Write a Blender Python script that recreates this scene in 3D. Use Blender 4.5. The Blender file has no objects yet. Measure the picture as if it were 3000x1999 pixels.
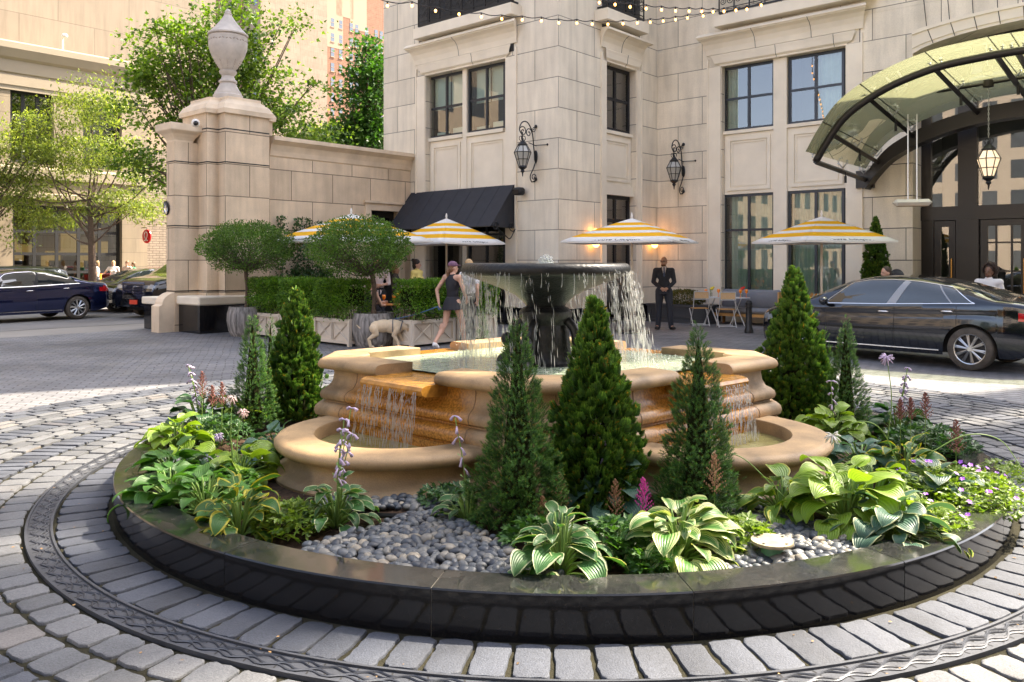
import bpy, math, random
import numpy as np
from mathutils import Vector, Matrix, Euler
R = math.radians; PI = math.pi
rng = np.random.default_rng(7); random.seed(7)
S = bpy.context.scene; COL = S.collection
F = 2400.0; HY = 764.0; EYE = 1.7          # focal length and horizon of the photograph, eye height
def gp(x, y, z=0.0):                        # point at height z seen at photo pixel x, y
    t = F*(EYE-z)/(y-HY); return ((x-1500)/F*t, t, z)
def wp(x, y, t):                            # point at distance t seen at photo pixel x, y
    return ((x-1500)/F*t, t, EYE+(HY-y)/F*t)

# ---------------------------------------------------------------- meshes
class MB:
    def __init__(s): s.V=[]; s.L=[]; s.N=[]; s.U=[]; s.n=0
    def add(s, verts, faces, uv=None):
        v=np.asarray(verts,dtype=np.float64).reshape(-1,3); s.V.append(v)
        s.L.append(np.concatenate([np.asarray(f) for f in faces]).astype(np.int64)+s.n)
        s.N.append(np.array([len(f) for f in faces]))
        s.n+=len(v)
        if uv is not None:
            idx=np.concatenate([np.asarray(f) for f in faces]); s.U.append(np.asarray(uv,dtype=np.float64)[idx])
        return s
    def many(s, P, faces, uv=None):          # P (n,k,3) copies of one topology
        P=np.asarray(P); n,k=P.shape[:2]
        if n==0: return s
        fl=np.concatenate([np.asarray(f) for f in faces]); fs=np.array([len(f) for f in faces])
        s.V.append(P.reshape(-1,3)); s.L.append((fl[None,:]+(np.arange(n)*k)[:,None]).ravel()+s.n)
        s.N.append(np.tile(fs,n)); s.n+=n*k
        if uv is not None: s.U.append(np.tile(np.asarray(uv,dtype=np.float64)[fl],(n,1)))
        return s
    def box(s, a, b, bev=0.0):
        x0,y0,z0=a; x1,y1,z1=b
        if x0>x1:x0,x1=x1,x0
        if y0>y1:y0,y1=y1,y0
        if z0>z1:z0,z1=z1,z0
        if bev<=0:
            return s.add([(x0,y0,z0),(x1,y0,z0),(x1,y1,z0),(x0,y1,z0),(x0,y0,z1),(x1,y0,z1),(x1,y1,z1),(x0,y1,z1)],
                [(3,2,1,0),(4,5,6,7),(0,1,5,4),(1,2,6,5),(2,3,7,6),(3,0,4,7)])
        b_=min(bev,(x1-x0)/2.01,(y1-y0)/2.01,(z1-z0)/2.01)
        def ring(i,z):
            return [(x0+i,y0+b_,z),(x0+b_,y0+i,z),(x1-b_,y0+i,z),(x1-i,y0+b_,z),(x1-i,y1-b_,z),(x1-b_,y1-i,z),(x0+b_,y1-i,z),(x0+i,y1-b_,z)]
        v=ring(b_,z0)+ring(0,z0+b_)+ring(0,z1-b_)+ring(b_,z1)
        f=[tuple(range(7,-1,-1)),tuple(range(24,32))]
        for k in range(3):
            for i in range(8): j=(i+1)%8; f.append((k*8+i,k*8+j,(k+1)*8+j,(k+1)*8+i))
        return s.add(v,f)
    def obox(s, c, sz, ax=(1,0,0), ay=(0,1,0), az=(0,0,1)):   # oriented box
        c=np.array(c,float);X,Y,Z=[np.array(q,float)*h/2 for q,h in zip((ax,ay,az),sz)]
        v=[c+i*X+j*Y+k*Z for k in (-1,1) for i,j in ((-1,-1),(1,-1),(1,1),(-1,1))]
        return s.add(v,[(3,2,1,0),(4,5,6,7),(0,1,5,4),(1,2,6,5),(2,3,7,6),(3,0,4,7)])
    def tube(s, pts, r, n=6, cap=True, flat=1.0):
        p=np.asarray(pts,float); m=len(p)
        r=np.full(m,r) if np.isscalar(r) else np.asarray(r,float)
        t=np.gradient(p,axis=0); t/=np.linalg.norm(t,axis=1)[:,None]+1e-12
        up=np.array([0,0,1.]) if abs(t[0][2])<.9 else np.array([1.,0,0])
        a=np.cross(t[0],up); a/=np.linalg.norm(a); A=[a]
        for i in range(1,m):
            a=A[-1]-t[i]*np.dot(A[-1],t[i]); l=np.linalg.norm(a); A.append(a/l if l>1e-6 else A[-1])
        A=np.array(A); B=np.cross(t,A); th=np.arange(n)*2*PI/n
        V=(p[:,None,:]+r[:,None,None]*(A[:,None,:]*np.cos(th)[None,:,None]+flat*B[:,None,:]*np.sin(th)[None,:,None])).reshape(-1,3)
        f=[(i*n+j,i*n+(j+1)%n,(i+1)*n+(j+1)%n,(i+1)*n+j) for i in range(m-1) for j in range(n)]
        if cap: f+= [tuple(range(n-1,-1,-1)),tuple(range((m-1)*n,m*n))]
        return s.add(V,f)
    def lathe(s, prof, c=(0,0,0), n=32, a0=0, a1=2*PI, sq=1.0):
        full=abs(a1-a0-2*PI)<1e-6; k=n if full else n+1; m=len(prof)
        V=[(c[0]+r*math.cos(a0+(a1-a0)*j/n)*sq,c[1]+r*math.sin(a0+(a1-a0)*j/n),c[2]+z) for r,z in prof for j in range(k)]
        f=[(i*k+j,i*k+(j+1)%k,(i+1)*k+(j+1)%k,(i+1)*k+j) for i in range(m-1) for j in range(k if full else n)]
        return s.add(V,f)
    def prism(s, poly, z0, z1):
        n=len(poly); V=[(x,y,z0) for x,y in poly]+[(x,y,z1) for x,y in poly]
        return s.add(V,[tuple(range(n-1,-1,-1)),tuple(range(n,2*n))]+[(i,(i+1)%n,n+(i+1)%n,n+i) for i in range(n)])
    def extr(s, P, prof, s0, s1, m0=0, m1=0):   # profile (out, z) swept along s of plane P; m = mitre return by out distance
        n=len(prof); V=[P(s0-m0*o,z,-o) for o,z in prof]+[P(s1+m1*o,z,-o) for o,z in prof]
        return s.add(V,[tuple(range(n-1,-1,-1)),tuple(range(n,2*n))]+[(i,(i+1)%n,n+(i+1)%n,n+i) for i in range(n)])
    def pbox(s, P, s0, s1, z0, z1, d0, d1):
        V=[P(a,b,d) for d in (d0,d1) for a,b in ((s0,z0),(s1,z0),(s1,z1),(s0,z1))]
        return s.add(V,[(0,1,2,3),(7,6,5,4),(0,4,5,1),(1,5,6,2),(2,6,7,3),(3,7,4,0)])
    def ell(s, c, r, n=10, m=7, M=None):
        V=[];f=[]
        for i in range(m+1):
            a=PI*i/m
            for j in range(n): V.append((r[0]*math.sin(a)*math.cos(2*PI*j/n),r[1]*math.sin(a)*math.sin(2*PI*j/n),r[2]*math.cos(a)))
        V=np.array(V)
        if M is not None: V=V@np.array(M).T
        V=V+np.array(c)
        for i in range(m):
            for j in range(n): f.append((i*n+j,(i+1)*n+j,(i+1)*n+(j+1)%n,i*n+(j+1)%n))
        return s.add(V,f)
    def grid(s, fn, nu, nv, uv=False):
        V=[fn(i/nu,j/nv) for i in range(nu+1) for j in range(nv+1)]
        f=[(i*(nv+1)+j,(i+1)*(nv+1)+j,(i+1)*(nv+1)+j+1,i*(nv+1)+j+1) for i in range(nu) for j in range(nv)]
        return s.add(V,f,[(i/nu,j/nv) for i in range(nu+1) for j in range(nv+1)] if uv else None)
    def mesh(s, name, smooth=False):
        me=bpy.data.meshes.new(name)
        if not s.V: return me
        V=np.concatenate(s.V); L=np.concatenate(s.L); N=np.concatenate(s.N)
        me.vertices.add(len(V)); me.vertices.foreach_set('co',V.astype(np.float32).ravel())
        me.loops.add(len(L)); me.loops.foreach_set('vertex_index',L.astype(np.int32))
        me.polygons.add(len(N)); me.polygons.foreach_set('loop_start',np.concatenate([[0],np.cumsum(N)[:-1]]).astype(np.int32))
        me.polygons.foreach_set('use_smooth',np.full(len(N),bool(smooth)))
        if s.U:
            u=me.uv_layers.new(name='UVMap'); u.data.foreach_set('uv',np.concatenate(s.U).astype(np.float32).ravel())
        me.update(calc_edges=True); me.validate(); return me
    def build(s, name, mat, parent=None, smooth=False, loc=(0,0,0), rz=0, sharp=None):
        me=s.mesh(name,smooth); o=bpy.data.objects.new(name,me); COL.objects.link(o)
        if mat: me.materials.append(mat)
        if smooth and sharp: me.set_sharp_from_angle(angle=R(sharp))
        o.location=loc; o.rotation_euler=(0,0,rz)
        if parent: o.parent=parent
        return o
def tag(o, label, cat, group=None, kind=None):
    o['label']=label; o['category']=cat
    if group: o['group']=group
    if kind: o['kind']=kind
    return o
def thing(name, label, cat, loc=(0,0,0), rz=0, group=None, sc=1):
    o=bpy.data.objects.new(name,None); COL.objects.link(o); o.location=loc; o.rotation_euler=(0,0,rz); o.scale=(sc,)*3
    o.empty_display_size=.1
    return tag(o,label,cat,group)
def struct(o): o['kind']='structure'; return o
def dup(root, loc, rz=0, label=None, sc=None, group=None):
    r=root.copy(); COL.objects.link(r); r.location=loc; r.rotation_euler=(0,0,rz)
    if sc: r.scale=sc if hasattr(sc,'__len__') else (sc,)*3
    if label: r['label']=label
    if group: r['group']=group
    for ch in list(root.children):
        c=ch.copy(); COL.objects.link(c); c.parent=r
        for g in list(ch.children):
            d=g.copy(); COL.objects.link(d); d.parent=c
    return r
def arc(cx,cy,r,a0,a1,n): return [(cx+r*math.cos(a0+(a1-a0)*i/n),cy+r*math.sin(a0+(a1-a0)*i/n)) for i in range(n+1)]
def spline(pts,n=8):
    p=[np.array(q,float) for q in pts]; p=[2*p[0]-p[1]]+p+[2*p[-1]-p[-2]]; out=[]
    for i in range(1,len(p)-2):
        for k in range(n):
            t=k/n; out.append(.5*((2*p[i])+(-p[i-1]+p[i+1])*t+(2*p[i-1]-5*p[i]+4*p[i+1]-p[i+2])*t*t+(-p[i-1]+3*p[i]-3*p[i+1]+p[i+2])*t**3))
    out.append(p[-2]); return np.array(out)

# ---------------------------------------------------------------- materials
def srgb(c): return tuple(((v/255+.055)/1.055)**2.4 if v>10 else v/255/12.92 for v in c)
def newmat(name):
    m=bpy.data.materials.new(name); m.use_nodes=True; nt=m.node_tree
    return m,nt,nt.nodes['Principled BSDF'],nt.nodes['Material Output']
def N(nt,t,**k):
    n=nt.nodes.new(t)
    for a,b in k.items():
        if a.startswith('i_'): n.inputs[a[2:].replace('_',' ')].default_value=b
        else: setattr(n,a,b)
    return n
def mix(nt,fac,a,b,mode='MIX'):
    n=nt.nodes.new('ShaderNodeMix'); n.data_type='RGBA'; n.blend_type=mode
    for i,v in ((0,fac),(6,a),(7,b)):
        if hasattr(v,'links'): nt.links.new(v,n.inputs[i])
        else: n.inputs[i].default_value=v if i==0 else (*v[:3],1)
    return n.outputs[2]
def mth(nt,op,a,b=0,c=None,clamp=False):
    n=nt.nodes.new('ShaderNodeMath'); n.operation=op; n.use_clamp=clamp
    for i,v in enumerate((a,b,c)):
        if v is None: continue
        if hasattr(v,'links'): nt.links.new(v,n.inputs[i])
        else: n.inputs[i].default_value=v
    return n.outputs[0]
def ramp(nt,fac,stops):
    n=nt.nodes.new('ShaderNodeValToRGB'); e=n.color_ramp.elements
    while len(e)<len(stops): e.new(.5)
    for i,(p,c) in enumerate(stops): e[i].position=p; e[i].color=(*c[:3],1) if hasattr(c,'__len__') else (c,c,c,1)
    nt.links.new(fac,n.inputs[0]); return n.outputs[0]
def noise(nt,scale,detail=4,co='Object',rough=.55,vec=None):
    n=N(nt,'ShaderNodeTexNoise'); n.inputs['Scale'].default_value=scale; n.inputs['Detail'].default_value=detail; n.inputs['Roughness'].default_value=rough
    if vec is None: vec=N(nt,'ShaderNodeTexCoord').outputs[co]
    nt.links.new(vec,n.inputs['Vector']); return n.outputs['Fac']
def bump(nt,h,b,strength=.3,dist=.01):
    n=N(nt,'ShaderNodeBump'); n.inputs['Strength'].default_value=strength; n.inputs['Distance'].default_value=dist
    nt.links.new(h,n.inputs['Height']); nt.links.new(n.outputs[0],b.inputs['Normal']); return n
def mat(name,col,rough=.6,metal=0,var=.0,vs=3.0,bmp=0,bs=60,spec=.5,isl=0.0,coat=0,co='Object',emit=None,es=0):
    m,nt,b,o=newmat(name); b.inputs['Roughness'].default_value=rough; b.inputs['Metallic'].default_value=metal
    b.inputs['Specular IOR Level'].default_value=spec
    c=(*col,1); b.inputs['Base Color'].default_value=c
    cur=None
    if var>0:
        f=ramp(nt,noise(nt,vs,5,co),[(.3,tuple(v*(1-var) for v in col)),(.7,tuple(min(1,v*(1+var)) for v in col))]); cur=f
    if isl>0:
        g=N(nt,'ShaderNodeNewGeometry').outputs['Random Per Island']
        k=ramp(nt,g,[(0,1-isl),(1,1+isl)]); cur=mix(nt,1,cur if cur is not None else col,k,'MULTIPLY')
    if cur is not None: nt.links.new(cur,b.inputs['Base Color'])
    if bmp>0: bump(nt,noise(nt,bs,4,co),b,bmp,.01)
    if coat: b.inputs['Coat Weight'].default_value=coat; b.inputs['Coat Roughness'].default_value=.03
    if emit: b.inputs['Emission Color'].default_value=(*emit,1); b.inputs['Emission Strength'].default_value=es
    return m
def leafmat(name,c1,c2,trans=.35,rough=.45,spec=.5,big=0,c3=None):
    m,nt,b,o=newmat(name); g=N(nt,'ShaderNodeNewGeometry').outputs['Random Per Island']
    st=[(0,c1),(.85,c2)]+([(1,c3)] if c3 else [])
    col=ramp(nt,g,st)
    if big: col=mix(nt,1,col,ramp(nt,noise(nt,big,2),[(.35,.68),(.65,1.25)]),'MULTIPLY')
    nt.links.new(col,b.inputs['Base Color']); b.inputs['Roughness'].default_value=rough; b.inputs['Specular IOR Level'].default_value=spec
    t=N(nt,'ShaderNodeBsdfTranslucent'); nt.links.new(mix(nt,1,col,(1.25,1.3,.55),'MULTIPLY'),t.inputs[0])
    x=N(nt,'ShaderNodeMixShader'); x.inputs[0].default_value=trans
    nt.links.new(b.outputs[0],x.inputs[1]); nt.links.new(t.outputs[0],x.inputs[2]); nt.links.new(x.outputs[0],o.inputs[0]); return m
def glassmat(name,tint=(1,1,1),refl=.12,rough=.0,body=None,bodyfac=0.0):
    m,nt,b,o=newmat(name); nt.nodes.remove(b)
    tr=N(nt,'ShaderNodeBsdfTransparent'); tr.inputs[0].default_value=(*tint,1)
    gl=N(nt,'ShaderNodeBsdfGlossy'); gl.inputs['Roughness'].default_value=rough; gl.inputs[0].default_value=(1,1,1,1)
    fr=N(nt,'ShaderNodeFresnel'); fr.inputs[0].default_value=1.5
    fac=mth(nt,'ADD',mth(nt,'MULTIPLY',fr.outputs[0],1.0),refl,clamp=True)
    x=N(nt,'ShaderNodeMixShader'); nt.links.new(fac,x.inputs[0]); nt.links.new(tr.outputs[0],x.inputs[1]); nt.links.new(gl.outputs[0],x.inputs[2])
    out=x.outputs[0]
    if body:
        d=N(nt,'ShaderNodeBsdfDiffuse'); d.inputs[0].default_value=(*body,1); t2=N(nt,'ShaderNodeBsdfTranslucent'); t2.inputs[0].default_value=(*body,1)
        y=N(nt,'ShaderNodeMixShader'); y.inputs[0].default_value=.5; nt.links.new(d.outputs[0],y.inputs[1]); nt.links.new(t2.outputs[0],y.inputs[2])
        w=N(nt,'ShaderNodeMixShader'); w.inputs[0].default_value=bodyfac; nt.links.new(out,w.inputs[1]); nt.links.new(y.outputs[0],w.inputs[2]); out=w.outputs[0]
    nt.links.new(out,o.inputs[0]); return m
def stonemat(name,col,bw=1.55,bh=.775,z0=.16,mort=.011,joint=.35,var=.1,rough=.8,off=0.0,bmp=.5):
    # ashlar: joints follow local (x+y, z) so every axis aligned face carries them
    m,nt,b,o=newmat(name); tc=N(nt,'ShaderNodeTexCoord').outputs['Object']; sp=N(nt,'ShaderNodeSeparateXYZ'); nt.links.new(tc,sp.inputs[0])
    h=mth(nt,'ADD',mth(nt,'ADD',sp.outputs[0],sp.outputs[1]),off+100*bw); v=mth(nt,'ADD',sp.outputs[2],-z0+bh*100)
    cb=N(nt,'ShaderNodeCombineXYZ'); nt.links.new(h,cb.inputs[0]); nt.links.new(v,cb.inputs[1])
    bt=N(nt,'ShaderNodeTexBrick',offset=.5,squash=1); nt.links.new(cb.outputs[0],bt.inputs['Vector'])
    for k,q in (('Scale',1),('Mortar Size',mort),('Mortar Smooth',.15),('Bias',0),('Brick Width',bw),('Row Height',bh)): bt.inputs[k].default_value=q
    bt.inputs['Color1'].default_value=(*[c*.91 for c in col],1); bt.inputs['Color2'].default_value=(*[min(1,c*1.07) for c in col],1); bt.inputs['Mortar'].default_value=(*[c*joint for c in col],1)
    n1=ramp(nt,noise(nt,1.3,6,vec=tc),[(.3,1-var),(.7,1+var*.6)]); n2=ramp(nt,noise(nt,45,3,vec=tc),[(.3,.93),(.7,1.05)])
    mp=N(nt,'ShaderNodeMapping'); mp.inputs['Scale'].default_value=(3,3,.35); nt.links.new(tc,mp.inputs[0])
    n3=ramp(nt,noise(nt,1.6,5,vec=mp.outputs[0]),[(.35,.89),(.6,1.03)])
    c=mix(nt,1,mix(nt,1,mix(nt,1,bt.outputs['Color'],n1,'MULTIPLY'),n2,'MULTIPLY'),n3,'MULTIPLY'); nt.links.new(c,b.inputs['Base Color'])
    b.inputs['Roughness'].default_value=rough; b.inputs['Specular IOR Level'].default_value=.3
    hh=mth(nt,'ADD',mth(nt,'MULTIPLY',bt.outputs['Fac'],-1),mth(nt,'MULTIPLY',noise(nt,70,3,vec=tc),.12)); bump(nt,hh,b,bmp,.012); return m
M={}
M['stone']=stonemat('limestone',(.81,.735,.605)); M['stone_plain']=mat('limestone_trim',(.82,.745,.615),.8,var=.09,vs=1.2,bmp=.12,bs=60,spec=.3)
M['stone_bounce']=stonemat('limestone_warm_bounce',(.70,.56,.405),bw=1.3,var=.16,joint=.3); M['stone_bounce_plain']=mat('limestone_trim_warm_bounce',(.72,.59,.44),.8,var=.18,vs=1.6,bmp=.15,bs=60,spec=.3)  # warm bounced light is put into the colour of the same limestone
M['iron']=mat('black_iron',(.02,.021,.024),.42,.3,spec=.5); M['frame']=mat('window_frame_paint',(.028,.034,.045),.35,.2)
M['bronze']=mat('dark_bronze',(.018,.015,.014),.35,.3); M['black']=mat('matt_black',(.012,.012,.014),.6)
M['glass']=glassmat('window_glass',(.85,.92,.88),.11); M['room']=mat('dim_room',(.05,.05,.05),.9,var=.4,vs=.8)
M['blackgranite']=mat('black_granite',(.010,.010,.012),.09,var=.5,vs=120,spec=.6)
M['white_paint']=mat('white_paint',(.74,.71,.66),.5,var=.05,vs=4); M['steel']=mat('brushed_steel',(.55,.56,.57),.3,1)
M['chrome']=mat('chrome',(.8,.8,.82),.08,1); M['rubber']=mat('tyre_rubber',(.075,.065,.055),.85,var=.35,vs=9)
M['skin']=mat('light_skin',(.56,.33,.235),.5,var=.06,vs=12); M['skin_dark']=mat('brown_skin',(.17,.085,.05),.45,var=.06,vs=12)
M['glow']=mat('warm_bulb',(.9,.6,.3),.3,emit=(1,.42,.09),es=2.3)
# ================================================================ camera, light, sky
cam=bpy.data.cameras.new('camera'); co=bpy.data.objects.new('camera',cam); COL.objects.link(co); S.camera=co
co.location=(0,0,EYE); co.rotation_euler=(R(90),0,0); cam.lens=36*F/3000; cam.sensor_width=36; cam.shift_y=-(999.5-HY)/3000; cam.clip_end=2500; cam.clip_start=.05
SAZ=math.atan2(.90,.436); SEL=R(51)
sd=Vector((math.sin(SAZ)*math.cos(SEL),math.cos(SAZ)*math.cos(SEL),math.sin(SEL)))
L=bpy.data.lights.new('sun','SUN'); L.energy=4.2; L.angle=R(.6); L.color=(1,.87,.68); lo=bpy.data.objects.new('sun',L); COL.objects.link(lo)
lo.rotation_euler=(-sd).to_track_quat('-Z','Y').to_euler(); lo.location=(30,14,60)
W=bpy.data.worlds.new('World'); S.world=W; W.use_nodes=True; nt=W.node_tree; bg=nt.nodes['Background']
sk=nt.nodes.new('ShaderNodeTexSky'); sk.sky_type='NISHITA'; sk.sun_disc=False; sk.sun_elevation=SEL; sk.sun_rotation=SAZ; sk.air_density=.75; sk.dust_density=3.0; sk.ozone_density=.6
hs=nt.nodes.new('ShaderNodeHueSaturation'); hs.inputs['Saturation'].default_value=.68; nt.links.new(sk.outputs[0],hs.inputs['Color']); nt.links.new(hs.outputs[0],bg.inputs[0]); bg.inputs[1].default_value=.15
S.view_settings.view_transform='Standard'; S.view_settings.look='None'; S.view_settings.exposure=2.25; S.view_settings.gamma=1
S.cycles.max_bounces=8; S.cycles.transparent_max_bounces=16; S.cycles.diffuse_bounces=4; S.cycles.glossy_bounces=4; S.cycles.transmission_bounces=4
S.cycles.use_denoising=True; S.cycles.sample_clamp_indirect=6; S.cycles.caustics_reflective=False; S.cycles.caustics_refractive=False
# ================================================================ the hotel
AN=R(41.5); ca,sa=math.cos(AN),math.sin(AN); OX,OY=1.173,20.7
OU=OX*ca-OY*sa; OV=OX*sa+OY*ca
def onV(x,y,v=0.0):                       # on a facade parallel to the long one (v = depth)
    k=(x-1500)/F; t=(v+OV)/(k*sa+ca); return (k*t*ca-t*sa-OU, EYE+(HY-y)/F*t)
def onU(x,y,u=0.0):                       # on a facade at right angles to it
    k=(x-1500)/F; t=(u+OU)/(k*ca-sa); return (k*t*sa+t*ca-OV, EYE+(HY-y)/F*t)
def hw(u,v,z=0): return (OX+u*ca+v*sa, OY-u*sa+v*ca, z)      # hotel frame -> world
def uv_of(X,Y): return (X*ca-Y*sa-OU, X*sa+Y*ca-OV)
VC=onU(1927,764)[0]
PA=lambda s,z,d:(s,d,z)
PB=lambda s,z,d:(-d,s,z)
PC=lambda s,z,d:(s,VC+d,z)
hotel=thing('hotel_building','pale limestone hotel wing with black framed windows, panels and an arched glass entrance','building',(OX,OY,0),-AN)
def holed(mb,P,s0,s1,z0,z1,holes,depth=.3,reveal=True):
    ss=sorted({s0,s1,*[h[0] for h in holes],*[h[1] for h in holes]}); zz=sorted({z0,z1,*[h[2] for h in holes],*[h[3] for h in holes]})
    for a,b in zip(ss,ss[1:]):
        for c,d in zip(zz,zz[1:]):
            m,n=(a+b)/2,(c+d)/2
            if any(h[0]<m<h[1] and h[2]<n<h[3] for h in holes): continue
            mb.add([P(a,c,0),P(b,c,0),P(b,d,0),P(a,d,0)],[(0,1,2,3)])
    if reveal:
        for h in holes:
            a,b,c,d=h[:4]
            mb.add([P(a,c,0),P(b,c,0),P(b,d,0),P(a,d,0),P(a,c,depth),P(b,c,depth),P(b,d,depth),P(a,d,depth)],[(0,4,5,1),(1,5,6,2),(2,6,7,3),(3,7,4,0)])
def window(P,s0,s1,z0,z1,d,cols=2,bars=(.5,),fw=.07,curtain=None,parent=hotel,dep=1.1,mf='frame',name='window',glass='glass'):
    m=MB(); e=.004
    m.pbox(P,s0,s1,z0,z0+fw,d,d+.07); m.pbox(P,s0,s1,z1-fw,z1,d,d+.07); m.pbox(P,s0,s0+fw,z0+fw+e,z1-fw-e,d,d+.07); m.pbox(P,s1-fw,s1,z0+fw+e,z1-fw-e,d,d+.07)
    for i in range(1,cols): c=s0+(s1-s0)*i/cols; m.pbox(P,c-fw*.5,c+fw*.5,z0+fw+e,z1-fw-e,d+.006,d+.064)
    for q in bars: c=z0+(z1-z0)*q; m.pbox(P,s0+fw+e,s1-fw-e,c-fw*.45,c+fw*.45,d+.012,d+.058)
    w=m.build(name,M[mf],parent)
    MB().add([P(s0+fw,z0+fw,d+.035),P(s1-fw,z0+fw,d+.035),P(s1-fw,z1-fw,d+.035),P(s0+fw,z1-fw,d+.035)],[(0,1,2,3)]).build('glass_pane',M[glass],w)
    r=MB(); D=d+dep
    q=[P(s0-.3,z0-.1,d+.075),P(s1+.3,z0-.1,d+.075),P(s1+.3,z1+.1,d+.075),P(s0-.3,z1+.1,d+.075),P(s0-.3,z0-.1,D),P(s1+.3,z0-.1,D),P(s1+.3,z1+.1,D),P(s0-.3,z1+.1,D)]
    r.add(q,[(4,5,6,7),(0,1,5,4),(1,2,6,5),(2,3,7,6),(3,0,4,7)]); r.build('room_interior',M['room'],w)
    if curtain:
        for (a,b,lo,hi,mt) in curtain:
            c=MB(); n=int(60*(b-a)*(s1-s0)/1.5)+6; A=s0+(s1-s0)*a; B=s0+(s1-s0)*b
            pl=.028 if 'curtain' in mt else .0
            V=[];f=[]
            for i in range(n+1):
                t=i/n; s_=A+(B-A)*t; dd=d+.20+pl*math.sin(t*n*.9+math.sin(t*7)*1.5)
                V+= [P(s_,z0+(z1-z0)*lo+.03,dd),P(s_,z0+(z1-z0)*hi-.03,dd)]
            f=[(2*i,2*i+2,2*i+3,2*i+1) for i in range(n)]
            c.add(V,f); c.build('curtain' if 'curtain' in mt else 'window_shade',M[mt],w,smooth=True)
    return w
M['curtain']=mat('sage_curtain',(.34,.44,.38),.8,var=.12,vs=3); M['shade']=mat('pale_roller_shade',(.62,.72,.66),.7)
M['books']=mat('white_box',(.65,.72,.66),.7)
def panel(P,s0,s1,z0,z1,d,parent=hotel):
    m=MB(); m.pbox(P,s0,s1,z0,z1,d,d+.1)
    def ringb(i,w,pr):
        a,b,c,e=s0+i,s1-i,z0+i,z1-i
        m.pbox(P,a,b,c,c+w,d-pr,d+.02); m.pbox(P,a,b,e-w,e,d-pr,d+.02); m.pbox(P,a,a+w,c+w,e-w,d-pr,d+.02); m.pbox(P,b-w,b,c+w,e-w,d-pr,d+.02)
    ringb(.10,.09,.035)
    if s1-s0>.8: ringb(.22,.035,.02)
    return m.build('wall_panel',M['stone_plain'],parent)
walls=MB()
# ---- face A (v=0) from the garden wall corner to the street corner
uL=onV(1124,0)[0]; TOP=12.0
aL,aR=onV(1248,0)[0],onV(1481,0)[0]; zt=onV(1256,222)[1]; zs=onV(1256,404)[1]
holed(walls,PA,uL,0,-.05,TOP,[(aL,aR,.0,zt)],.30)
# ---- face B
bL,bR=onU(1776,0)[0],onU(1863,0)[0]; zbt=onU(1778,182)[1]; zbs=onU(1778,376)[1]; zbd=onU(1778,568)[1]
holed(walls,PB,0,VC,-.05,TOP,[(bL,bR,.0,zbt)],.30)
# ---- face C
cL,cR=onV(2114,0,VC)[0],onV(2477,0,VC)[0]; zct=onV(2120,195.5,VC)[1]; zcs=onV(2120,384,VC)[1]; zcd=onV(2119,570,VC)[1]
eL=onV(2674,0,VC)[0]; eC=9.8; eR=2*eC-eL; UE=17.5; WT=7.8; UT=8.4
holed(walls,PC,0,eL,-.05,WT,[(cL,cR,.0,zct)],.30)
def archz(u,r=0.0):  # entrance arch soffit, r = outward offset
    h=(eR-eL)/2; t=max(-1,min(1,(u-eC)/(h+r))); return 6.50+r*.7+.52*math.sqrt(max(0,1-t*t*.93))
n=28; us=[eL+(eR-eL)*i/n for i in range(n+1)]
for a,b in zip(us,us[1:]):
    walls.add([PC(a,archz(a),0),PC(b,archz(b),0),PC(b,WT,0),PC(a,WT,0),PC(b,archz(b),.9),PC(a,archz(a),.9)],[(0,1,2,3),(0,5,4,1)])
walls.add([PC(eR,-.05,0),PC(UE,-.05,0),PC(UE,WT,0),PC(eR,WT,0)],[(0,1,2,3)])
for u_ in (eL,eR): walls.add([PC(u_,-.05,0),PC(u_,archz(u_),0),PC(u_,archz(u_),.9),PC(u_,-.05,.9)],[(0,1,2,3)])
walls.add([PC(UT,WT,0),PC(UE,WT,0),PC(UE,WT,6),PC(UT,WT,6)],[(0,1,2,3)])      # roof of the low wing
walls.add([PC(UE,-.05,0),PC(UE,-.05,6),PC(UE,WT,6),PC(UE,WT,0)],[(0,1,2,3)])
walls.add([(uL,0,-.05),(uL,9,-.05),(uL,9,TOP),(uL,0,TOP)],[(0,1,2,3)])
walls.build('wall',M['stone'],hotel)
up=MB(); up.box((uL,0.002,TOP),(0,12,75)); up.box((0,VC,WT+.004),(UT,12,75)); up.box((0,VC+.3,-.05),(eL-1,VC+5,.0)); up.build('upper_storeys',M['stone'],hotel)
bl=MB()
for q0,q1 in ((-6.7,-5.75),(-5.25,-3.5)):
    bl.box(((q0+18.12+7.7)/.923,20,0),((q1+18.12+7.7)/.923,20.5,110))
bl.build('sun_blocker_slab',M['stone'],hotel)  # unseen slabs added behind the wing to cut the sun into bands
# black granite base course
for P,a,b in ((PA,aR+.02,-.0),(PA,onV(1205,0)[0],aL-.02),(PB,0.03,bL-.02),(PB,bR+.02,VC-.03),(PC,.03,cL-.02),(PC,cR+.02,eL-.02)):
    bc=MB(); bc.pbox(P,a,b,-.02,.46,-.03,.02); bc.build('granite_base_course',M['blackgranite'],hotel)
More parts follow.
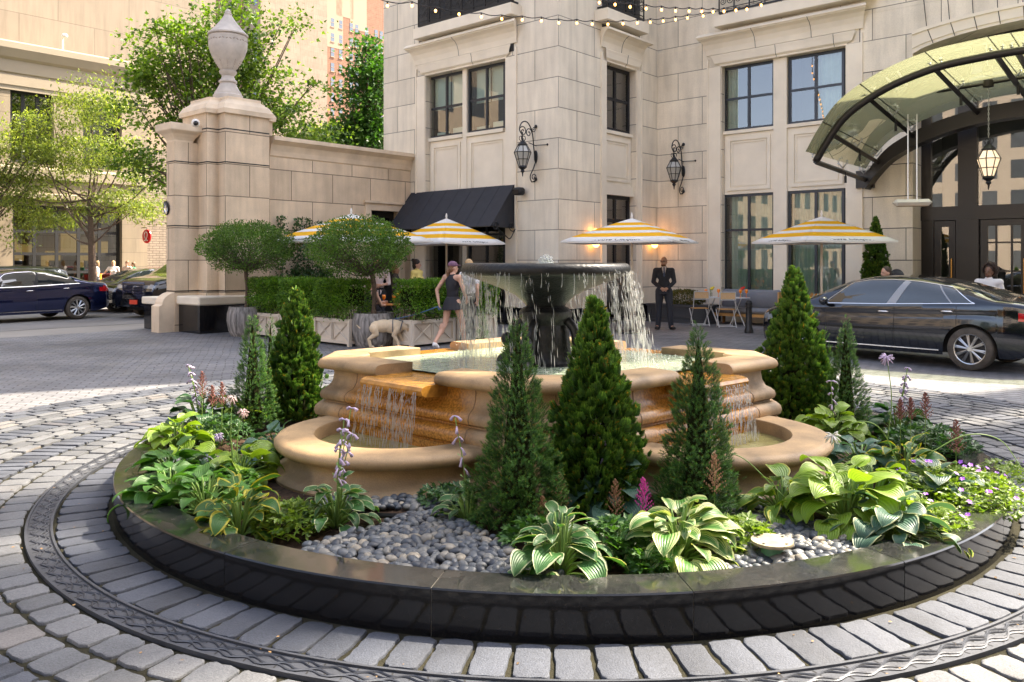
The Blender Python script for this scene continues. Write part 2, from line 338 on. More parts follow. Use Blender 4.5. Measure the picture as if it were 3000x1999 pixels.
# surrounds: flat bands round each bay, flared heads, cornices
def surround(P,s0,s1,zt,w,dz=.62,out=.34,ext=.20,name='cornice',joints=(.33,.7)):
    m=MB()
    for a,b,c,d in ((s0-w,s0-.02,s0-w-.03,s0-w+.02),(s1+.02,s1+w,s1+w-.02,s1+w+.03)):
        m=MB(); m.pbox(P,a,b,.48,zt+.02,-.035,.01); m.pbox(P,c,d,.48,zt+dz*.5,-.055,.01); m.build('window_surround',M['stone_plain'],hotel)
    m=MB()
    hd=[(0,zt-.0),(.0,zt+.005),(.02,zt+.01),(.02,zt+.05),(.075,zt+.10),(.095,zt+.24),(.11,zt+.30),(.11,zt+.33),(.06,zt+.34),(.0,zt+.35)]
    m.extr(P,[(o,z) for o,z in hd],s0+.01,s1-.01,w*.8/.11*.9,w*.8/.11*.9)
    m.build('window_head',M['stone_plain'],hotel)
    m=MB(); z=zt+.36
    pr=[(0,z),(.05,z),(.07,z+.15),(.12,z+.28),(.20,z+.37),(out-.04,z+.43),(out-.04,z+.46),(out,z+.46),(out,z+dz-.02),(out-.08,z+dz+.06),(0,z+dz+.10)]
    m.extr(P,pr,s0-w-.02,s1+w+.02,ext/out,ext/out); m.build(name,M['stone_plain'],hotel)
    j=MB()
    for q in joints:
        c=s0+(s1-s0)*q; pp=[P(c,zz,-o-.004) for o,zz in pr[:8]]; j.tube(pp,.007,4)
    for q in joints[::-1]:
        c=s0+(s1-s0)*(q+.17); j.tube([P(c,zz,-o-.004) for o,zz in hd[2:8]],.006,4)
    j.build('stone_joint',M['iron'],hotel)
surround(PA,aL,aR,zt,aL-onV(1222,0)[0],.50,.36,.2,joints=(.45,))
surround(PB,bL,bR,zbt,bL-onU(1761,0)[0],.42,.36,.12,joints=(.45,))
surround(PC,cL,cR,zct,cL-onV(2076,0,VC)[0],.50,.36,.2,joints=(.30,.75))
# ---- bay A
a1,a2=onV(1257,0,.2)[0],onV(1360,0,.2)[0]; a3,a4=onV(1372,0,.2)[0],onV(1480,0,.2)[0]
def pil(P,*a,name='pilaster'): m=MB(); m.pbox(P,*a); m.build(name,M['stone_plain'],hotel)
pil(PA,a2,a3,0,zt,.13,.3); pil(PA,aL,a1,0,zt,.15,.3)
zlow=onV(1330,560)[1]-.2
pil(PA,a1,a2,zs-.10,zs,.10,.3,name='window_sill'); pil(PA,a3,a4,zs-.10,zs,.10,.3,name='window_sill'); pil(PA,a1,aR,zlow-.12,zlow,.12,.29,name='lintel')
panel(PA,aL+.01,a2,zlow,zs-.11,.16); panel(PA,a3,aR-.01,zlow,zs-.11,.16)
sh=[(.04,.49,.45,1,'shade'),(.52,.98,.45,1,'shade'),(.1,.45,0,.12,'books'),(.55,.95,0,.16,'books')]
window(PA,a1,a2,zs,zt,.2,2,(.48,),curtain=sh); window(PA,a3,a4,zs,zt,.2,2,(.5,),curtain=sh)
window(PA,a1,a2,.02,zlow-.12,.2,2,(.72,),name='glass_door'); window(PA,a3,a4,.02,zlow-.12,.2,2,(.72,),name='glass_door')
# ---- bay B
pil(PB,bL,bR,zbs-.09,zbs,.10,.3,name='window_sill'); pil(PB,bL,bR,zbd,zbd+.28,.08,.3,name='lintel')
panel(PB,bL+.01,bR-.01,zbd+.285,zbs-.10,.16)
window(PB,bL+.02,bR-.02,zbs,zbt,.2,2,(.5,),fw=.09,mf='black'); window(PB,bL+.02,bR-.02,.02,zbd,.2,2,(.62,.80),fw=.10,mf='black',name='glass_door')
# ---- bay C
c1,c2,c3,c4=[onV(x,0,VC+.2)[0] for x in (2120,2270,2309,2474)]
pil(PC,c2,c3,0,zct,.10,.3); pil(PC,c1,c2,zcs-.09,zcs,.10,.3,name='window_sill'); pil(PC,c3,c4,zcs-.09,zcs,.10,.3,name='window_sill'); pil(PC,cL,c1,0,zct,.15,.3)
panel(PC,cL+.01,c2,zcd,zcs-.10,.16); panel(PC,c3,cR-.01,zcd,zcs-.10,.16)
window(PC,c1,c2,zcs,zct,.2,2,(.5,),curtain=[(.02,.24,0,1,'curtain')]); window(PC,c3,c4,zcs,zct,.2,2,(.5,),curtain=[(.5,.98,0,1,'curtain')])
cu=[(.03,.97,0,1,'curtain')]
window(PC,c1,c2,.62,zcd,.2,2,(.66,),curtain=[(.1,.97,0,1,'curtain')]); window(PC,c3,c4,.62,zcd,.2,2,(.66,),curtain=cu)
m=MB(); m.pbox(PC,cL,cR,.0,.62,.12,.3); m.build('window_apron',M['stone_plain'],hotel)
# ---- balconies
def spiral(P,cs,cz,r,turns,a0,sgn,d,n=26):
    return [P(cs+r*(1-t*.86)*math.cos(a0+sgn*t*turns*2*PI),cz+r*(1-t*.86)*math.sin(a0+sgn*t*turns*2*PI),d) for t in np.linspace(0,1,n)]
def balcony(P,s0,s1,z0,h,d,name='balcony_railing'):
    sl=MB(); sl.pbox(P,s0-.12,s1+.12,z0-.35,z0-.06,d-.1,.0); sl.build('balcony_slab',M['stone_plain'],hotel)
    m=MB(); m.pbox(P,s0,s1,z0,z0+.045,d-.025,d+.025); m.pbox(P,s0,s1,z0+h,z0+h+.05,d-.03,d+.03); m.pbox(P,s0,s1,z0+.12,z0+.14,d-.012,d+.012); m.pbox(P,s0,s1,z0+h-.12,z0+h-.10,d-.012,d+.012)
    k=max(2,round((s1-s0)/.42)); w=(s1-s0)/k
    for i in range(k+1): c=s0+w*i; m.pbox(P,c-.014,c+.014,z0,z0+h,d-.016,d+.016)
    for i in range(k):
        c=s0+w*(i+.5); g=w*.25
        for sx in (-1,1):
            m.tube(spiral(P,c+sx*g,z0+.32,g*.92,1.6,PI/2,sx,d),.011,5); m.tube(spiral(P,c+sx*g,z0+h-.32,g*.92,1.6,-PI/2,-sx,d),.011,5)
            m.tube([P(c+sx*g,z0+.32+g*.92,d),P(c+sx*g*1.6,z0+h/2,d),P(c+sx*g,z0+h-.32-g*.92,d)],.010,5)
            m.tube(spiral(P,c+sx*g*.6,z0+h/2,g*.5,1.3,0,sx,d,14),.009,4)
    m.build(name,M['iron'],hotel)
    for a in (s0,s1):
        for zz in (z0,z0+h): q=MB(); q.pbox(P,a-.02,a+.02,zz,zz+.045,d+.03,-.01); q.build('railing_return',M['iron'],hotel)
s_,z_=onV(1226,80,-.32); balcony(PA,s_,onV(1494,0,-.32)[0],z_,1.0,-.32)
s_,z_=onU(1779,20,.32); balcony(PB,s_,onU(1886,0,.32)[0],z_,1.0,-.32)
s_,z_=onV(2107,42,VC-.32); balcony(PC,s_,onV(2545,0,VC-.32)[0],z_,1.0,-.32)
for P,a,b,z in ((PA,aL,aR,7.35),(PB,bL+.1,bR-.1,7.6),(PC,cL,cR,7.35)):
    if P is not PC: window(P,a,b,z,z+2.2,-.02,4 if P is PA else 2,(.6,),dep=.01)
# ---- corner quoin strip and entrance arch trim
m=MB(); qx=onV(2518,0,VC)[0]; m.pbox(PC,qx,qx+.02,.48,WT-.2,-.006,.0)
for k in range(9):
    z=.16+.775*k
    if .5<z<WT: m.pbox(PC,qx,eL-.02,z-.008,z+.008,-.004,.0)
m.build('stone_joint',M['iron'],hotel)
tr=MB()
for i in range(n):
    a,b=us[i],us[i+1]
    for (r0,r1,pr) in ((.0,.10,.03),(.10,.42,.055),(.42,.52,.09)):
        V=[PC(u,archz(u,r),-p) for u,r in ((a,r0),(b,r0),(b,r1),(a,r1)) for p in (0.0,pr)]
        tr.add(V,[(1,3,5,7),(0,1,7,6)[::-1],(2,4,5,3)[::-1] if 0 else (4,6,7,5),(0,2,3,1)])
tr.build('arch_moulding',M['stone_plain'],hotel)
j=MB()
for i in range(1,12):
    u=eL+(eR-eL)*i/12; j.tube([PC(u,archz(u)+.0,-.06),PC(u+(u-eC)*.06,archz(u)+.40,-.062),PC(u+(u-eC)*.10,archz(u)+1.2,-.006)],.008,4)
j.build('stone_joint',M['iron'],hotel)
# ---- entrance screen
PE=lambda s,z,d:(s,VC+.72+d,z)
ev=VC+.72; m=MB(); e0,e1=eL,eR
zt1=onV(2800,605,ev)[1]; zt2=onV(2800,645,ev)[1]      # transom band
for i in range(n):
    a,b=us[i],us[i+1]
    m.add([PE(u,z,d) for d in (0,.12) for u,z in ((a,archz(a)-.32),(b,archz(b)-.32),(b,archz(b)+.05),(a,archz(a)+.05))],[(0,1,2,3),(0,4,5,1),(2,6,7,3)])
m.pbox(PE,e0,e1,zt2,zt1,-.06,.12); m.pbox(PE,e0,e0+.28,0,zt2,-.02,.12); m.pbox(PE,e0,e0+.22,zt1,6.9,-.02,.12)
mull=[onV(x,0,ev)[0] for x in (2835,)]+[2*eC-onV(2835,0,ev)[0]]
for q in mull: m.pbox(PE,q-.24,q+.24,0,zt2,-.05,.14); m.pbox(PE,q-.20,q+.20,zt1,6.95,-.05,.14)
zmid=onV(2760,0,ev)[1]
m.build('entrance_frame',M['bronze'],hotel)
def simplepane(P,a,b,c,d,dd,mt='glass',name='glass_pane'): MB().add([P(a,c,dd),P(b,c,dd),P(b,d,dd),P(a,d,dd)],[(0,1,2,3)]).build(name,M[mt],hotel)
simplepane(PE,e0+.2,mull[0]-.2,zt1,6.7,.05); simplepane(PE,mull[0]+.2,mull[1]-.2,zt1,6.95,.05)
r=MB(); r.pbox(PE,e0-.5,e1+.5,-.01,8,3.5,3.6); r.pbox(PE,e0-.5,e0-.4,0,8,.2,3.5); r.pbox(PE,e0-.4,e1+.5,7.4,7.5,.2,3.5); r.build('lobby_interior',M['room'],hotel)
def door(a,b,z1,lat=False):
    d=MB(); w=.14
    d.pbox(PE,a,a+w,0.01,z1,-.03,.05); d.pbox(PE,b-w,b,0.01,z1,-.03,.05); d.pbox(PE,a+w,b-w,0.01,.3,-.03,.05); d.pbox(PE,a+w,b-w,z1-w,z1,-.03,.05)
    if lat:
        for q in (.33,.66): d.pbox(PE,a+(b-a)*q-.02,a+(b-a)*q+.02,.3,z1-w,-.01,.03)
        for q in (.3,.55,.8): d.pbox(PE,a+w,b-w,z1*q-.02,z1*q+.02,-.008,.028)
    o=d.build('door',M['bronze'],hotel)
    MB().add([PE(a+w,.3,.02),PE(b-w,.3,.02),PE(b-w,z1-w,.02),PE(a+w,z1-w,.02)],[(0,1,2,3)]).build('glass_pane',M['glass'],o)
    h=MB(); h.tube([PE(b-w*.5,.95,-.09),PE(b-w*.5,1.75,-.09)],.02,8); h.build('door_handle',mat('brass',(.75,.42,.12),.25,1),o)
door(e0+.30,mull[0]-.26,zt2-.02); x=mull[0]+.26; wd=(mull[1]-.26-x)/3
for i in range(3): door(x+wd*i+.02,x+wd*(i+1)-.02,zt2-.02,True)
# ================================================================ ground
CX,CY=.336,6.96
def pavemat(name,c1,c2,mort,bw,bh,ang,msz=.012,bmp=.6,patch=.3):
    m,nt,b,o=newmat(name); tc=N(nt,'ShaderNodeTexCoord').outputs['Object']; mp=N(nt,'ShaderNodeMapping'); mp.inputs['Rotation'].default_value=(0,0,ang); nt.links.new(tc,mp.inputs[0])
    wob=N(nt,'ShaderNodeTexNoise'); wob.inputs['Scale'].default_value=1.1; nt.links.new(tc,wob.inputs['Vector'])
    ad=N(nt,'ShaderNodeVectorMath',operation='MULTIPLY_ADD'); nt.links.new(wob.outputs['Color'],ad.inputs[0]); ad.inputs[1].default_value=(.10,.10,0); nt.links.new(mp.outputs[0],ad.inputs[2])
    bt=N(nt,'ShaderNodeTexBrick',offset=.5); nt.links.new(ad.outputs[0],bt.inputs['Vector'])
    for k,q in (('Scale',1),('Mortar Size',msz),('Mortar Smooth',.4),('Bias',-.1),('Brick Width',bw),('Row Height',bh)): bt.inputs[k].default_value=q
    for k,q in (('Color1',c1),('Color2',c2),('Mortar',mort)): bt.inputs[k].default_value=(*q,1)
    c=mix(nt,1,bt.outputs['Color'],ramp(nt,noise(nt,.45,5,vec=tc),[(.35,1-patch),(.65,1+patch*.6)]),'MULTIPLY')
    c=mix(nt,1,c,ramp(nt,noise(nt,26,3,vec=tc),[(.3,.82),(.7,1.14)]),'MULTIPLY'); nt.links.new(c,b.inputs['Base Color'])
    nt.links.new(ramp(nt,noise(nt,2.5,3,vec=tc),[(.3,.5),(.7,.8)]),b.inputs['Roughness'])
    bump(nt,mth(nt,'ADD',mth(nt,'MULTIPLY',bt.outputs['Fac'],-1),mth(nt,'MULTIPLY',noise(nt,9,3,vec=tc),.5)),b,bmp,.02); return m
M['field']=pavemat('brick_paver_field',(.160,.164,.180),(.215,.214,.224),(.075,.073,.075),.26,.125,R(-17),.011)
M['concrete']=mat('street_concrete',(.24,.225,.205),.85,var=.14,vs=.6,bmp=.2,bs=25); M['street']=mat('street_surface',(.18,.175,.172),.8,var=.18,vs=.5,bmp=.2,bs=30)
M['dirtbed']=mat('joint_sand',(.030,.028,.018),.95,var=.45,vs=3.0,bmp=.8,bs=90,spec=.1)
g=MB(); g.add([(math.cos(i*PI/32)*700,math.sin(i*PI/32)*700+20,-.012) for i in range(64)],[tuple(range(64))]); struct(g.build('ground',mat('far_ground',(.22,.21,.20),.9,var=.2,vs=.05)))
def suv(name,u0,u1,v0,v1,z,m,th=None):
    b=MB(); P=[hw(u,v,z)for u,v in((u0,v0),(u1,v0),(u1,v1),(u0,v1))]
    if th: P+= [(x,y,z-th) for x,y,_ in P]; b.add(P,[(0,1,2,3),(0,4,5,1),(1,5,6,2),(2,6,7,3),(3,7,4,0)])
    else: b.add(P,[(0,1,2,3)])
    return struct(b.build(name,m))
UPV=-7.5
suv('court_paving',UPV,60,-50,VC+2,0.0,M['field'])
suv('driveway_apron',-9.4,UPV,-60,90,-.004,M['concrete']); suv('street',-20,-9.4,-60,140,-.008,M['street'])
suv('gutter',-9.46,-9.38,-60,90,-.002,M['black'])
suv('pavement',-24.1,-20,-60,140,.13,M['concrete'],.16)
b=MB(); b.lathe([(0,.008),(6.35,.008)],(CX,CY,0),96); struct(b.build('ring_bed',M['dirtbed']))
def pavers(name,rings,m):
    mb=MB()
    for r0,r1,cnt,gap,h,ph in rings:
        for k in range(cnt):
            a0=(k+ph)*2*PI/cnt; da=2*PI/cnt
            if (r0>4.2 and math.sin(a0+da/2)>.95): continue
            rm=(r0+r1)/2; w=(rm*da-gap)*random.uniform(.93,1.0); l=(r1-r0-gap)*random.uniform(.955,1.0); am=a0+da/2+random.uniform(-.04,.04)*gap; rr=rm+random.uniform(-.3,.3)*gap
            n=5; c=min(w,l)*random.uniform(.16,.24); out=[]
            for sx,sy,st in ((1,1,0),(-1,1,PI/2),(-1,-1,PI),(1,-1,1.5*PI)):
                for q in range(n):
                    t=st+q*PI/2/(n-1); out.append((sx*(w/2-c)+c*math.cos(t),sy*(l/2-c)+c*math.sin(t)))
            # extra points along the long sides for a hand split outline
            pts=[]
            for i in range(len(out)):
                a=out[i]; b2=out[(i+1)%len(out)]; pts.append(a)
                d=math.hypot(b2[0]-a[0],b2[1]-a[1])
                if d>.05:
                    kk=int(d/.035)
                    for e in range(1,kk): pts.append((a[0]+(b2[0]-a[0])*e/kk,a[1]+(b2[1]-a[1])*e/kk))
            pts=[(x+random.gauss(0,.0028),y+random.gauss(0,.0028)) for x,y in pts]; P=len(pts)
            ca_,sa_=math.cos(am),math.sin(am); tx=random.gauss(0,.012); ty=random.gauss(0,.012); hz=h+random.uniform(-.003,.003)
            V=[]
            for sc,z in ((1.0,-.014),(.99,-.005),(.965,-.0012),(.86,.0002)):
                ins=(1-sc)*min(w,l)
                for x,y in pts:
                    x2=x*(1-ins/w); y2=y*(1-ins/l); zz=hz+z+tx*x2+ty*y2 if sc<1 else .004
                    R_=rr+y2; V.append((CX+R_*ca_-x2*sa_,CY+R_*sa_+x2*ca_,zz))
            V.append((CX+rr*ca_,CY+rr*sa_,hz+.0008))
            f=[(q*P+i,q*P+(i+1)%P,(q+1)*P+(i+1)%P,(q+1)*P+i) for q in range(3) for i in range(P)]+[(3*P+i,3*P+(i+1)%P,4*P) for i in range(P)]
            mb.add(V,f)
    return struct(mb.build(name,m,smooth=True,sharp=50))
def cobble(name,c): 
    m,nt,b,o=newmat(name); tc=N(nt,'ShaderNodeTexCoord').outputs['Object']
    g=N(nt,'ShaderNodeNewGeometry').outputs['Random Per Island']
    cc=mix(nt,1,ramp(nt,g,[(0,tuple(v*.66 for v in c)),(.5,c),(.93,(c[0]*1.18,c[1]*1.15,c[2]*1.1)),(1,(c[0]*1.35,c[1]*1.18,c[2]*1.02))]),ramp(nt,noise(nt,110,3,vec=tc),[(.3,.74),(.7,1.2)]),'MULTIPLY')
    cc=mix(nt,1,cc,ramp(nt,noise(nt,2.2,5,vec=tc),[(.3,.70),(.55,1.06)]),'MULTIPLY'); nt.links.new(cc,b.inputs['Base Color']); b.inputs['Roughness'].default_value=.72
    bump(nt,mth(nt,'ADD',noise(nt,140,3,vec=tc),noise(nt,22,3,vec=tc)),b,.55,.006); return m
M['cob_dark']=cobble('grey_granite_sett',(.060,.068,.088)); M['cob_light']=cobble('pale_granite_sett',(.105,.110,.120))
pavers('inner_ring_paving',[(3.372,3.688,127,.014,.022,.3)],M['cob_dark'])
pavers('pale_ring_paving',[(3.86,4.06,132,.014,.022,0),(4.062,4.268,138,.014,.022,.5),(4.60,4.75,110,.018,.026,.2),(4.76,4.91,112,.018,.026,.7),(4.92,5.07,114,.018,.026,.1),(5.40,5.54,126,.017,.026,.1),(5.55,5.69,128,.017,.026,.6),(5.70,5.84,130,.017,.026,.2)],M['cob_light'])
pavers('dark_ring_paving',[(4.28,4.585,216,.02,.026,.3),(5.085,5.385,250,.018,.026,.3),(5.86,6.0,140,.016,.024,.5),(6.01,6.15,140,.016,.024,0),(6.16,6.32,140,.016,.022,.5)],M['cob_dark'])
# ---- drain grate
dg=thing('drain_grate','circular cast iron drain grate of wavy bars set flush in the cobbles','drain grate',(CX,CY,0))
M['castiron']=mat('cast_iron',(.055,.06,.073),.55,.3,var=.2,vs=6,bmp=.15,bs=80); M['hole']=mat('drain_dark',(.012,.012,.013),.9)
b=MB(); b.lathe([(3.698,.0205),(3.848,.0205)],n=180); b.build('channel',M['castiron'],dg)
b=MB()
for r in (3.696,3.836): b.lathe([(r,.01),(r,.031),(r+.014,.031),(r+.014,.01)],n=180)
b.build('rim',M['castiron'],dg)
b=MB(); nw=150; th=np.linspace(0,2*PI,nw*14+1)
for k,(rc,ph) in enumerate(((3.735,0),(3.752,1.1),(3.785,PI),(3.802,PI+1.1))):
    rr=rc+.013*np.sin(th*nw+ph); zz=.0235+.0008*np.sin(th*nw+ph+.7+k*PI/2)
    b.tube(np.stack([rr*np.cos(th),rr*np.sin(th),zz],1),.0045,4,cap=False)
b.build('wavy_bars',M['castiron'],dg); b=MB(); nb=620; P=[]
for i in range(nb):
    a=i*2*PI/nb; r0,r1=(3.715,3.758) if i%2 else (3.785,3.828); w=.0042; s0,c0=math.sin(a),math.cos(a); sk_=.01
    P.append([(r*c0-(w_+e)*s0,r*s0+(w_+e)*c0,z) for z in (.0190,.0212) for r,w_,e in ((r0,-w,0),(r1,-w,sk_),(r1,w,sk_),(r0,w,0))])
b.many(P,[(4,5,6,7)]); b.build('slots',M['hole'],dg)

# ================================================================ garden wall and gate pillar (hotel frame)
uW=onV(1203,0)[0]; vP=onU(789,0,uW)[0]
def lthing(name,label,cat,u,v): return thing(name,label,cat,hw(u,v),-AN)
gw=lthing('garden_wall','tan block garden wall with moulded coping between the gate pillar and the hotel','wall',uW,vP)
LW=-vP; PW=lambda s,z,d:(-d,s,z)
zW=onU(800,402,uW)[1]; d0=onU(1085,0,uW)[0]-vP; d1=onU(1168,0,uW)[0]-vP; dz=onU(1085,616,uW)[1]
b=MB(); holed(b,PW,0,LW-.01,-.02,zW-.5,[(d0,d1,.02,dz)],.3); b.build('wall_face',M['stone_bounce'],gw)
b=MB(); b.box((-.6,0,-.02),(-.35,LW-.01,zW-.5)); b.extr(PW,[(-.5,zW-.5),(.0,zW-.5),(.03,zW-.47),(.05,zW-.35),(.10,zW-.2),(.22,zW-.11),(.25,zW-.1),(.25,zW),(-.5,zW)],0,LW-.01); b.build('coping',M['stone_bounce_plain'],gw)
b=MB(); w=.2
b.pbox(PW,d0-w,d0,.02,dz+w,-.05,.01); b.pbox(PW,d1,d1+w,.02,dz+w,-.05,.01); b.pbox(PW,d0+.002,d1-.002,dz,dz+w,-.045,.01); b.pbox(PW,d0-w-.05,d1+w+.05,dz+w+.002,dz+w+.07,-.09,.01); b.build('door_surround',M['stone_bounce_plain'],gw)
b=MB(); b.pbox(PW,d0,d1,.0,dz,.22,.24); o=b.build('door',M['black'],gw)
b=MB(); b.pbox(PW,(d0+d1)/2-.1,d1-.2,.9,dz-.2,.19,.2); b.build('door_glass',M['blackgranite'],o)
# ---- pillar
u1,u2,u3=-6.12,-5.68,-5.36
v1=onU(512,0,u1)[0]; v2=onU(607,0,u2)[0]; v3=onU(660,0,u3)[0]; v3e=onU(789,0,u3)[0]; u0=onV(488,0,v1)[0]; v1e=onU(578,0,u1)[0]
print('PILLAR',v1,v2,v3,v3e,u0,v1e,'uW',uW,vP,'VC',VC)
gpil=lthing('gate_pillar','tall stepped limestone gate pillar carrying a stone urn','pillar',u3,v3)
zc=onU(660,330,u3)[1]; zt_=onU(660,296,u3)[1]; z1t=onU(512,362,u1)[1]
def L_(u,v): return (u-u3,v-v3)
b=MB()
def bx(u_a,u_b,v_a,v_b,za,zb,bev=0): b.box((u_a-u3,v_a-v3,za),(u_b-u3,v_b-v3,zb),bev)
ub=-7.05; vm=(v3+v3e)/2
bx(u0,u1,v1,v2+.02,0,z1t-.42); bx(ub+.15,u2,v2,2*vm-v2,0,zc); bx(ub,u3,v3,v3e,0,zc)
b.build('shaft',M['stone_bounce'],gpil)
b=MB()
prof=[(0,0),(.06,.0),(.07,.10),(.05,.13),(-.0,.22),(-.10,.30),(-.13,.34),(-.13,.40),(-.2,.41)]
def capring(ua,ub_,va,vb,z,prof,sc=1):
    V=[];n=len(prof)
    for o,h in prof:
        o*=sc;h*=sc
        V+=[(ua-o-u3,va-o-v3,z+h),(ub_+o-u3,va-o-v3,z+h),(ub_+o-u3,vb+o-v3,z+h),(ua-o-u3,vb+o-v3,z+h)]
    b.add(V,[(i*4+j,i*4+(j+1)%4,(i+1)*4+(j+1)%4,(i+1)*4+j) for i in range(n-1) for j in range(4)]+[(n*4-4,n*4-3,n*4-2,n*4-1),(3,2,1,0)])
capring(ub+.15,u2,v2,2*vm-v2,zc,prof,1.05); capring(ub,u3,v3,v3e,zc,prof,1.12)
capring(u0,u1,v1,v2-.12,z1t-.42,[(0,0),(.0,.04),(.03,.10),(.09,.18),(.18,.25),(.19,.27),(.19,.42),(0,.42)],1.0)
b.build('cornice',M['stone_bounce_plain'],gpil)
j=MB()
for yy in (376,474,662,853):
    z=onU(660,yy,u3)[1]
    for (ua,ub2,va,vb) in ((u0,u1,v1,v2),(ub+.15,u2,v2,2*vm-v2),(ub,u3,v3,v3e)):
        if z>z1t-.3 and ua==u0: continue
        j.box((ua-.003-u3,va-.003-v3,z-.014),(ub2+.003-u3,vb+.003-v3,z+.014))
j.build('stone_joint',M['black'],gpil)
b=MB(); bx(-6.5,-5.12,-6.88,-3.2,0,.655); b.build('granite_base',M['blackgranite'],gpil)
b=MB(); bx(-6.52,-5.06,-6.94,-3.2,.657,.86,.03); b.build('ledge',M['stone_plain'],gpil)
b=MB(); pr=[(-7.36,0),(-7.36,.62),(-7.28,.66)]+[(-7.28+.42*(1-math.cos(t)),.66+.30*math.sin(t)) for t in np.linspace(.2,PI/2,6)]+[(v1+.3,.98),(v1+.3,0)]
b.add([(u_-u3,v_-v3,z) for u_ in (-6.52,-6.13) for v_,z in pr],[tuple(range(len(pr))),tuple(range(2*len(pr)-1,len(pr)-1,-1))]+[(i,i+len(pr),(i+1)%len(pr)+len(pr),(i+1)%len(pr)) for i in range(len(pr))]); b.build('scroll_buttress',M['stone_bounce_plain'],gpil)
b=MB(); bx(-7.7,-6.54,-7.0,-5.9,0,.62); b.build('granite_base',M['blackgranite'],gpil); b=MB(); bx(-7.74,-6.54,-7.05,-5.9,.622,.8,.02); b.build('ledge',M['stone_plain'],gpil)
# ---- urn
uc=hw((ub+u3)/2,vm); T=math.hypot(uc[0],uc[1]); zu=zt_+.08
kx=(668-1500)/F; 
tU=uc[1]; ux=kx*tU; sc=tU/F
def uz(y): return EYE+(HY-y)*sc
urn=thing('stone_urn','pale stone finial urn with a pointed lid on top of the gate pillar','urn',(ux,tU,uz(296)))
pts=[(0,0),(42,0),(42,-14),(38,-18),(38,-22),(30,-34),(24,-46),(22,-50),(26,-53),(26,-57),(20,-62),(17,-72),(24,-80),(25,-86),(20,-88),(26,-96),(36,-112),(46,-130),(53,-150),(55,-168),(54,-176),(55,-180),(55,-184),(51,-188)]
b=MB(); b.lathe([(r*sc,-y*sc) for r,y in pts],n=40); b.build('urn_body',mat('urn_stone',(.50,.45,.40),.8,var=.16,vs=4,bmp=.1,bs=60),urn,smooth=True,sharp=35)
b=MB(); b.lathe([(r*sc,-y*sc) for r,y in [(51,-188),(57,-190),(57,-194),(50,-200),(36,-215),(24,-230),(15,-243),(11,-250),(12,-254),(9,-256),(9,-262),(4,-268),(0,-270)]],n=40); b.build('urn_lid',bpy.data.materials['urn_stone'],urn,smooth=True,sharp=35)
b=MB()
for k in range(34):
    a=k*2*PI/34; r=54.5*sc; z=172*sc+.01*math.sin(k*2); b.ell((r*math.cos(a),r*math.sin(a),z),(.035,.012,.014),6,4,Matrix.Rotation(a+PI/2+.0,3,'Z')@Matrix.Rotation(.5*(-1)**k,3,'Y'))
b.build('leaf_band',mat('weathered_relief',(.32,.27,.22),.8),urn)
for k in range(10):
    a=k*2*PI/10; b=MB()
    for t in np.linspace(0,1,5): rr=(22+16*t)*sc+.004; b.ell((rr*math.cos(a),rr*math.sin(a),(94+22*t)*sc),(.02,.02,.03),6,4)
    b.build('acanthus_leaf',mat('relief_stone',(.45,.39,.34),.8),urn)
# ---- mirror and dome camera
p=hw(u0-.25,v1-.25); t=p[1]; q=wp(487,610,t)
mi=thing('convex_mirror','round convex traffic mirror with black rim fixed to the gate pillar','mirror',q,R(-52))
b=MB(); b.lathe([(0,.0),(.15,.0),(.155,.02)],n=24); 
def rotx(o): o.rotation_euler=(R(96),0,0); return o
rotx(b.build('mirror_glass',M['chrome'],mi,smooth=True)); b=MB(); b.lathe([(.152,-.02),(.17,-.02),(.17,.02),(.152,.02),(.152,-.02)],n=24); rotx(b.build('rim',M['black'],mi))
b=MB(); b.tube([(0,.02,0),(.1,.3,-.02),(.2,.4,-.02)],.015,6); b.build('arm',M['black'],mi)
q=onU(568,362,u2); dc=lthing('dome_camera','small white dome security camera under the gate pillar cornice','camera',u2+.08,q[0]); dc.location.z=q[1]
b=MB(); b.ell((0,0,0),(.10,.10,.10),12,8); b.build('housing',M['white_paint'],dc,smooth=True); b=MB(); b.ell((.05,-.02,-.01),(.065,.065,.065),12,8); b.build('lens_dome',M['blackgranite'],dc,smooth=True)
# ================================================================ shop across the street
uS=-24.0
shop=lthing('shop_building','cream stone shop building with tall dark windows and a glazed ground floor across the street','building',uS,0)
M['cream']=stonemat('cream_stone',(.285,.23,.165),bw=2.2,bh=.62,mort=.012,joint=.72,var=.06,z0=.2,bmp=.15); M['creamp']=mat('cream_stone_trim',(.31,.255,.185),.8,var=.07,vs=.8)
M['panelstone']=stonemat('cream_panels',(.29,.235,.175),bw=3.1,bh=1.9,mort=.02,joint=.72,var=.04,z0=.9,bmp=.15); M['whitebrick']=stonemat('painted_brick',(.29,.235,.18),bw=.32,bh=.11,mort=.012,joint=.5,var=.12,bmp=.8)
sU=lambda x,y=0,u=uS: onU(x,y,u)
PS=lambda s,z,d:(-d,s,z)
vE=sU(432)[0]; vN=-14.0
zc0=sU(0,119)[1]; zfr=sU(0,150)[1]; w1=(sU(30)[0],sU(158)[0]); w2=(sU(243)[0],sU(357)[0]); wt=sU(30,258)[1]; wb=sU(243,492)[1]; sf=(sU(38)[0],sU(358)[0]); sft=sU(38,598)[1]
w0=(vN+.5,w1[0]-3.2)
b=MB(); holed(b,PS,vN,vE,0,zc0-.9,[(w1[0],w1[1],wb,wt),(w2[0],w2[1],wb,wt),(sf[0],sf[1],.14,sft)],.35); b.add([(0,vE,0),(-12,vE,0),(-12,vE,zc0),(0,vE,zc0)],[(0,1,2,3)]); b.build('wall',M['cream'],shop)
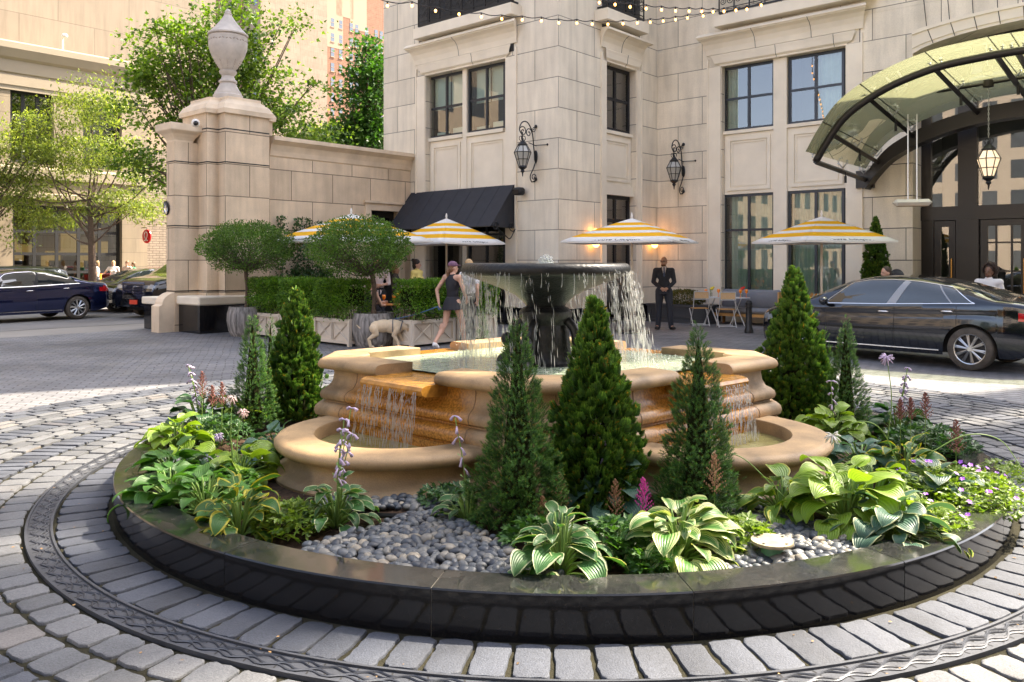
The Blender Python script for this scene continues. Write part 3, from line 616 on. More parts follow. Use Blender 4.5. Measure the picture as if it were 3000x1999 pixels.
b=MB(); z=zc0; b.extr(PS,[(0,z-1.9),(.06,z-1.9),(.06,z-1.25),(.12,z-1.2),(.12,z-.72),(.25,z-.62),(.42,z-.3),(.42,z-.06),(.34,z),(-3,z),(-3,z-.2),(0,z-.9)],vN,vE,0,.8); b.build('cornice',M['creamp'],shop)
b=MB(); b.extr(PS,[(0,wt+.12),(.10,wt+.12),(.10,wt+.5),(.0,wt+.55)],vN,vE); b.extr(PS,[(0,wb-.6),(.12,wb-.6),(.12,wb-.2),(0,wb-.1)],vN,vE); b.extr(PS,[(0,sft+.25),(.08,sft+.25),(.08,sft+.45),(0,sft+.5)],vN,vE); b.build('string_course',M['creamp'],shop)
M['shopglass']=glassmat('shop_glass',(.45,.55,.45),.10)
M['shopwarm']=mat('lit_shop_wall',(.32,.20,.10),.8,var=.3,vs=.5,emit=(1,.55,.2),es=.10)
for a,bb in (w1,w2): window(PS,a,bb,wb,wt,.25,3,(.62,),fw=.14,parent=shop,mf='black',glass='shopglass')
so=window(PS,sf[0],sf[1],.14,sft,.25,5,(.28,.48,.72),fw=.13,parent=shop,mf='black',name='shop_front',dep=3.0,glass='shopglass')
b=MB()
for k in range(7): c=sf[0]+(sf[1]-sf[0])*(k+.5)/7; h=random.uniform(1.2,2.6); b.pbox(PS,c-.35,c+.35,.6,.6+h,1.6,1.8)
b.pbox(PS,sf[0]+.2,sf[0]+3.2,.4,3.6,2.5,2.6); b.build('lit_display',M['shopwarm'],so)
b=MB()
for k in range(9): c=sf[0]+(sf[1]-sf[0])*(k+.3)/9; b.pbox(PS,c-.3,c+.3,.3,1.4+.3*(k%3),1.1,1.3)
b.build('display_shelf',M['room'],so)
b=MB(); holed(b,PS,-40,sU(632,0,uS-2.2)[0],zc0-1.2,34,[],.2,False)
V=np.concatenate(b.V); b=MB().add([( -2.2,-40,zc0-1.5),(-2.2,sU(632,0,uS-2.2)[0],0),(-2.2,sU(632,0,uS-2.2)[0],34),(-2.2,-40,34)],[(0,1,2,3)]); ve=sU(632,0,uS-2.2)[0]; b.add([(-2.2,ve,0),(-16,ve,0),(-16,ve,34),(-2.2,ve,34)],[(0,1,2,3)]); b.build('upper_wall',M['panelstone'],shop)
b=MB(); b.add([(-.2,vE+.01,0),(-.2,vE+6.5,0),(-.2,vE+6.5,6.8),(-.2,vE+.01,6.8),(-2.2,vE+.01,6.8),(-2.2,vE+6.5,6.8)],[(0,1,2,3),(3,2,5,4)]); b.build('painted_brick_wall',M['whitebrick'],shop)
b=MB(); b.box((-2.1,vE+2,8.4),(-2.15,vE+4,10)); 
q=sU(181,128); cp=MB(); cp.tube([(.1,q[0],zc0),(.1,q[0],zc0+.5),(.25,q[0],zc0+.62)],.04,6); cp.ell((.32,q[0],zc0+.6),(.13,.13,.10),8,6); cp.build('roof_camera',M['white_paint'],shop)
# red round shop sign, white ribbon mark
q=sU(408,694); rs=lthing('round_shop_sign','round red projecting shop sign with a white looped mark','sign',uS+.75,q[0]); rs.location.z=q[1]
rs.rotation_euler=(0,0,R(-32)); rs.scale=(.68,.68,.68)
b=MB(); b.lathe([(0,-.05),(.42,-.05),(.45,-.03),(.45,.03),(.42,.05),(0,.05)],n=32); o=b.build('sign_disc',mat('sign_red',(.62,.012,.015),.3),rs,smooth=True,sharp=40); o.rotation_euler=(R(90),0,0)
om=spline([(-.20,-.26),(-.10,-.27),(-.05,-.18),(-.15,.0),(-.16,.18),(-.02,.30),(.12,.2),(.12,.02),(.04,-.16),(.08,-.27),(.2,-.25)],6)
b=MB(); b.tube([(x,-.055,z) for x,z in om],.032,6); b.build('sign_mark',M['white_paint'],rs); b=MB(); b.tube([(0,0,.45),(0,0,.56),(-.6,.0,.56)],.02,6); b.build('bracket',M['black'],rs)
# ================================================================ far towers
uT=-128.0
tw=lthing('brick_tower','tall orange brick apartment tower with many small paired windows far behind the trees','building',uT,0)
tU_=lambda x,y=0: onU(x,y,uT)
va=tU_(795)[0]; vb=tU_(1190)[0]
M['brickfar']=stonemat('orange_brick',(.24,.125,.078),bw=1.2,bh=.4,mort=.03,joint=1.25,var=.12,bmp=.1)
b=MB(); b.box((-30,va,0),(0,vb,110)); b.build('wall',M['brickfar'],tw)
xs=[816,834,868,901,917,950,974,998,1029,1045,1074,1102,1117]
M['farglass']=mat('far_window',(.10,.12,.15),.15,spec=.8); M['farsill']=mat('terracotta_trim',(.34,.24,.16),.8)
rows=[EYE+(HY-y)/F*onU(950,0,uT)[0]*0 for y in ()]
t950=(uT+OU)/(((950-1500)/F)*ca-sa); cnt=0
for r in range(9):
    z=EYE+(HY-425)/F*t950+r*3.1
    for i,x in enumerate(xs):
        v=tU_(x)[0]; 
        if cnt<117 and z>12:
            m=MB(); m.box((-.05,v-.42,z),(.05,v+.42,z+1.75)); w=m.build('window',M['farglass'],tw); cnt+=1
            m=MB(); m.box((.0,v-.5,z-.18),(.16,v+.5,z-.004)); m.box((.051,v-.42,z+.84),(.09,v+.42,z+.92)); m.build('sill',M['farsill'],w)
b=MB()
for x,zz in ((979,49),(1050,54),(1010,56)): v=tU_(x)[0]; b=MB(); b.box((.0,v-2.2,zz-3),(.04,v+2.2,96)); b.build('pale_brick_band',M['farsill'],tw)
t2=thing('pale_tower','pale stone tower beside the brick apartment tower with a brick corner strip','building',(-60,150,0),-AN)
q=wp(632,0,150); q2=wp(796,0,150)
b=MB(); b.box((0,0,0),(14,14,100)); 
o=b.build('wall',stonemat('pale_far_stone',(.28,.21,.15),bw=2,bh=1,mort=.02,joint=.8,var=.08,bmp=.1),t2)
t2.location=(q2[0]-10.3,152,0)
b=MB()
for k in range(13): b.box((11.9,-.05,30+k*3.3),(12.9,.0,31.7+k*3.3)); b.box((3.3,-.05,30+k*3.3),(4.3,.0,31.7+k*3.3))
b.build('window_column',M['farglass'],t2)
b=MB(); b.box((.0,-.12,0),(2.8,-.002,100)); b.box((7.2,-.08,0),(8.4,-.002,100)); b.build('brick_strip',M['brickfar'],t2)
# granite planter ring
M['granite']=mat('polished_dark_granite',(.009,.009,.010),.07,var=.5,vs=90,bmp=.01,bs=200,spec=.45)
m_,nt_,b_,o_=newmat('polished_granite_top'); b_.inputs['Roughness'].default_value=.07
cc=ramp(nt_,noise(nt_,160,3),[(.35,(.006,.007,.007)),(.6,(.026,.027,.026)),(.8,(.085,.082,.078))]); dust=ramp(nt_,noise(nt_,5,6),[(.55,0.0),(.78,.14)])
nt_.links.new(mix(nt_,dust,cc,(.16,.135,.10)),b_.inputs['Base Color']); nt_.links.new(ramp(nt_,noise(nt_,5,6),[(.45,.07),(.75,.4)]),b_.inputs['Roughness']); M['granite_top']=m_
ring=thing('granite_planter_ring','low circular planter kerb of polished black granite around the fountain bed','planter',(CX,CY,0))
for k in range(18):
    a0=R(-122.2+20.15*k+.04); a1=R(-122.2+20.15*(k+1)-.04)
    if k==17: a1=R(-122.2+360-.04)
    b=MB(); b.lathe([(3.35,.0),(3.35,.221),(3.344,.228)],n=14,a0=a0,a1=a1); 
    o=b.build('kerb_segment',M['granite'],ring,smooth=True,sharp=30)
    b=MB(); b.lathe([(3.344,.228),(3.125,.228),(3.120,.223),(3.12,.05)],n=14,a0=a0,a1=a1); 
    for a in (a0,a1): b.add([(3.12*math.cos(a),3.12*math.sin(a),0),(3.35*math.cos(a),3.35*math.sin(a),0),(3.35*math.cos(a),3.35*math.sin(a),.224),(3.12*math.cos(a),3.12*math.sin(a),.224)],[(0,1,2,3)])
    b.build('kerb_top',M['granite_top'],o,smooth=True,sharp=30)
b=MB(); b.lathe([(3.13,.01),(3.342,.01),(3.342,.218),(3.13,.218),(3.13,.01)],n=120); b.build('joint_mortar',mat('joint_mortar',(.35,.32,.28),.9),ring)
# ================================================================ fountain
def fstone(name,col,wet=0):
    m,nt,b,o=newmat(name); tc=N(nt,'ShaderNodeTexCoord').outputs['Object']
    c=mix(nt,1,mix(nt,1,col,ramp(nt,noise(nt,2.2,6,vec=tc),[(.34,(.42,.41,.38)),(.46,(.82,.81,.80)),(.64,(1.2,1.17,1.1))]),'MULTIPLY'),ramp(nt,noise(nt,170,2,vec=tc),[(.3,.82),(.7,1.13)]),'MULTIPLY')
    rg=.62
    if wet:
        at=N(nt,'ShaderNodeUVMap'); sp=N(nt,'ShaderNodeSeparateXYZ'); nt.links.new(at.outputs[0],sp.inputs[0])
        w=mth(nt,'MULTIPLY_ADD',mth(nt,'ABSOLUTE',mth(nt,'ADD',sp.outputs[0],-.5)),-1,.5)   # 0 edge, .5 middle of the side
        w=mth(nt,'ADD',w,mth(nt,'MULTIPLY_ADD',noise(nt,4,5,vec=tc),.16,-.08)); f=ramp(nt,w,[(.11,0.0),(.24,1.0)]); f=mth(nt,'MULTIPLY',f,sp.outputs[1])
        oc=mix(nt,1,(.32,.14,.022),ramp(nt,noise(nt,60,4,vec=tc),[(.35,.55),(.7,1.5)]),'MULTIPLY'); c=mix(nt,f,c,oc); rr=mth(nt,'MULTIPLY_ADD',f,-.38,.62); nt.links.new(rr,b.inputs['Roughness'])
    else: b.inputs['Roughness'].default_value=rg
    nt.links.new(c,b.inputs['Base Color']); bump(nt,noise(nt,90,5,vec=tc),b,.35,.006); return m
M['fstone']=fstone('fountain_limestone',(.36,.245,.13)); M['fstonew']=fstone('stained_fountain_limestone',(.36,.245,.13),1)
M['ochre']=mat('ochre_wet_stone',(.38,.175,.028),.16,var=.4,vs=14,bmp=.25,bs=70,spec=.7)
FX,FY=.30,7.12; ZR=.89
fo=thing('stone_fountain','large tan stone fountain with moulded octagonal basin and ochre stained spill lips','fountain',(FX,FY,0))
oct_=[(x*.975,y) for x,y in [(-1.93,-.26),(-.36,-1.60),(.36,-1.60),(1.93,-.26),(1.93,.26),(.36,1.60),(-.36,1.60),(-1.93,.26)]]
def offs(poly,d):
    n=len(poly); out=[]
    for i in range(n):
        p0,p1,p2=[np.array(poly[(i+k)%n]) for k in (-1,0,1)]; e1=p1-p0; e2=p2-p1; n1=np.array([e1[1],-e1[0]])/np.linalg.norm(e1); n2=np.array([e2[1],-e2[0]])/np.linalg.norm(e2)
        b_=n1+n2; b_/=np.linalg.norm(b_); out.append(tuple(p1+b_*d/np.dot(b_,n1)))
    return out
prof=[(-.30,.80),(-.08,.80),(-.085,.76),(-.075,.70),(-.05,.655),(-.01,.635),(.015,.615),(.025,.585),(.015,.555),(-.02,.535),(-.02,.525),(.035,.518),(.06,.495),(.07,.46),(.06,.425),(.03,.405),(.03,.398),(.045,.395),(.045,-.02)]
wall=MB(); NS=14
diag=(0,2,4,6)
for s in range(8):
    A=[offs(oct_,o)[s] for o,z in prof]; B=[offs(oct_,o)[(s+1)%8] for o,z in prof]
    V=[];U=[]
    for i in range(NS+1):
        t=i/NS
        for (a,b_,(o,z)) in zip(A,B,prof): V.append((a[0]+(b_[0]-a[0])*t,a[1]+(b_[1]-a[1])*t,z)); U.append((t,1.0 if s in diag else 0.0))
    n=len(prof); wall.add(V,[(i*n+j,(i+1)*n+j,(i+1)*n+j+1,i*n+j+1) for i in range(NS) for j in range(n-1)],U)
wall.build('basin_wall',M['fstonew'],fo,smooth=True,sharp=38)
b=MB(); ins=offs(oct_,-.30)
for s in range(8):
    for t in ((.16,.84) if s in diag else (.5,)):
        A=[offs(oct_,o+.0015)[s] for o,z in prof[1:]]; B=[offs(oct_,o+.0015)[(s+1)%8] for o,z in prof[1:]]; q=MB(); q.tube([(a[0]+(c[0]-a[0])*t,a[1]+(c[1]-a[1])*t,z) for a,c,(o,z) in zip(A,B,prof[1:])],.0028,4); q.build('stone_joint',mat('fountain_joint',(.16,.11,.07),.9),fo)
b=MB(); b.add([(x,y,z) for x,y in ins for z in (.0,.80)],[(2*i,2*((i+1)%8),2*((i+1)%8)+1,2*i+1) for i in range(8)]); b.add([(x,y,.42) for x,y in ins],[tuple(range(8))]); b.build('basin_inside',mat('basin_lining',(.42,.50,.36),.6,var=.15,vs=3),fo)
# rim: rounded nosing, broken in the middle of each diagonal side for the lip
rp=[(-.30,.805),(-.30,.885),(-.29,.89),(-.02,.89),(.015,.882),(.035,.862),(.042,.84),(.036,.818),(.015,.80),(-.05,.795)]
def rimseg(s,t0,t1):
    A=[offs(oct_,o)[s] for o,z in rp]; B=[offs(oct_,o)[(s+1)%8] for o,z in rp]; V=[]
    for t in (t0,t1):
        for a,b_,(o,z) in zip(A,B,rp): V.append((a[0]+(b_[0]-a[0])*t,a[1]+(b_[1]-a[1])*t,z))
    n=len(rp); return MB().add(V,[(j,n+j,n+(j+1)%n,(j+1)%n) for j in range(n)]+[tuple(range(n-1,-1,-1)),tuple(range(n,2*n))])
G0,G1=.36,.68
for s in range(8):
    if s in diag:
        for a,c in ((0,G0),(G1,1)): rimseg(s,a,c).build('rim_stone',M['fstone'],fo,smooth=True,sharp=40)
    else: rimseg(s,0,1).build('rim_stone',M['fstone'],fo,smooth=True,sharp=40)
# corner pads that notch the rim at the ends
b=MB()
for sx in (-1,1):
    b.lathe([(0,.893),(.13,.893),(.145,.88),(.145,.80)],(sx*1.68,0,0),20)
b.build('rim_pad',M['fstone'],fo,smooth=True,sharp=40)
lips=[]
for s in diag:
    p0,p1=np.array(oct_[s]),np.array(oct_[(s+1)%8]); e=(p1-p0); Ln=np.linalg.norm(e); e/=Ln; nn=np.array([e[1],-e[0]])
    a=p0+e*Ln*(G0-.01); c=p0+e*Ln*(G1+.01)
    pr=[(-.34,.812),(.13,.806),(.165,.795),(.178,.772),(.17,.745),(.14,.725),(.02,.715),(-.34,.715)]
    V=[(q[0]+nn[0]*o,q[1]+nn[1]*o,z) for q in (a,c) for o,z in pr]; n=len(pr)
    MB().add(V,[(j,(j+1)%n,n+(j+1)%n,n+j) for j in range(n)]+[tuple(range(n)),tuple(range(2*n-1,n-1,-1))]).build('spill_lip',M['ochre'],fo,smooth=True,sharp=40)
    lips.append((a+nn*.178,c+nn*.178,nn,p0+e*Ln*.5))
# lower half round bowls on the two near sides
for s in (0,2):
    p0,p1=np.array(oct_[s]),np.array(oct_[(s+1)%8]); mid=(p0+p1)/2; e=p1-p0; nn=np.array([e[1],-e[0]])/np.linalg.norm(e)
    c=mid+nn*.03; an=math.atan2(nn[1],nn[0]); Rr=.89
    pr=[(Rr-.26,.12),(Rr-.26,.42),(Rr-.25,.432),(Rr-.03,.432),(Rr+.01,.422),(Rr+.03,.398),(Rr+.03,.375),(Rr+.015,.352),(Rr-.02,.338),(Rr-.06,.332),(Rr-.075,.31),(Rr-.08,.28),(Rr-.06,.24),(Rr-.02,.21),(Rr+.02,.195),(Rr+.035,.17),(Rr+.03,.145),(Rr+.01,.13),(Rr+.03,.12),(Rr+.06,.11),(Rr+.06,-.02)]
    b=MB(); b.lathe(pr,(c[0],c[1],0),48,an-PI/2,an+PI/2); b.build('lower_bowl',M['fstone'],fo,smooth=True,sharp=40)
    b=MB(); b.lathe([(0,.14),(Rr-.255,.14)],(c[0],c[1],0),32,an-PI/2,an+PI/2); b.build('bowl_floor',mat('bowl_lining',(.36,.30,.13),.6,var=.2,vs=4),fo)
# ---- pedestal and dish of dark stone
BX,BY=.285-FX,6.96-FY
M['darkstone']=mat('wet_dark_stone',(.012,.013,.014),.38,var=.3,vs=20,bmp=.5,bs=45,spec=.28)
ped=thing('fountain_pedestal','wet black stone pedestal with scroll feet standing in the fountain basin','pedestal',(.285,6.96,.4))
b=MB(); b.lathe([(.30,0),(.30,.42),(.26,.44),(.23,.47),(.215,.55),(.20,.70),(.18,.76),(.20,.79),(.225,.83),(.225,.87),(.19,.905),(.14,.92),(.155,.95)],n=28); b.build('column',M['darkstone'],ped,smooth=True,sharp=35)
for k in range(4):
    a=PI/4+k*PI/2+.3; b=MB(); c_,s_=math.cos(a),math.sin(a)
    pr=spline([(.20,.80),(.27,.72),(.30,.58),(.34,.48),(.42,.42),(.43,.30),(.42,0)],5)
    b.tube([(r*c_,r*s_,z) for r,z in pr],[.04+.03*i/len(pr) for i in range(len(pr))],8); b.ell((.37*c_,.37*s_,.62),(.055,.055,.06),10,8); b.build('scroll_foot',M['darkstone'],ped,smooth=True)
dish=thing('fountain_dish','wide black stone dish spilling water on top of the fountain pedestal','fountain dish',(.285,6.96,1.35))
b=MB(); b.lathe([(.0,-.09),(.145,-.07),(.16,-.04),(.19,.0),(.26,.06),(.40,.125),(.54,.175),(.645,.215),(.665,.225),(.69,.228),(.71,.245),(.718,.275),(.712,.30),(.695,.322),(.67,.33),(.645,.322),(.63,.30),(.5,.27),(.0,.25)],n=64); b.build('dish_stone',M['darkstone'],dish,smooth=True,sharp=50)
# ---- water
def watermat(name,deep,foam,fscale,center=None,fr=1.0,amount=.5,bm=.5):
    m,nt,b,o=newmat(name); tc=N(nt,'ShaderNodeTexCoord').outputs['Object']
    f=ramp(nt,noise(nt,fscale,7,vec=tc,rough=.7),[(amount,0.0),(amount+.2,.75)])
    if center:
        vl=N(nt,'ShaderNodeVectorMath',operation='DISTANCE'); nt.links.new(tc,vl.inputs[0]); vl.inputs[1].default_value=(*center,0)
        f=mth(nt,'MULTIPLY',f,ramp(nt,vl.outputs['Value'],[(.45,1.0),(.95,.35),(1,.2)]))
    nt.links.new(mix(nt,f,deep,foam),b.inputs['Base Color']); b.inputs['Roughness'].default_value=.08; b.inputs['Specular IOR Level'].default_value=.6
    h=mth(nt,'ADD',noise(nt,11,4,vec=tc),mth(nt,'MULTIPLY',f,.4)); bump(nt,h,b,bm,.035); return m
M['pool']=watermat('pool_water',(.34,.42,.29),(.68,.73,.64),9,(.04,-.16),amount=.43,bm=.5)
b=MB(); ip=offs(oct_,-.29); pts=[]
b.add([(x,y,.828) for x,y in ip],[tuple(range(8))]); o=b.build('water',M['pool'],loc=(FX,FY,0)); struct(o)
M['pool2']=watermat('bowl_water',(.27,.25,.10),(.6,.58,.42),7,amount=.62,bm=.12)
for s in (0,2):
    p0,p1=np.array(oct_[s]),np.array(oct_[(s+1)%8]); mid=(p0+p1)/2; e=p1-p0; nn=np.array([e[1],-e[0]])/np.linalg.norm(e); c=mid+nn*.03; an=math.atan2(nn[1],nn[0])
    b=MB(); b.lathe([(0,.335),(.675,.335)],(0,0,0),32,an-PI/2,an+PI/2); struct(b.build('water',M['pool2'],loc=(FX+c[0],FY+c[1],0)))
b=MB(); b.lathe([(0,.306),(.64,.306)],n=32); struct(b.build('water',M['pool'],loc=(.285,6.96,1.35)))
m,nt,b_,o_=newmat('falling_water'); b_.inputs['Base Color'].default_value=(.62,.64,.63,1); b_.inputs['Roughness'].default_value=.05; b_.inputs['Specular IOR Level'].default_value=.8
tr=N(nt,'ShaderNodeBsdfTransparent'); tl=N(nt,'ShaderNodeBsdfTranslucent'); tl.inputs[0].default_value=(.6,.6,.58,1)
x1=N(nt,'ShaderNodeMixShader'); x1.inputs[0].default_value=.5; nt.links.new(b_.outputs[0],x1.inputs[1]); nt.links.new(tl.outputs[0],x1.inputs[2])
x2=N(nt,'ShaderNodeMixShader'); x2.inputs[0].default_value=.62; nt.links.new(x1.outputs[0],x2.inputs[1]); nt.links.new(tr.outputs[0],x2.inputs[2]); nt.links.new(x2.outputs[0],o_.inputs[0]); M['drops']=m
def drops(mb,P,ln,r):   # elongated drops at P (n,3) with direction vectors ln (n,3) and radii r
    n=len(P); L_=np.linalg.norm(ln,axis=1)[:,None]; d=ln/L_; a=np.cross(d,[0.3,1,0.1]); a/=np.linalg.norm(a,axis=1)[:,None]; c=np.cross(d,a); r=r[:,None]
    V=np.stack([P-ln/2]+[P-ln*.1+r*(a*math.cos(t)+c*math.sin(t)) for t in (0,PI/2,PI,1.5*PI)]+[P+ln*.28+r*.9*(a*math.cos(t)+c*math.sin(t)) for t in (0,PI/2,PI,1.5*PI)]+[P+ln/2],1)
    mb.many(V,[(0,1,2),(0,2,3),(0,3,4),(0,4,1)]+[(1+i,5+i,5+(i+1)%4,1+(i+1)%4) for i in range(4)]+[(5,9,6),(6,9,7),(7,9,8),(8,9,5)])
b=MB(); g=np.random.default_rng(3)
# jets leave the dish rim in clumps and fall 0.78 m, drifting outwards
ns=150; th=g.uniform(0,2*PI,ns); wgt=.25+.75*np.abs(np.cos(th))**1.5
keep=g.random(ns)<wgt; th=th[keep]
for t in th:
    k=g.integers(16,40); u=np.sort(g.random(k)); T=.40*np.sqrt(g.random(k)); vr=g.uniform(.05,.30); wx=g.uniform(.05,.45)
    r=.70+vr*T+g.normal(0,.008,k)*(1+T*5); z=1.63-4.9*T**2+g.normal(0,.008,k); a=t+g.normal(0,.010,k)*(1+T*4)
    P=np.stack([.285+r*np.cos(a)+wx*T,6.96+r*np.sin(a),z],1); vz=-9.8*T-.25; ln=np.stack([vr*np.cos(a)+wx,vr*np.sin(a),vz],1)*(.010+.008*g.random(k))[:,None]
    ok=P[:,2]>.84; drops(b,P[ok],ln[ok]*1.9,g.uniform(.0009,.0028,k)[ok])
# short strings hanging off the near rim
for t in g.uniform(-PI,0,60):
    zz=1.63-g.uniform(.02,.20); b.tube([(.285+.708*math.cos(t),6.96+.708*math.sin(t),1.62),(.285+.712*math.cos(t+.004),6.96+.712*math.sin(t+.004),(1.62+zz)/2),(.285+.714*math.cos(t-.003),6.96+.714*math.sin(t-.003),zz)],[.0035,.002,.0045],5)
o=b.build('falling_water',M['drops'],smooth=True); tag(o,'streams and drops of water falling from the rim of the black dish into the basin','falling water',kind='stuff')
b=MB(); g=np.random.default_rng(5)
n=420; th=g.uniform(0,2*PI,n); hh=g.random(n)**1.2; r=.012+.085*(1-hh)*g.random(n)**.5+.05*hh*g.random(n); P=np.stack([.285+r*np.cos(th),6.96+r*np.sin(th),1.65+.105*hh-.5*r],1); drops(b,P,np.stack([g.normal(0,.006,n),g.normal(0,.006,n),.012+.012*g.random(n)],1),g.uniform(.003,.008,n))
b.ell((.285,6.96,1.66),(.09,.09,.04),14,8); b.ell((.285,6.96,1.69),(.045,.045,.045),12,8)
tag(b.build('water_jet',M['drops'],smooth=True),'bubbling water jet rising from the middle of the black dish','water jet',kind='stuff')
# splash in the pool
b=MB(); n=700; th=g.uniform(0,2*PI,n); r=np.abs(g.normal(.92,.12,n)); P=np.stack([.336+r*np.cos(th),6.96+r*np.sin(th),.835+.07*g.random(n)**2.2],1); drops(b,P,np.stack([g.normal(0,.008,n),g.normal(0,.008,n),.006+.014*g.random(n)],1),g.uniform(.002,.006,n))
tag(b.build('splash_drops',M['drops'],smooth=True),'white splashes where the falling water hits the pool','splash',kind='stuff')
for i,(a,c,nn,mid) in enumerate(lips):
    if i in (1,2) and False: continue
    b=MB(); n=900 if i<2 else 80; t=g.random(n)*.94+.03; T=.42*np.sqrt(g.random(n)); wv=np.clip(np.sin(t*37+i)*.5+.6+(t>.55)*.5,0,1); kp=g.random(n)<wv; t=t[kp];T=T[kp];n=len(t)
    o=.012+.22*T+g.normal(0,.006,n); P=np.stack([a[0]+(c[0]-a[0])*t+nn[0]*o+FX,a[1]+(c[1]-a[1])*t+nn[1]*o+FY,.74-2.6*T**2+g.normal(0,.006,n)],1)
    ok=P[:,2]>.34; drops(b,P[ok],(np.stack([nn[0]*.22+0*T,nn[1]*.22+0*T,-5*T-.25],1)*.034)[ok],g.uniform(.0010,.0026,n)[ok])
    for t in g.random(26 if i<2 else 6)*.92+.04:
        q=a+(c-a)*t; zz=g.uniform(.35,.66); pp=[(q[0]+nn[0]*k*.03+FX+g.normal(0,.003),q[1]+nn[1]*k*.03+FY,.76-(.76-zz)*k**1.6) for k in np.linspace(0,1,6)]; b.tube(pp,[.003,.0025,.003,.0022,.003,.002],5)
    tag(b.build('spilling_water',M['drops'],smooth=True),['thin curtain of water falling off the ochre lip into the left bowl','thin curtain of water falling off the ochre lip into the right bowl','water trickling off the back right spill lip','water trickling off the back left spill lip'][i],'falling water',kind='stuff')
# ================================================================ planting inside the ring
ZS=.15
M['soil']=mat('dark_mulch',(.045,.028,.018),.95,var=.6,vs=30,bmp=1,bs=60,spec=.15)
b=MB(); 
def soilz(r,a): return ZS-.01+.018*math.sin(a*5+r*3)+.012*math.sin(r*9+a*2)
rs_=np.linspace(.0,3.119,22); V=[(CX+r*math.cos(a),CY+r*math.sin(a),soilz(r,a)) for r in rs_ for a in np.linspace(0,2*PI,97)[:-1]]
b.add(V,[(i*96+j,i*96+(j+1)%96,(i+1)*96+(j+1)%96,(i+1)*96+j) for i in range(21) for j in range(96)]); struct(b.build('soil',M['soil'],smooth=True))
# mulch chips
g=np.random.default_rng(11)
def frames(d,roll=None,g=g):
    d=d/np.linalg.norm(d,axis=1)[:,None]; n=len(d); r=g.normal(size=(n,3)); s=np.cross(d,r); s/=np.linalg.norm(s,axis=1)[:,None]; u=np.cross(s,d)
    return s,d,u
def frames_up(d,up,jit=.3,g=g):     # normal as near to up as the direction allows
    d=d/np.linalg.norm(d,axis=1)[:,None]; r=up+g.normal(size=d.shape)*jit; s=np.cross(d,r); s/=np.linalg.norm(s,axis=1)[:,None]+1e-9; u=np.cross(s,d); return s,d,u
def scatter(mb,T,faces,P,fr,sc,uv=None):
    T=np.asarray(T,float); s,d,u=fr; sc=np.broadcast_to(np.asarray(sc,float),(len(P),))[:,None,None]
    V=P[:,None,:]+sc*(T[None,:,0:1]*s[:,None,:]+T[None,:,1:2]*d[:,None,:]+T[None,:,2:3]*u[:,None,:]); mb.many(V,faces,uv); return mb
LEAF=[(0,0,0),(.30,.38,.07),(0,1,-.06),(-.30,.38,.07),(0,.45,0)]; LF=[(0,1,4),(1,2,4),(2,3,4),(3,0,4)]
LEAFQ=[(0,0,0),(.32,.42,.05),(0,1,-.05),(-.32,.42,.05)]; LFQ=[(0,1,2),(0,2,3)]
n=2600; r=3.08*np.sqrt(g.random(n)); a=g.random(n)*2*PI; P=np.stack([CX+r*np.cos(a),CY+r*np.sin(a),np.array([soilz(q,w) for q,w in zip(r,a)])+.004],1)
b=MB(); d=g.normal(size=(n,3)); d[:,2]*=.3; scatter(b,[(-.2,0,0),(.2,0,.05),(.15,1,0),(-.15,1,.05)],[(0,1,2,3)],P,frames_up(d,np.array([0,0,1.])),g.uniform(.012,.035,n)); o=b.build('mulch',mat('bark_chip',(.10,.055,.032),.9,isl=.6)); tag(o,'brown bark mulch strewn over the soil of the round bed','mulch',kind='stuff')
# ---- pebbles
m,nt,b_,o_=newmat('river_pebble'); gg=N(nt,'ShaderNodeObjectInfo').outputs['Random']; gi=N(nt,'ShaderNodeNewGeometry').outputs['Random Per Island']
k=mth(nt,'FRACT',mth(nt,'ADD',gg,gi)); c=ramp(nt,k,[(0,(.022,.026,.034)),(.3,(.050,.060,.075)),(.6,(.095,.103,.110)),(.85,(.155,.15,.135)),(1,(.27,.235,.18))])
nt.links.new(mix(nt,1,c,ramp(nt,noise(nt,40,4),[(.3,.8),(.7,1.15)]),'MULTIPLY'),b_.inputs['Base Color']); b_.inputs['Roughness'].default_value=.5; bump(nt,noise(nt,90,3),b_,.15,.004); M['pebble']=m
def inpoly(x,y,pl):
    c=False; n=len(pl)
    for i in range(n):
        x1,y1=pl[i][:2]; x2,y2=pl[(i+1)%n][:2]
        if (y1>y)!=(y2>y) and x<(x2-x1)*(y-y1)/(y2-y1)+x1: c=not c
    return c
zones=[[(880,1640),(905,1603),(1080,1555),(1215,1505),(1290,1508),(1420,1568),(1482,1600),(1530,1640),(1560,1705),(1300,1703),(1000,1672)],
 [(2100,1475),(2240,1490),(2430,1545),(2615,1600),(2560,1645),(2300,1690),(2120,1705),(2080,1600)],
 [(1040,1460),(1350,1468),(1370,1500),(1030,1492)],[(420,1372),(440,1325),(520,1310),(700,1370),(640,1440),(560,1470),(430,1440)],[(2080,1440),(2200,1440),(2240,1480),(2090,1470)],[(960,1462),(1050,1460),(1050,1500),(900,1520)],[(1480,1650),(1640,1690),(1560,1712),(1430,1705)]]
pb=[]; cell={}
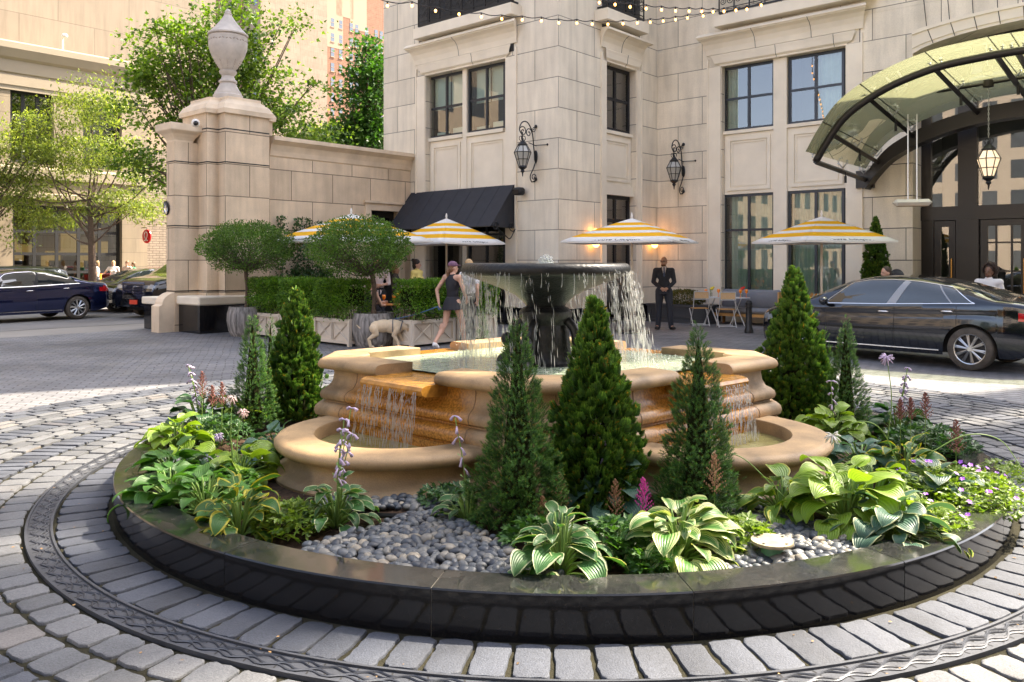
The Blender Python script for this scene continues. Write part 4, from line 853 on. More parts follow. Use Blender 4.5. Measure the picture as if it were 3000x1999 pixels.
for zi,zn in enumerate(zones):
    pl=[gp(x,y,ZS+.01) for x,y in zn]; xs_=[p[0] for p in pl]; ys_=[p[1] for p in pl]; ar=(max(xs_)-min(xs_))*(max(ys_)-min(ys_))
    for _ in range(int(ar*9000)):
        x=random.uniform(min(xs_),max(xs_)); y=random.uniform(min(ys_),max(ys_))
        if math.hypot(x-CX,y-CY)>3.09 or not inpoly(x,y,pl): continue
        kx_,ky_=int(x/.04),int(y/.04); ok=True
        for i in (-1,0,1):
            for j in (-1,0,1):
                for q in cell.get((kx_+i,ky_+j),()):
                    if math.hypot(q[0]-x,q[1]-y)<.036: ok=False
        if ok: cell.setdefault((kx_,ky_),[]).append((x,y)); pb.append((x,y))
pb.sort(key=lambda p:p[1]); print('pebbles',len(pb))
protos=[]
for k in range(5):
    b=MB(); b.ell((0,0,0),(.036*random.uniform(.85,1.2),.026*random.uniform(.85,1.15),.019*random.uniform(.9,1.2)),14,9); v=np.concatenate(b.V); v*= (1+.06*np.sin(v[:,[1,2,0]]*130+k)); b.V=[v]; me=b.mesh('pebble',True); me.materials.append(M['pebble']); protos.append((me,b))
rest=MB()
for i,(x,y) in enumerate(pb):
    z=ZS+.012+random.uniform(0,.018); e=Euler((random.gauss(0,.3),random.gauss(0,.3),random.uniform(0,6.3))); s=random.uniform(.72,1.25)
    if i<300:
        o=bpy.data.objects.new('pebble',protos[i%5][0]); COL.objects.link(o); o.location=(x,y,z); o.rotation_euler=e; o.scale=(s,)*3; tag(o,'smooth grey river pebble lying in the pebble bed behind the granite kerb','pebble','river pebbles in the fountain bed')
    else:
        Mx=np.array(e.to_matrix())*s; v=np.concatenate(protos[i%5][1].V)@Mx.T+np.array([x,y,z]); rest.V.append(v); rest.L.append(np.concatenate(protos[i%5][1].L)+rest.n); rest.N.append(np.concatenate(protos[i%5][1].N)); rest.n+=len(v)
    
tag(rest.build('pebbles',M['pebble'],smooth=True),'smooth grey river pebbles filling the farther parts of the pebble beds','pebbles',kind='stuff')
for pl in ([(880,1625),(1230,1505),(1300,1510)],[(1290,1505),(1480,1600)],[(1000,1500),(1150,1512),(1400,1505)],[(2140,1482),(2380,1530),(2620,1605)],[(425,1440),(440,1322),(520,1310)]):
    pts=spline([gp(x,y,ZS+.02) for x,y in pl],5); ed=MB(); ed.tube(pts,.008,5,flat=2.2); ei=ed.build('bed_edging',M['black']); tag(ei,['thin black edging strip along the left side of the front pebble bed','thin black edging strip on the right side of the front pebble bed','thin black edging strip under the front of the left bowl','thin black edging strip behind the right pebble bed and junction box','thin black edging strip round the small left pebble bed'][len([q for q in S.objects if q.name.startswith('bed_edging')])-1],'edging')
# ---- hostas
def hostamat(name,cen,edge,mar=.16,streak=0,var=.2,trans=.32):
    m,nt,b,o=newmat(name); uvn=N(nt,'ShaderNodeUVMap'); sp=N(nt,'ShaderNodeSeparateXYZ'); nt.links.new(uvn.outputs[0],sp.inputs[0])
    e=mth(nt,'MULTIPLY_ADD',mth(nt,'ABSOLUTE',mth(nt,'ADD',sp.outputs[1],-.5)),-2,1)
    tc=N(nt,'ShaderNodeTexCoord').outputs['Object']; e2=mth(nt,'ADD',e,mth(nt,'MULTIPLY_ADD',noise(nt,30,3,vec=tc),.3,-.15))
    wv=mth(nt,'SINE',mth(nt,'MULTIPLY',sp.outputs[1],2*PI*9))
    if streak: e2=mth(nt,'ADD',e2,mth(nt,'MULTIPLY',wv,streak))
    f=ramp(nt,e2,[(mar-.03,0.0),(mar+.03,1.0)]); c=mix(nt,f,edge,cen)
    g_=N(nt,'ShaderNodeNewGeometry').outputs['Random Per Island']; c=mix(nt,1,c,ramp(nt,g_,[(0,1-var),(1,1+var)]),'MULTIPLY')
    c=mix(nt,1,c,ramp(nt,wv,[(0,.86),(1,1.08)]) if 0 else ramp(nt,mth(nt,'MULTIPLY_ADD',wv,.5,.5),[(0,.84),(1,1.1)]),'MULTIPLY')
    nt.links.new(c,b.inputs['Base Color']); b.inputs['Roughness'].default_value=.42; bump(nt,wv,b,.35,.006)
    t=N(nt,'ShaderNodeBsdfTranslucent'); nt.links.new(mix(nt,1,c,(1.5,1.5,.6),'MULTIPLY'),t.inputs[0]); x=N(nt,'ShaderNodeMixShader'); x.inputs[0].default_value=trans
    nt.links.new(b.outputs[0],x.inputs[1]); nt.links.new(t.outputs[0],x.inputs[2]); nt.links.new(x.outputs[0],o.inputs[0]); return m
HM=dict(lime=hostamat('lime_hosta_leaf',(0.177,0.290,0.024),(0.257,0.338,0.049),.08),green=hostamat('green_hosta_leaf',(0.061,0.170,0.024),(0.081,0.193,0.032),.05),dark=hostamat('dark_hosta_leaf',(0.024,0.081,0.021),(0.040,0.112,0.024),.05),
 blue=hostamat('blue_hosta_leaf',(0.068,0.152,0.105),(0.081,0.170,0.112),.05),bluew=hostamat('white_edged_blue_leaf',(0.049,0.117,0.077),(0.338,0.371,0.210),.13),white=hostamat('white_edged_hosta_leaf',(0.044,0.133,0.032),(0.443,0.467,0.266),.14),
 yellow=hostamat('yellow_edged_hosta_leaf',(0.049,0.145,0.028),(0.443,0.403,0.040),.26),streak=hostamat('streaked_hosta_leaf',(0.056,0.161,0.024),(0.418,0.451,0.210),.42,.34),yg=hostamat('gold_edged_lime_leaf',(0.129,0.242,0.024),(0.403,0.403,0.065),.15))
M['stem']=mat('green_stem',(.17,.28,.06),.5,var=.2,vs=8)
def leafblade(mb,base,az,el,Lf,wd,droop,twist,cup=.18,heart=.25,g=random):
    nu,nv=8,6; V=[];U=[]; d=np.array([math.cos(az),math.sin(az)]); sdv=np.array([-math.sin(az),math.cos(az)])
    x=z=0.0; cl=[]; e=el
    for i in range(nu+1):
        cl.append((x,z,e)); e-=droop/nu*(1+.6*i/nu); x+=math.cos(e)*Lf/nu; z+=math.sin(e)*Lf/nu
    ph=g.uniform(0,6)
    for i in range(nu+1):
        t=i/nu; x,z,e=cl[i]; w=wd*Lf*(math.sin(PI*min(1,(t*(1-heart*.35)+heart*.35)**.80))**.85)*(1 if t<.999 else 0)+.0005
        for j in range(nv+1):
            q=j/nv*2-1; y=q*w; h=cup*abs(q)**1.4*w+.025*Lf*math.sin(t*9+ph+q*2)*abs(q)
            back=-heart*.22*Lf*abs(q)**2*(1-t)**4*1.2
            xx=x+back-math.sin(e)*h*.0; nx,nz=-math.sin(e),math.cos(e)
            px=xx+nx*h; pz=z+nz*h; yt=y*math.cos(twist)-0; pz+=y*math.sin(twist)
            V.append((base[0]+d[0]*px+sdv[0]*yt,base[1]+d[1]*px+sdv[1]*yt,base[2]+pz)); U.append((t,j/nv))
    mb.add(V,[(i*(nv+1)+j,(i+1)*(nv+1)+j,(i+1)*(nv+1)+j+1,i*(nv+1)+j+1) for i in range(nu) for j in range(nv)],U)
def hosta(x,y,label,mt,n=26,Lf=.17,wd=.36,h=.20,r=.20,seed=1,stalks=0,sh=.5,lean=(0,0),group='hostas in the fountain bed'):
    g=random.Random(seed); o=thing('hosta',label,'hosta',gp(x,y,ZS),0,group); lv=MB(); st=MB()
    for k in range(n):
        t=k/n; az=k*2.39996+g.uniform(-.6,.6); el=R(78-62*t**.8+g.uniform(-16,16)); pl=(h*(1.25-.45*t))*g.uniform(.7,1.2); L2=Lf*g.uniform(.62,1.2)*(1-.25*(t<.15))
        rr=r*(.15+.85*t)*g.uniform(.8,1.2); bx=.02*math.cos(az),.02*math.sin(az); tip=(bx[0]+rr*math.cos(az)+lean[0]*pl,bx[1]+rr*math.sin(az)+lean[1]*pl,max(.04,pl*math.sin(max(el,.35))))
        mid=(bx[0]+rr*.4*math.cos(az),bx[1]+rr*.4*math.sin(az),tip[2]*.62)
        st.tube(spline([(bx[0],bx[1],-.01),mid,tip],3),[.0065]*6+[.004],5)
        leafblade(lv,tip,az+g.uniform(-.5,.5),el*.55,L2,wd*g.uniform(.9,1.1),R(42+46*t+g.uniform(-14,18)),g.uniform(-.55,.55),g=g)
    lv.build('leaves',HM[mt],o,smooth=True); st.build('leaf_stems',M['stem'],o,smooth=True)
    for k in range(stalks):
        az=g.uniform(0,6.3); hh=sh*g.uniform(.8,1.1); pts=spline([(0,0,0),(.03*math.cos(az),.03*math.sin(az),hh*.5),(.10*math.cos(az),.10*math.sin(az),hh)],5)
        s=MB(); s.tube(pts,.0035,5); q=MB()
        for j in range(9):
            p=pts[-1-int(j*.7)]; a=j*2.4; dz=-.035*g.random(); l=.035*g.uniform(.6,1.2); s_=MB()
            e=(p[0]+l*math.cos(a),p[1]+l*math.sin(a),p[2]+dz-.01*j*.3); q.tube([p,((p[0]+e[0])/2,(p[1]+e[1])/2,(p[2]+e[2])/2+.008),e],[.003,.006,.011],6)
        for j in range(5): p=pts[2+j]; a=g.uniform(0,6); s.add([p,(p[0]+.03*math.cos(a),p[1]+.03*math.sin(a),p[2]+.03),(p[0]+.03*math.cos(a+.4),p[1]+.03*math.sin(a+.4),p[2]+.02)],[(0,1,2)])
        w=s.build('flower_stalk',M['stem'],o); q.build('blossom',M['lilac'],w,smooth=True)
    return o
M['lilac']=mat('lilac_petal',(.52,.42,.60),.5,isl=.2); M['drypetal']=mat('faded_petal',(.62,.45,.42),.6,isl=.25)
HH=[(520,1325,'lime green broad leaved hosta at the far left of the bed','lime',26,.19,.40,.17,.20,0),
(585,1272,'dark green hosta with tall pale flower stalks at the far left edge of the bed','dark',24,.18,.36,.22,.18,3),
(690,1262,'bright lime hosta tucked behind the dark green one beside the left small conifer','lime',14,.15,.36,.22,.14,0),
(810,1345,'blue green hosta beside the left bowl behind the pale lime hosta','blue',22,.17,.42,.16,.22,0),
(500,1475,'mid green hosta spreading over the granite kerb at the left','green',30,.16,.38,.16,.22,0),
(700,1412,'pale lime hosta between the ground spotlight and the blue hosta','lime',24,.17,.38,.15,.20,0),
(700,1570,'hosta with broad yellow leaf edges at the front left of the bed','yellow',24,.17,.34,.20,.16,0),
(985,1540,'white edged hosta with tall lilac flower stalks in front of the left bowl','white',24,.15,.28,.17,.16,4),
(1370,1525,'small white edged hosta between left bowl and middle conifer','white',16,.13,.30,.14,.12,1),
(1640,1685,'white edged green hosta standing on the pebbles nearest the granite kerb','white',28,.18,.30,.19,.15,0),
(1990,1645,'large cream streaked hosta hanging over the front of the granite kerb','streak',34,.19,.34,.20,.19,0),
(1785,1500,'grey blue hosta with lilac flowers between the two middle conifers','blue',24,.19,.36,.17,.20,4),
(2290,1515,'yellow edged hosta at the foot of the right bowl','yg',20,.17,.36,.17,.16,0),
(2480,1545,'large glowing lime hosta right of the right bowl','lime',34,.22,.40,.23,.24,0),
(2610,1585,'blue green hosta with pale edges hanging toward the kerb on the right','bluew',32,.17,.42,.15,.23,0),
(2440,1290,'lime hosta at the back right in front of the tall right conifer','lime',26,.20,.38,.17,.22,1),
(2650,1400,'yellow edged dark hosta right of the right bowl behind the lime hosta','yellow',24,.18,.34,.16,.22,0),
(2520,1380,'blue green hosta behind the right bowl rim','blue',18,.16,.40,.15,.2,0),
(600,1505,'green hosta filling the left front edge between two hostas','green',24,.17,.36,.17,.2,0),
(500,1400,'green hosta near the kerb at the far left','green',22,.18,.38,.15,.2,0),
(2560,1490,'lime hosta crowded between the glowing lime and the pale edged blue hosta','lime',22,.18,.40,.2,.2,0),
(2740,1475,'blue green hosta beside the cranesbill at the right','bluew',20,.16,.42,.15,.2,0),
(2630,1290,'dark green hosta with long lilac flower stalks at the far right back','dark',22,.19,.34,.20,.18,3)]
for i,(x,y,lb,mt,n,Lf,wd,h,r,stk) in enumerate(HH): hosta(x,y,lb,mt,int(n*1.9),Lf*.93,wd,h*1.12,r*1.12,seed=20+i,stalks=stk,sh=.62 if stk else .5)
# long arching stalk with a drooping bloom, and allium like heads
def stalk(name,label,pts,head=None,mt='drypetal',hr=.035,n=26):
    o=thing(name,label,'flower stalk',tuple(pts[0])); p0=np.array(pts[0]); s=spline([np.array(p)-p0 for p in pts],8)
    b=MB(); b.tube(s,[.0045-.002*i/len(s) for i in range(len(s))],5); b.build('stem',M['stem'],o,smooth=True)
    if head:
        b=MB(); e=s[-1]; g=random.Random(len(label))
        for k in range(n):
            a=g.uniform(0,6.3); ph=g.uniform(.2,2.6); d=np.array([math.sin(ph)*math.cos(a),math.sin(ph)*math.sin(a),-math.cos(ph)*.9-.25]); b.tube([e,e+d*hr*.6,e+d*hr*1.15+np.array([0,0,-.006])],[.0015,.005,.003],5)
        b.build('blossom',M[mt],o,smooth=True)
    return o
def SP(*q): return [wp(x,y,t) for x,y,t in q]
stalk('flower_stalk','tall pale stalk ending in a drooping faded bloom above the lime hosta',SP((690,1400,5.6),(676,1290,5.6),(680,1165,5.6)),1)
stalk('flower_stalk','second faded round bloom on a stalk beside the left conifer',SP((700,1400,5.6),(695,1290,5.6),(712,1205,5.6)),1)
stalk('flower_stalk','short bent stalk with a drooping lilac bloom above the pale lime hosta',SP((685,1360,5.6),(676,1290,5.6),(655,1255,5.6),(640,1275,5.6)),1,'lilac')
stalk('flower_stalk','tall purple bell flower stalk in front of the black sedan',SP((2600,1290,6.3),(2612,1170,6.3),(2598,1045,6.3)),1,'lilac',.05)
stalk('flower_stalk','long arching stalk ending in a white drooping bloom over the right bowl',SP((2650,1420,5.3),(2590,1270,5.3),(2520,1235,5.3),(2440,1275,5.3)),1,'white_paint',.05)
stalk('flower_stalk','long bare stalk arching right over the granite kerb',SP((2720,1330,5.3),(2830,1275,5.3),(2930,1290,5.3),(2995,1375,5.3)))
stalk('flower_stalk','bare stalk leaning from the lime hosta toward the right middle conifer',SP((2330,1490,4.9),(2260,1420,4.9),(2180,1345,4.9),(2105,1318,4.9)))
# ---- conifers
def conemat(name,dk,lt,tip):
    m,nt,b,o=newmat(name); uvn=N(nt,'ShaderNodeUVMap'); sp=N(nt,'ShaderNodeSeparateXYZ'); nt.links.new(uvn.outputs[0],sp.inputs[0])
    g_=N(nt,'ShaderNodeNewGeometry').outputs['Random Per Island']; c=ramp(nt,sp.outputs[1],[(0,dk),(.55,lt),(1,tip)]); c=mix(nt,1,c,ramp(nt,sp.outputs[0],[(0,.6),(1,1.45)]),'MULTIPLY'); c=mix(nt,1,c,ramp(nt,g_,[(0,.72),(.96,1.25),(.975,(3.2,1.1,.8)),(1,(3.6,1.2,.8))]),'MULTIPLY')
    nt.links.new(c,b.inputs['Base Color']); b.inputs['Roughness'].default_value=.5; b.inputs['Specular IOR Level'].default_value=.3
    t=N(nt,'ShaderNodeBsdfTranslucent'); nt.links.new(c,t.inputs[0]); x=N(nt,'ShaderNodeMixShader'); x.inputs[0].default_value=.25; nt.links.new(b.outputs[0],x.inputs[1]); nt.links.new(t.outputs[0],x.inputs[2]); nt.links.new(x.outputs[0],o.inputs[0]); return m
M['spruce']=conemat('spruce_needle',(.013,.040,.009),(.038,.115,.016),(.17,.28,.035)); M['arbor']=conemat('arborvitae_spray',(.014,.040,.006),(.042,.110,.012),(.17,.29,.03))
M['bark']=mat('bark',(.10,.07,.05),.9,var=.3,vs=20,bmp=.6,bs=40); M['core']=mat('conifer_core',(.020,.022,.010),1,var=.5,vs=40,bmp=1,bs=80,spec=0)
def conifer(label,H,Rb,seed,kind='spruce',ns=3600,name=None,loc=(0,0,0),skirt=.06):
    g=np.random.default_rng(seed); o=thing(name or ('dwarf_spruce' if kind=='spruce' else 'arborvitae'),label,'conifer',loc)
    t=1-np.sqrt(g.random(ns)) if kind=='spruce' else 1-g.random(ns)**.62; t=np.clip(t,0,.995); az=g.random(ns)*2*PI
    lump=1+.17*np.sin(az*2.0+t*7+seed*1.7)+.13*np.sin(az*5-t*17+seed*2)+.10*np.sin(az*9+t*31+seed)+(g.random(ns)<.035)*g.uniform(.05,.30,ns)
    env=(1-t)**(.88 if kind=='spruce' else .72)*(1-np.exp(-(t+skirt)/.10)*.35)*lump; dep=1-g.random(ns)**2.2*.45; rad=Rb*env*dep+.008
    P=np.stack([rad*np.cos(az),rad*np.sin(az),.03+t*(H-.06)],1)
    out=np.stack([np.cos(az),np.sin(az),np.full(ns,.55 if kind=='spruce' else 1.3)+t*1.2],1)+g.normal(size=(ns,3))*(.30 if kind=='spruce' else .38)
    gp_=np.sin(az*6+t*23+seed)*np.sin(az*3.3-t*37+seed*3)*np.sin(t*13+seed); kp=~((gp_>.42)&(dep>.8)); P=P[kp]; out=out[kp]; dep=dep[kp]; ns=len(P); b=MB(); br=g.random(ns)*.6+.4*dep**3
    if kind=='spruce':
        T=[];f=[];U=[]; kk=0
        for i in range(15):
            y=.15+.75*i/14; a=i*2.4; e=.40*(1-.35*i/14); c_,s_=math.cos(a),math.sin(a); tipv=(e*c_,y+.32,e*s_); w=.045
            T+=[(-w*s_,y,w*c_),(w*s_,y,-w*c_),tipv]; f.append((kk,kk+1,kk+2)); kk+=3; U+=[(0,.1+.6*y),(0,.1+.6*y),(0,.35+.65*y*y)]
        T+= [(-.02,0,0),(.02,0,0),(0,.9,0)]; f.append((kk,kk+1,kk+2)); U+=[(0,0),(0,0),(0,.2)]; size=g.uniform(.028,.052,ns)*(H/1.25)**.3
        fr=frames(out,g=g)
    else:
        T=[];f=[];U=[];kk=0
        def rh(x,y,dx,dy,w):
            nonlocal kk
            nx,ny=-dy*w,dx*w; T.extend([(x,y,0),(x+dx*.45+nx,y+dy*.45+ny,.02),(x+dx,y+dy,-.03),(x+dx*.45-nx,y+dy*.45-ny,.02)]); f.append((kk,kk+1,kk+2,kk+3)); U.extend([(0,y*.5),(0,(y+dy)*.8),(0,min(1,y+dy)),(0,(y+dy)*.8)]); kk+=4
        rh(0,0,0,1,.10)
        for i,y in enumerate((.1,.25,.4,.55,.7)):
            l=.52*(1-.5*y); rh(0,y,l*.72,l*.75,.20); rh(0,y,-l*.72,l*.75,.20); 
            if i<4: rh(l*.3,y+l*.35,l*.5,l*.15,.25); rh(-l*.3,y+l*.35,-l*.5,l*.15,.25)
        size=g.uniform(.05,.095,ns); fr=frames(out,g=g)
    T=np.array(T); Pn=P-out/np.linalg.norm(out,axis=1)[:,None]*size[:,None]*.3
    s,d,u=fr; V=Pn[:,None,:]+size[:,None,None]*(T[None,:,0:1]*s[:,None,:]+T[None,:,1:2]*d[:,None,:]+T[None,:,2:3]*u[:,None,:])
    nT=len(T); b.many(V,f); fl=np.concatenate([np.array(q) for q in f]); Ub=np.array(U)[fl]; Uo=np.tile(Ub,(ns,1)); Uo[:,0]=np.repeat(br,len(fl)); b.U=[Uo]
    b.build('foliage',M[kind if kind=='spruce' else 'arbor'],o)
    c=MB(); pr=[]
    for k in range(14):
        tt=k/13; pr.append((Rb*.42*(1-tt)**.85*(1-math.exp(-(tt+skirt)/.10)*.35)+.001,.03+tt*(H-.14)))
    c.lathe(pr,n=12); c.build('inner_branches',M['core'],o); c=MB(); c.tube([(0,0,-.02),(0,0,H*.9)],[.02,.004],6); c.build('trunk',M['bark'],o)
    return o
def cone_at(x,yb,t,ytop,wpx,label,seed,kind,ns): 
    X,Y,_=wp(x,0,t); H=EYE+(HY-ytop)/F*t-ZS; conifer(label,H,wpx/2/F*t*1.04,seed,kind,ns,loc=(X,Y,ZS))
cone_at(1517,0,4.80,915,275,'dark dwarf spruce left of the middle in front of the fountain','0' and 1,'spruce',4200)
cone_at(2046,0,4.98,935,250,'dwarf spruce with pale tips right of the middle in front of the fountain',2,'spruce',4000)
cone_at(1742,0,5.12,866,262,'broad bushy arborvitae in front of the middle of the fountain',3,'arbor',3400)
cone_at(740,0,7.5,905,140,'narrow dwarf spruce at the left behind the hostas',4,'spruce',2600)
cone_at(868,0,7.9,842,172,'feathery arborvitae left of the fountain',5,'arbor',2600)
cone_at(792,0,8.4,918,80,'small pale yew peeping between the two left conifers',6,'spruce',1000)
cone_at(2327,0,7.8,775,205,'tall bushy arborvitae at the right in front of the black sedan',7,'arbor',3200)
cone_at(2478,0,7.5,916,125,'slim dwarf spruce right of the tall arborvitae before the sedan door',8,'spruce',2400)
cone_at(2416,0,8.1,945,80,'small spruce half hidden between the two right conifers',9,'spruce',900)
cone_at(1414,0,9.5,900,70,'small yew standing behind the left side of the fountain',10,'spruce',900)
# ---- astilbes, ferny ground cover, cranesbill
M['plume']=mat('faded_astilbe_plume',(.20,.075,.06),.8,isl=.35); M['plumeb']=mat('brown_astilbe_plume',(.26,.14,.07),.8,isl=.35); M['magenta']=mat('magenta_astilbe_plume',(.55,.05,.30),.6,isl=.3)
M['fern']=leafmat('fern_leaf',(.025,.08,.015),(.07,.17,.025),.35); M['fernyellow']=leafmat('yellow_green_leaf',(.075,.15,.018),(.20,.29,.035),.4); M['darkfern']=leafmat('dark_leaf',(.02,.065,.018),(.05,.12,.03),.3)  # paler yellow green for columbine and cranesbill leaves
def leafclump(mb,n,r,h,size,g,dome=1.0):
    a=g.random(n)*2*PI; q=np.sqrt(g.random(n)); t=g.random(n)**.6; rr=r*q; z=h*t*np.sqrt(np.clip(1-q**2*.9,0,1))*dome+.01
    P=np.stack([rr*np.cos(a),rr*np.sin(a),z],1); d=np.stack([np.cos(a),np.sin(a),np.full(n,.25)],1)+g.normal(size=(n,3))*.6
    T=[];f=[];k=0
    for ang in (-.9,0,.9):
        c_,s_=math.cos(ang),math.sin(ang)
        for x,y,z_ in ((0,0,0),(.24,.5,.06),(0,1,-.05),(-.24,.5,.06)): T.append((x*c_+y*s_,-x*s_+y*c_,z_))
        f+=[(k,k+1,k+2),(k,k+2,k+3)]; k+=4
    scatter(mb,T,f,P,frames_up(d,np.array([0,0,1.]),.35,g),g.uniform(size*.7,size*1.3,n))
def groundcover(x,y,label,n,r,h,size,mt,seed,name='fern_clump',cat='ground cover',flowers=0):
    g=np.random.default_rng(seed); o=thing(name,label,cat,gp(x,y,ZS)); b=MB(); leafclump(b,n,r,h,size,g); b.build('leaves',M[mt],o)
    s=MB()
    for k in range(14): a=g.random()*6.3; rr=r*g.random()*.8; s.tube([(0,0,0),(rr*.5*math.cos(a),rr*.5*math.sin(a),h*.5),(rr*math.cos(a),rr*math.sin(a),h*.8)],.002,4)
    s.build('stems',M['stem'],o)
    for k in range(flowers):
        a=g.random()*6.3; rr=r*math.sqrt(g.random())*.98; z=h*math.sqrt(max(0,1-(rr/r)**2*.85))+.02+g.random()*.03; f=MB(); nn=np.array([g.normal()*.4,-.5+g.normal()*.3,1]); nn/=np.linalg.norm(nn); p=np.array([rr*math.cos(a),rr*math.sin(a),z])
        u_=np.cross(nn,[1,0,0]); u_/=np.linalg.norm(u_); v_=np.cross(nn,u_)
        for q in range(5):
            t=q*2*PI/5; d=u_*math.cos(t)+v_*math.sin(t); e=u_*math.cos(t+1.57)+v_*math.sin(t+1.57); R_=.017; f.add([p,p+d*R_*.6+e*R_*.45+nn*.003,p+d*R_*1.05+nn*.001,p+d*R_*.6-e*R_*.45+nn*.003],[(0,1,2,3)])
        f.build('flower',M['violet'],o)
    return o
M['violet']=mat('violet_petal',(.26,.07,.48),.5,isl=.25)
groundcover(640,1440,'fine leaved fern filling the gap behind the yellow edged hosta',520,.28,.16,.035,'fern',31)
groundcover(850,1560,'small bright green columbine between the yellow and white edged hostas',420,.20,.17,.040,'fernyellow',32)
groundcover(1800,1640,'bright green columbine between the two front hostas',420,.19,.20,.042,'fern',33)
groundcover(1905,1690,'trailing columbine leaves hanging onto the granite kerb below the streaked hosta',160,.10,.12,.042,'fern',34)
groundcover(2170,1600,'pale leafy columbine beside the green junction box',220,.17,.15,.045,'fernyellow',35)
groundcover(1570,1600,'low leafy clump behind the nearest white edged hosta',220,.18,.14,.04,'fern',36)
groundcover(640,1300,'dark leafy astilbe foliage at the far left under the brown plumes',420,.26,.24,.04,'darkfern',37)
groundcover(2720,1330,'dark green astilbe foliage under the brown plumes at the right',620,.36,.22,.045,'darkfern',38)
groundcover(2800,1480,'yellow green cranesbill with violet flowers at the right edge of the bed',1500,.42,.22,.032,'fernyellow',39,'cranesbill','cranesbill',22)
groundcover(2700,1560,'cranesbill shoots with violet flowers spilling over the granite kerb at the right',700,.27,.15,.030,'fernyellow',40,'cranesbill','cranesbill',8)
groundcover(2940,1420,'thin cranesbill shoots over the kerb at the far right edge',260,.2,.16,.028,'fernyellow',41,'cranesbill','cranesbill',4)
groundcover(1300,1480,'dark low foliage against the left bowl beside the small hosta',200,.16,.12,.035,'darkfern',42)
groundcover(560,1410,'dark low leaves between the two left green hostas',260,.25,.12,.04,'darkfern',43)
def astilbe(x,ytop,t,hp,label,mt,seed,lean=0):
    base=wp(x,ytop,t); H=hp; g=random.Random(seed); o=thing('astilbe_plume',label,'astilbe',(base[0],base[1],ZS)); zt=base[2]-ZS
    s=MB(); s.tube([(-lean,0,0),(0,0,zt-H),(0,0,zt)],[.003,.0025,.001],5); s.build('stem',M['stem'],o); b=MB()
    for k in range(34):
        q=k/34; z=zt-H+H*q; l=.26*H*(1-q)**.8+.004; a=k*2.4; e=(l*math.cos(a),l*math.sin(a),z+l*.9)
        for j in range(5): w=(j+1)/5; b.ell((e[0]*w+g.gauss(0,.002),e[1]*w+g.gauss(0,.002),z+(e[2]-z)*w),(.005*(1.3-w*.6),.005*(1.3-w*.6),.006),5,3)
    b.build('plume',M[mt],o); return o
AS=[(592,1088,7.0,.24,'dark brown astilbe plume, tallest at the left','plume'),(622,1130,6.9,.18,'brown astilbe plume in front of the tallest left one','plume'),(650,1120,6.8,.2,'brown astilbe plume nearest the left conifer','plume'),
(2638,1170,6.2,.16,'small brown astilbe plume, leftmost of the right group','plume'),(2668,1165,6.2,.17,'broad brown astilbe plume in the middle of the right group','plume'),(2711,1150,6.2,.21,'tall pointed brown astilbe plume at the right before the sunlit court','plume'),(2801,1230,5.6,.24,'purple brown astilbe plume standing alone above the cranesbill','plume'),
(1590,1455,4.6,.18,'tan astilbe plume at the foot of the left middle spruce','plumeb'),(1640,1385,4.75,.22,'tan astilbe plume right of the left middle spruce','plumeb'),(1803,1405,4.8,.22,'tan astilbe plume under the broad arborvitae','plumeb'),(2093,1328,4.7,.24,'pinkish tan astilbe plume in front of the right middle spruce','plumeb')]
for i,(x,y,t,h,lb,mt) in enumerate(AS): astilbe(x,y,t,h,lb,mt,50+i)
o=astilbe(1885,1400,4.7,.20,'magenta astilbe plume leaning beside the blue hosta','magenta',70,.05); 
# ---- spotlight and junction box
p=gp(735,1395,ZS); sl=thing('ground_spotlight','black ribbed ground spotlight pointing up among the left hostas','spotlight',p,R(-40))
d=np.array([.80,0,.60]); b=MB(); b.tube([d*k for k in (0,.10)],.030,14); b.build('housing',M['black'],sl,smooth=True,sharp=40)
for k in range(4): b=MB(); b.tube([d*(.105+.018*k),d*(.112+.018*k)],.036,14); b.build('fin',M['black'],sl)
b=MB(); b.tube([d*.18,d*.215],[.038,.040],14); b.build('lens_rim',M['steel'],sl); b=MB(); b.tube([(0,0,-.1),(0,0,.0)],.012,6); b.build('stake',M['black'],sl)
p=gp(2262,1640,ZS); jb=thing('junction_box','green round junction box lid on a stubby base among the right pebbles','junction box',p)
M['jgreen']=mat('green_plastic',(.08,.22,.13),.5,var=.2,vs=10); M['jlid']=mat('dusty_green_lid',(.30,.25,.16),.7,var=.35,vs=12)
b=MB(); b.lathe([(.06,0),(.055,.085)],n=20); b.build('base',M['jgreen'],jb,smooth=True); b=MB(); b.lathe([(.0,.084),(.105,.086),(.108,.094),(.106,.102),(.0,.104)],n=32); b.build('lid',M['jlid'],jb,smooth=True,sharp=40)
for a in (.6,2.2,3.9,5.4): b=MB(); b.lathe([(0,.1055),(.008,.1052)],(.085*math.cos(a),.085*math.sin(a),0),8); b.build('screw_hole',M['black'],jb)

# fallen leaves and grit on the setts
g=np.random.default_rng(21); n=150; a=g.uniform(-PI,0,n); r=g.uniform(3.40,4.6,n); P=np.stack([CX+r*np.cos(a),CY+r*np.sin(a),np.full(n,.028)],1); b=MB(); scatter(b,LEAFQ,LFQ,P,frames_up(g.normal(size=(n,3))*np.array([1,1,.1]),np.array([0,0,1.]),.15,g),g.uniform(.006,.028,n)); tag(b.build('leaf_litter',mat('dry_leaf',(.22,.13,.05),.8,isl=.6)),'tiny dry leaves and grit scattered over the setts round the kerb','litter',kind='stuff')
# ================================================================ things on and before the hotel
def bis(fn,a,b,n=40):
    fa=fn(a)
    for _ in range(n):
        m=(a+b)/2
        if (fn(m)>0)==(fa>0): a=m
        else: b=m
    return (a+b)/2
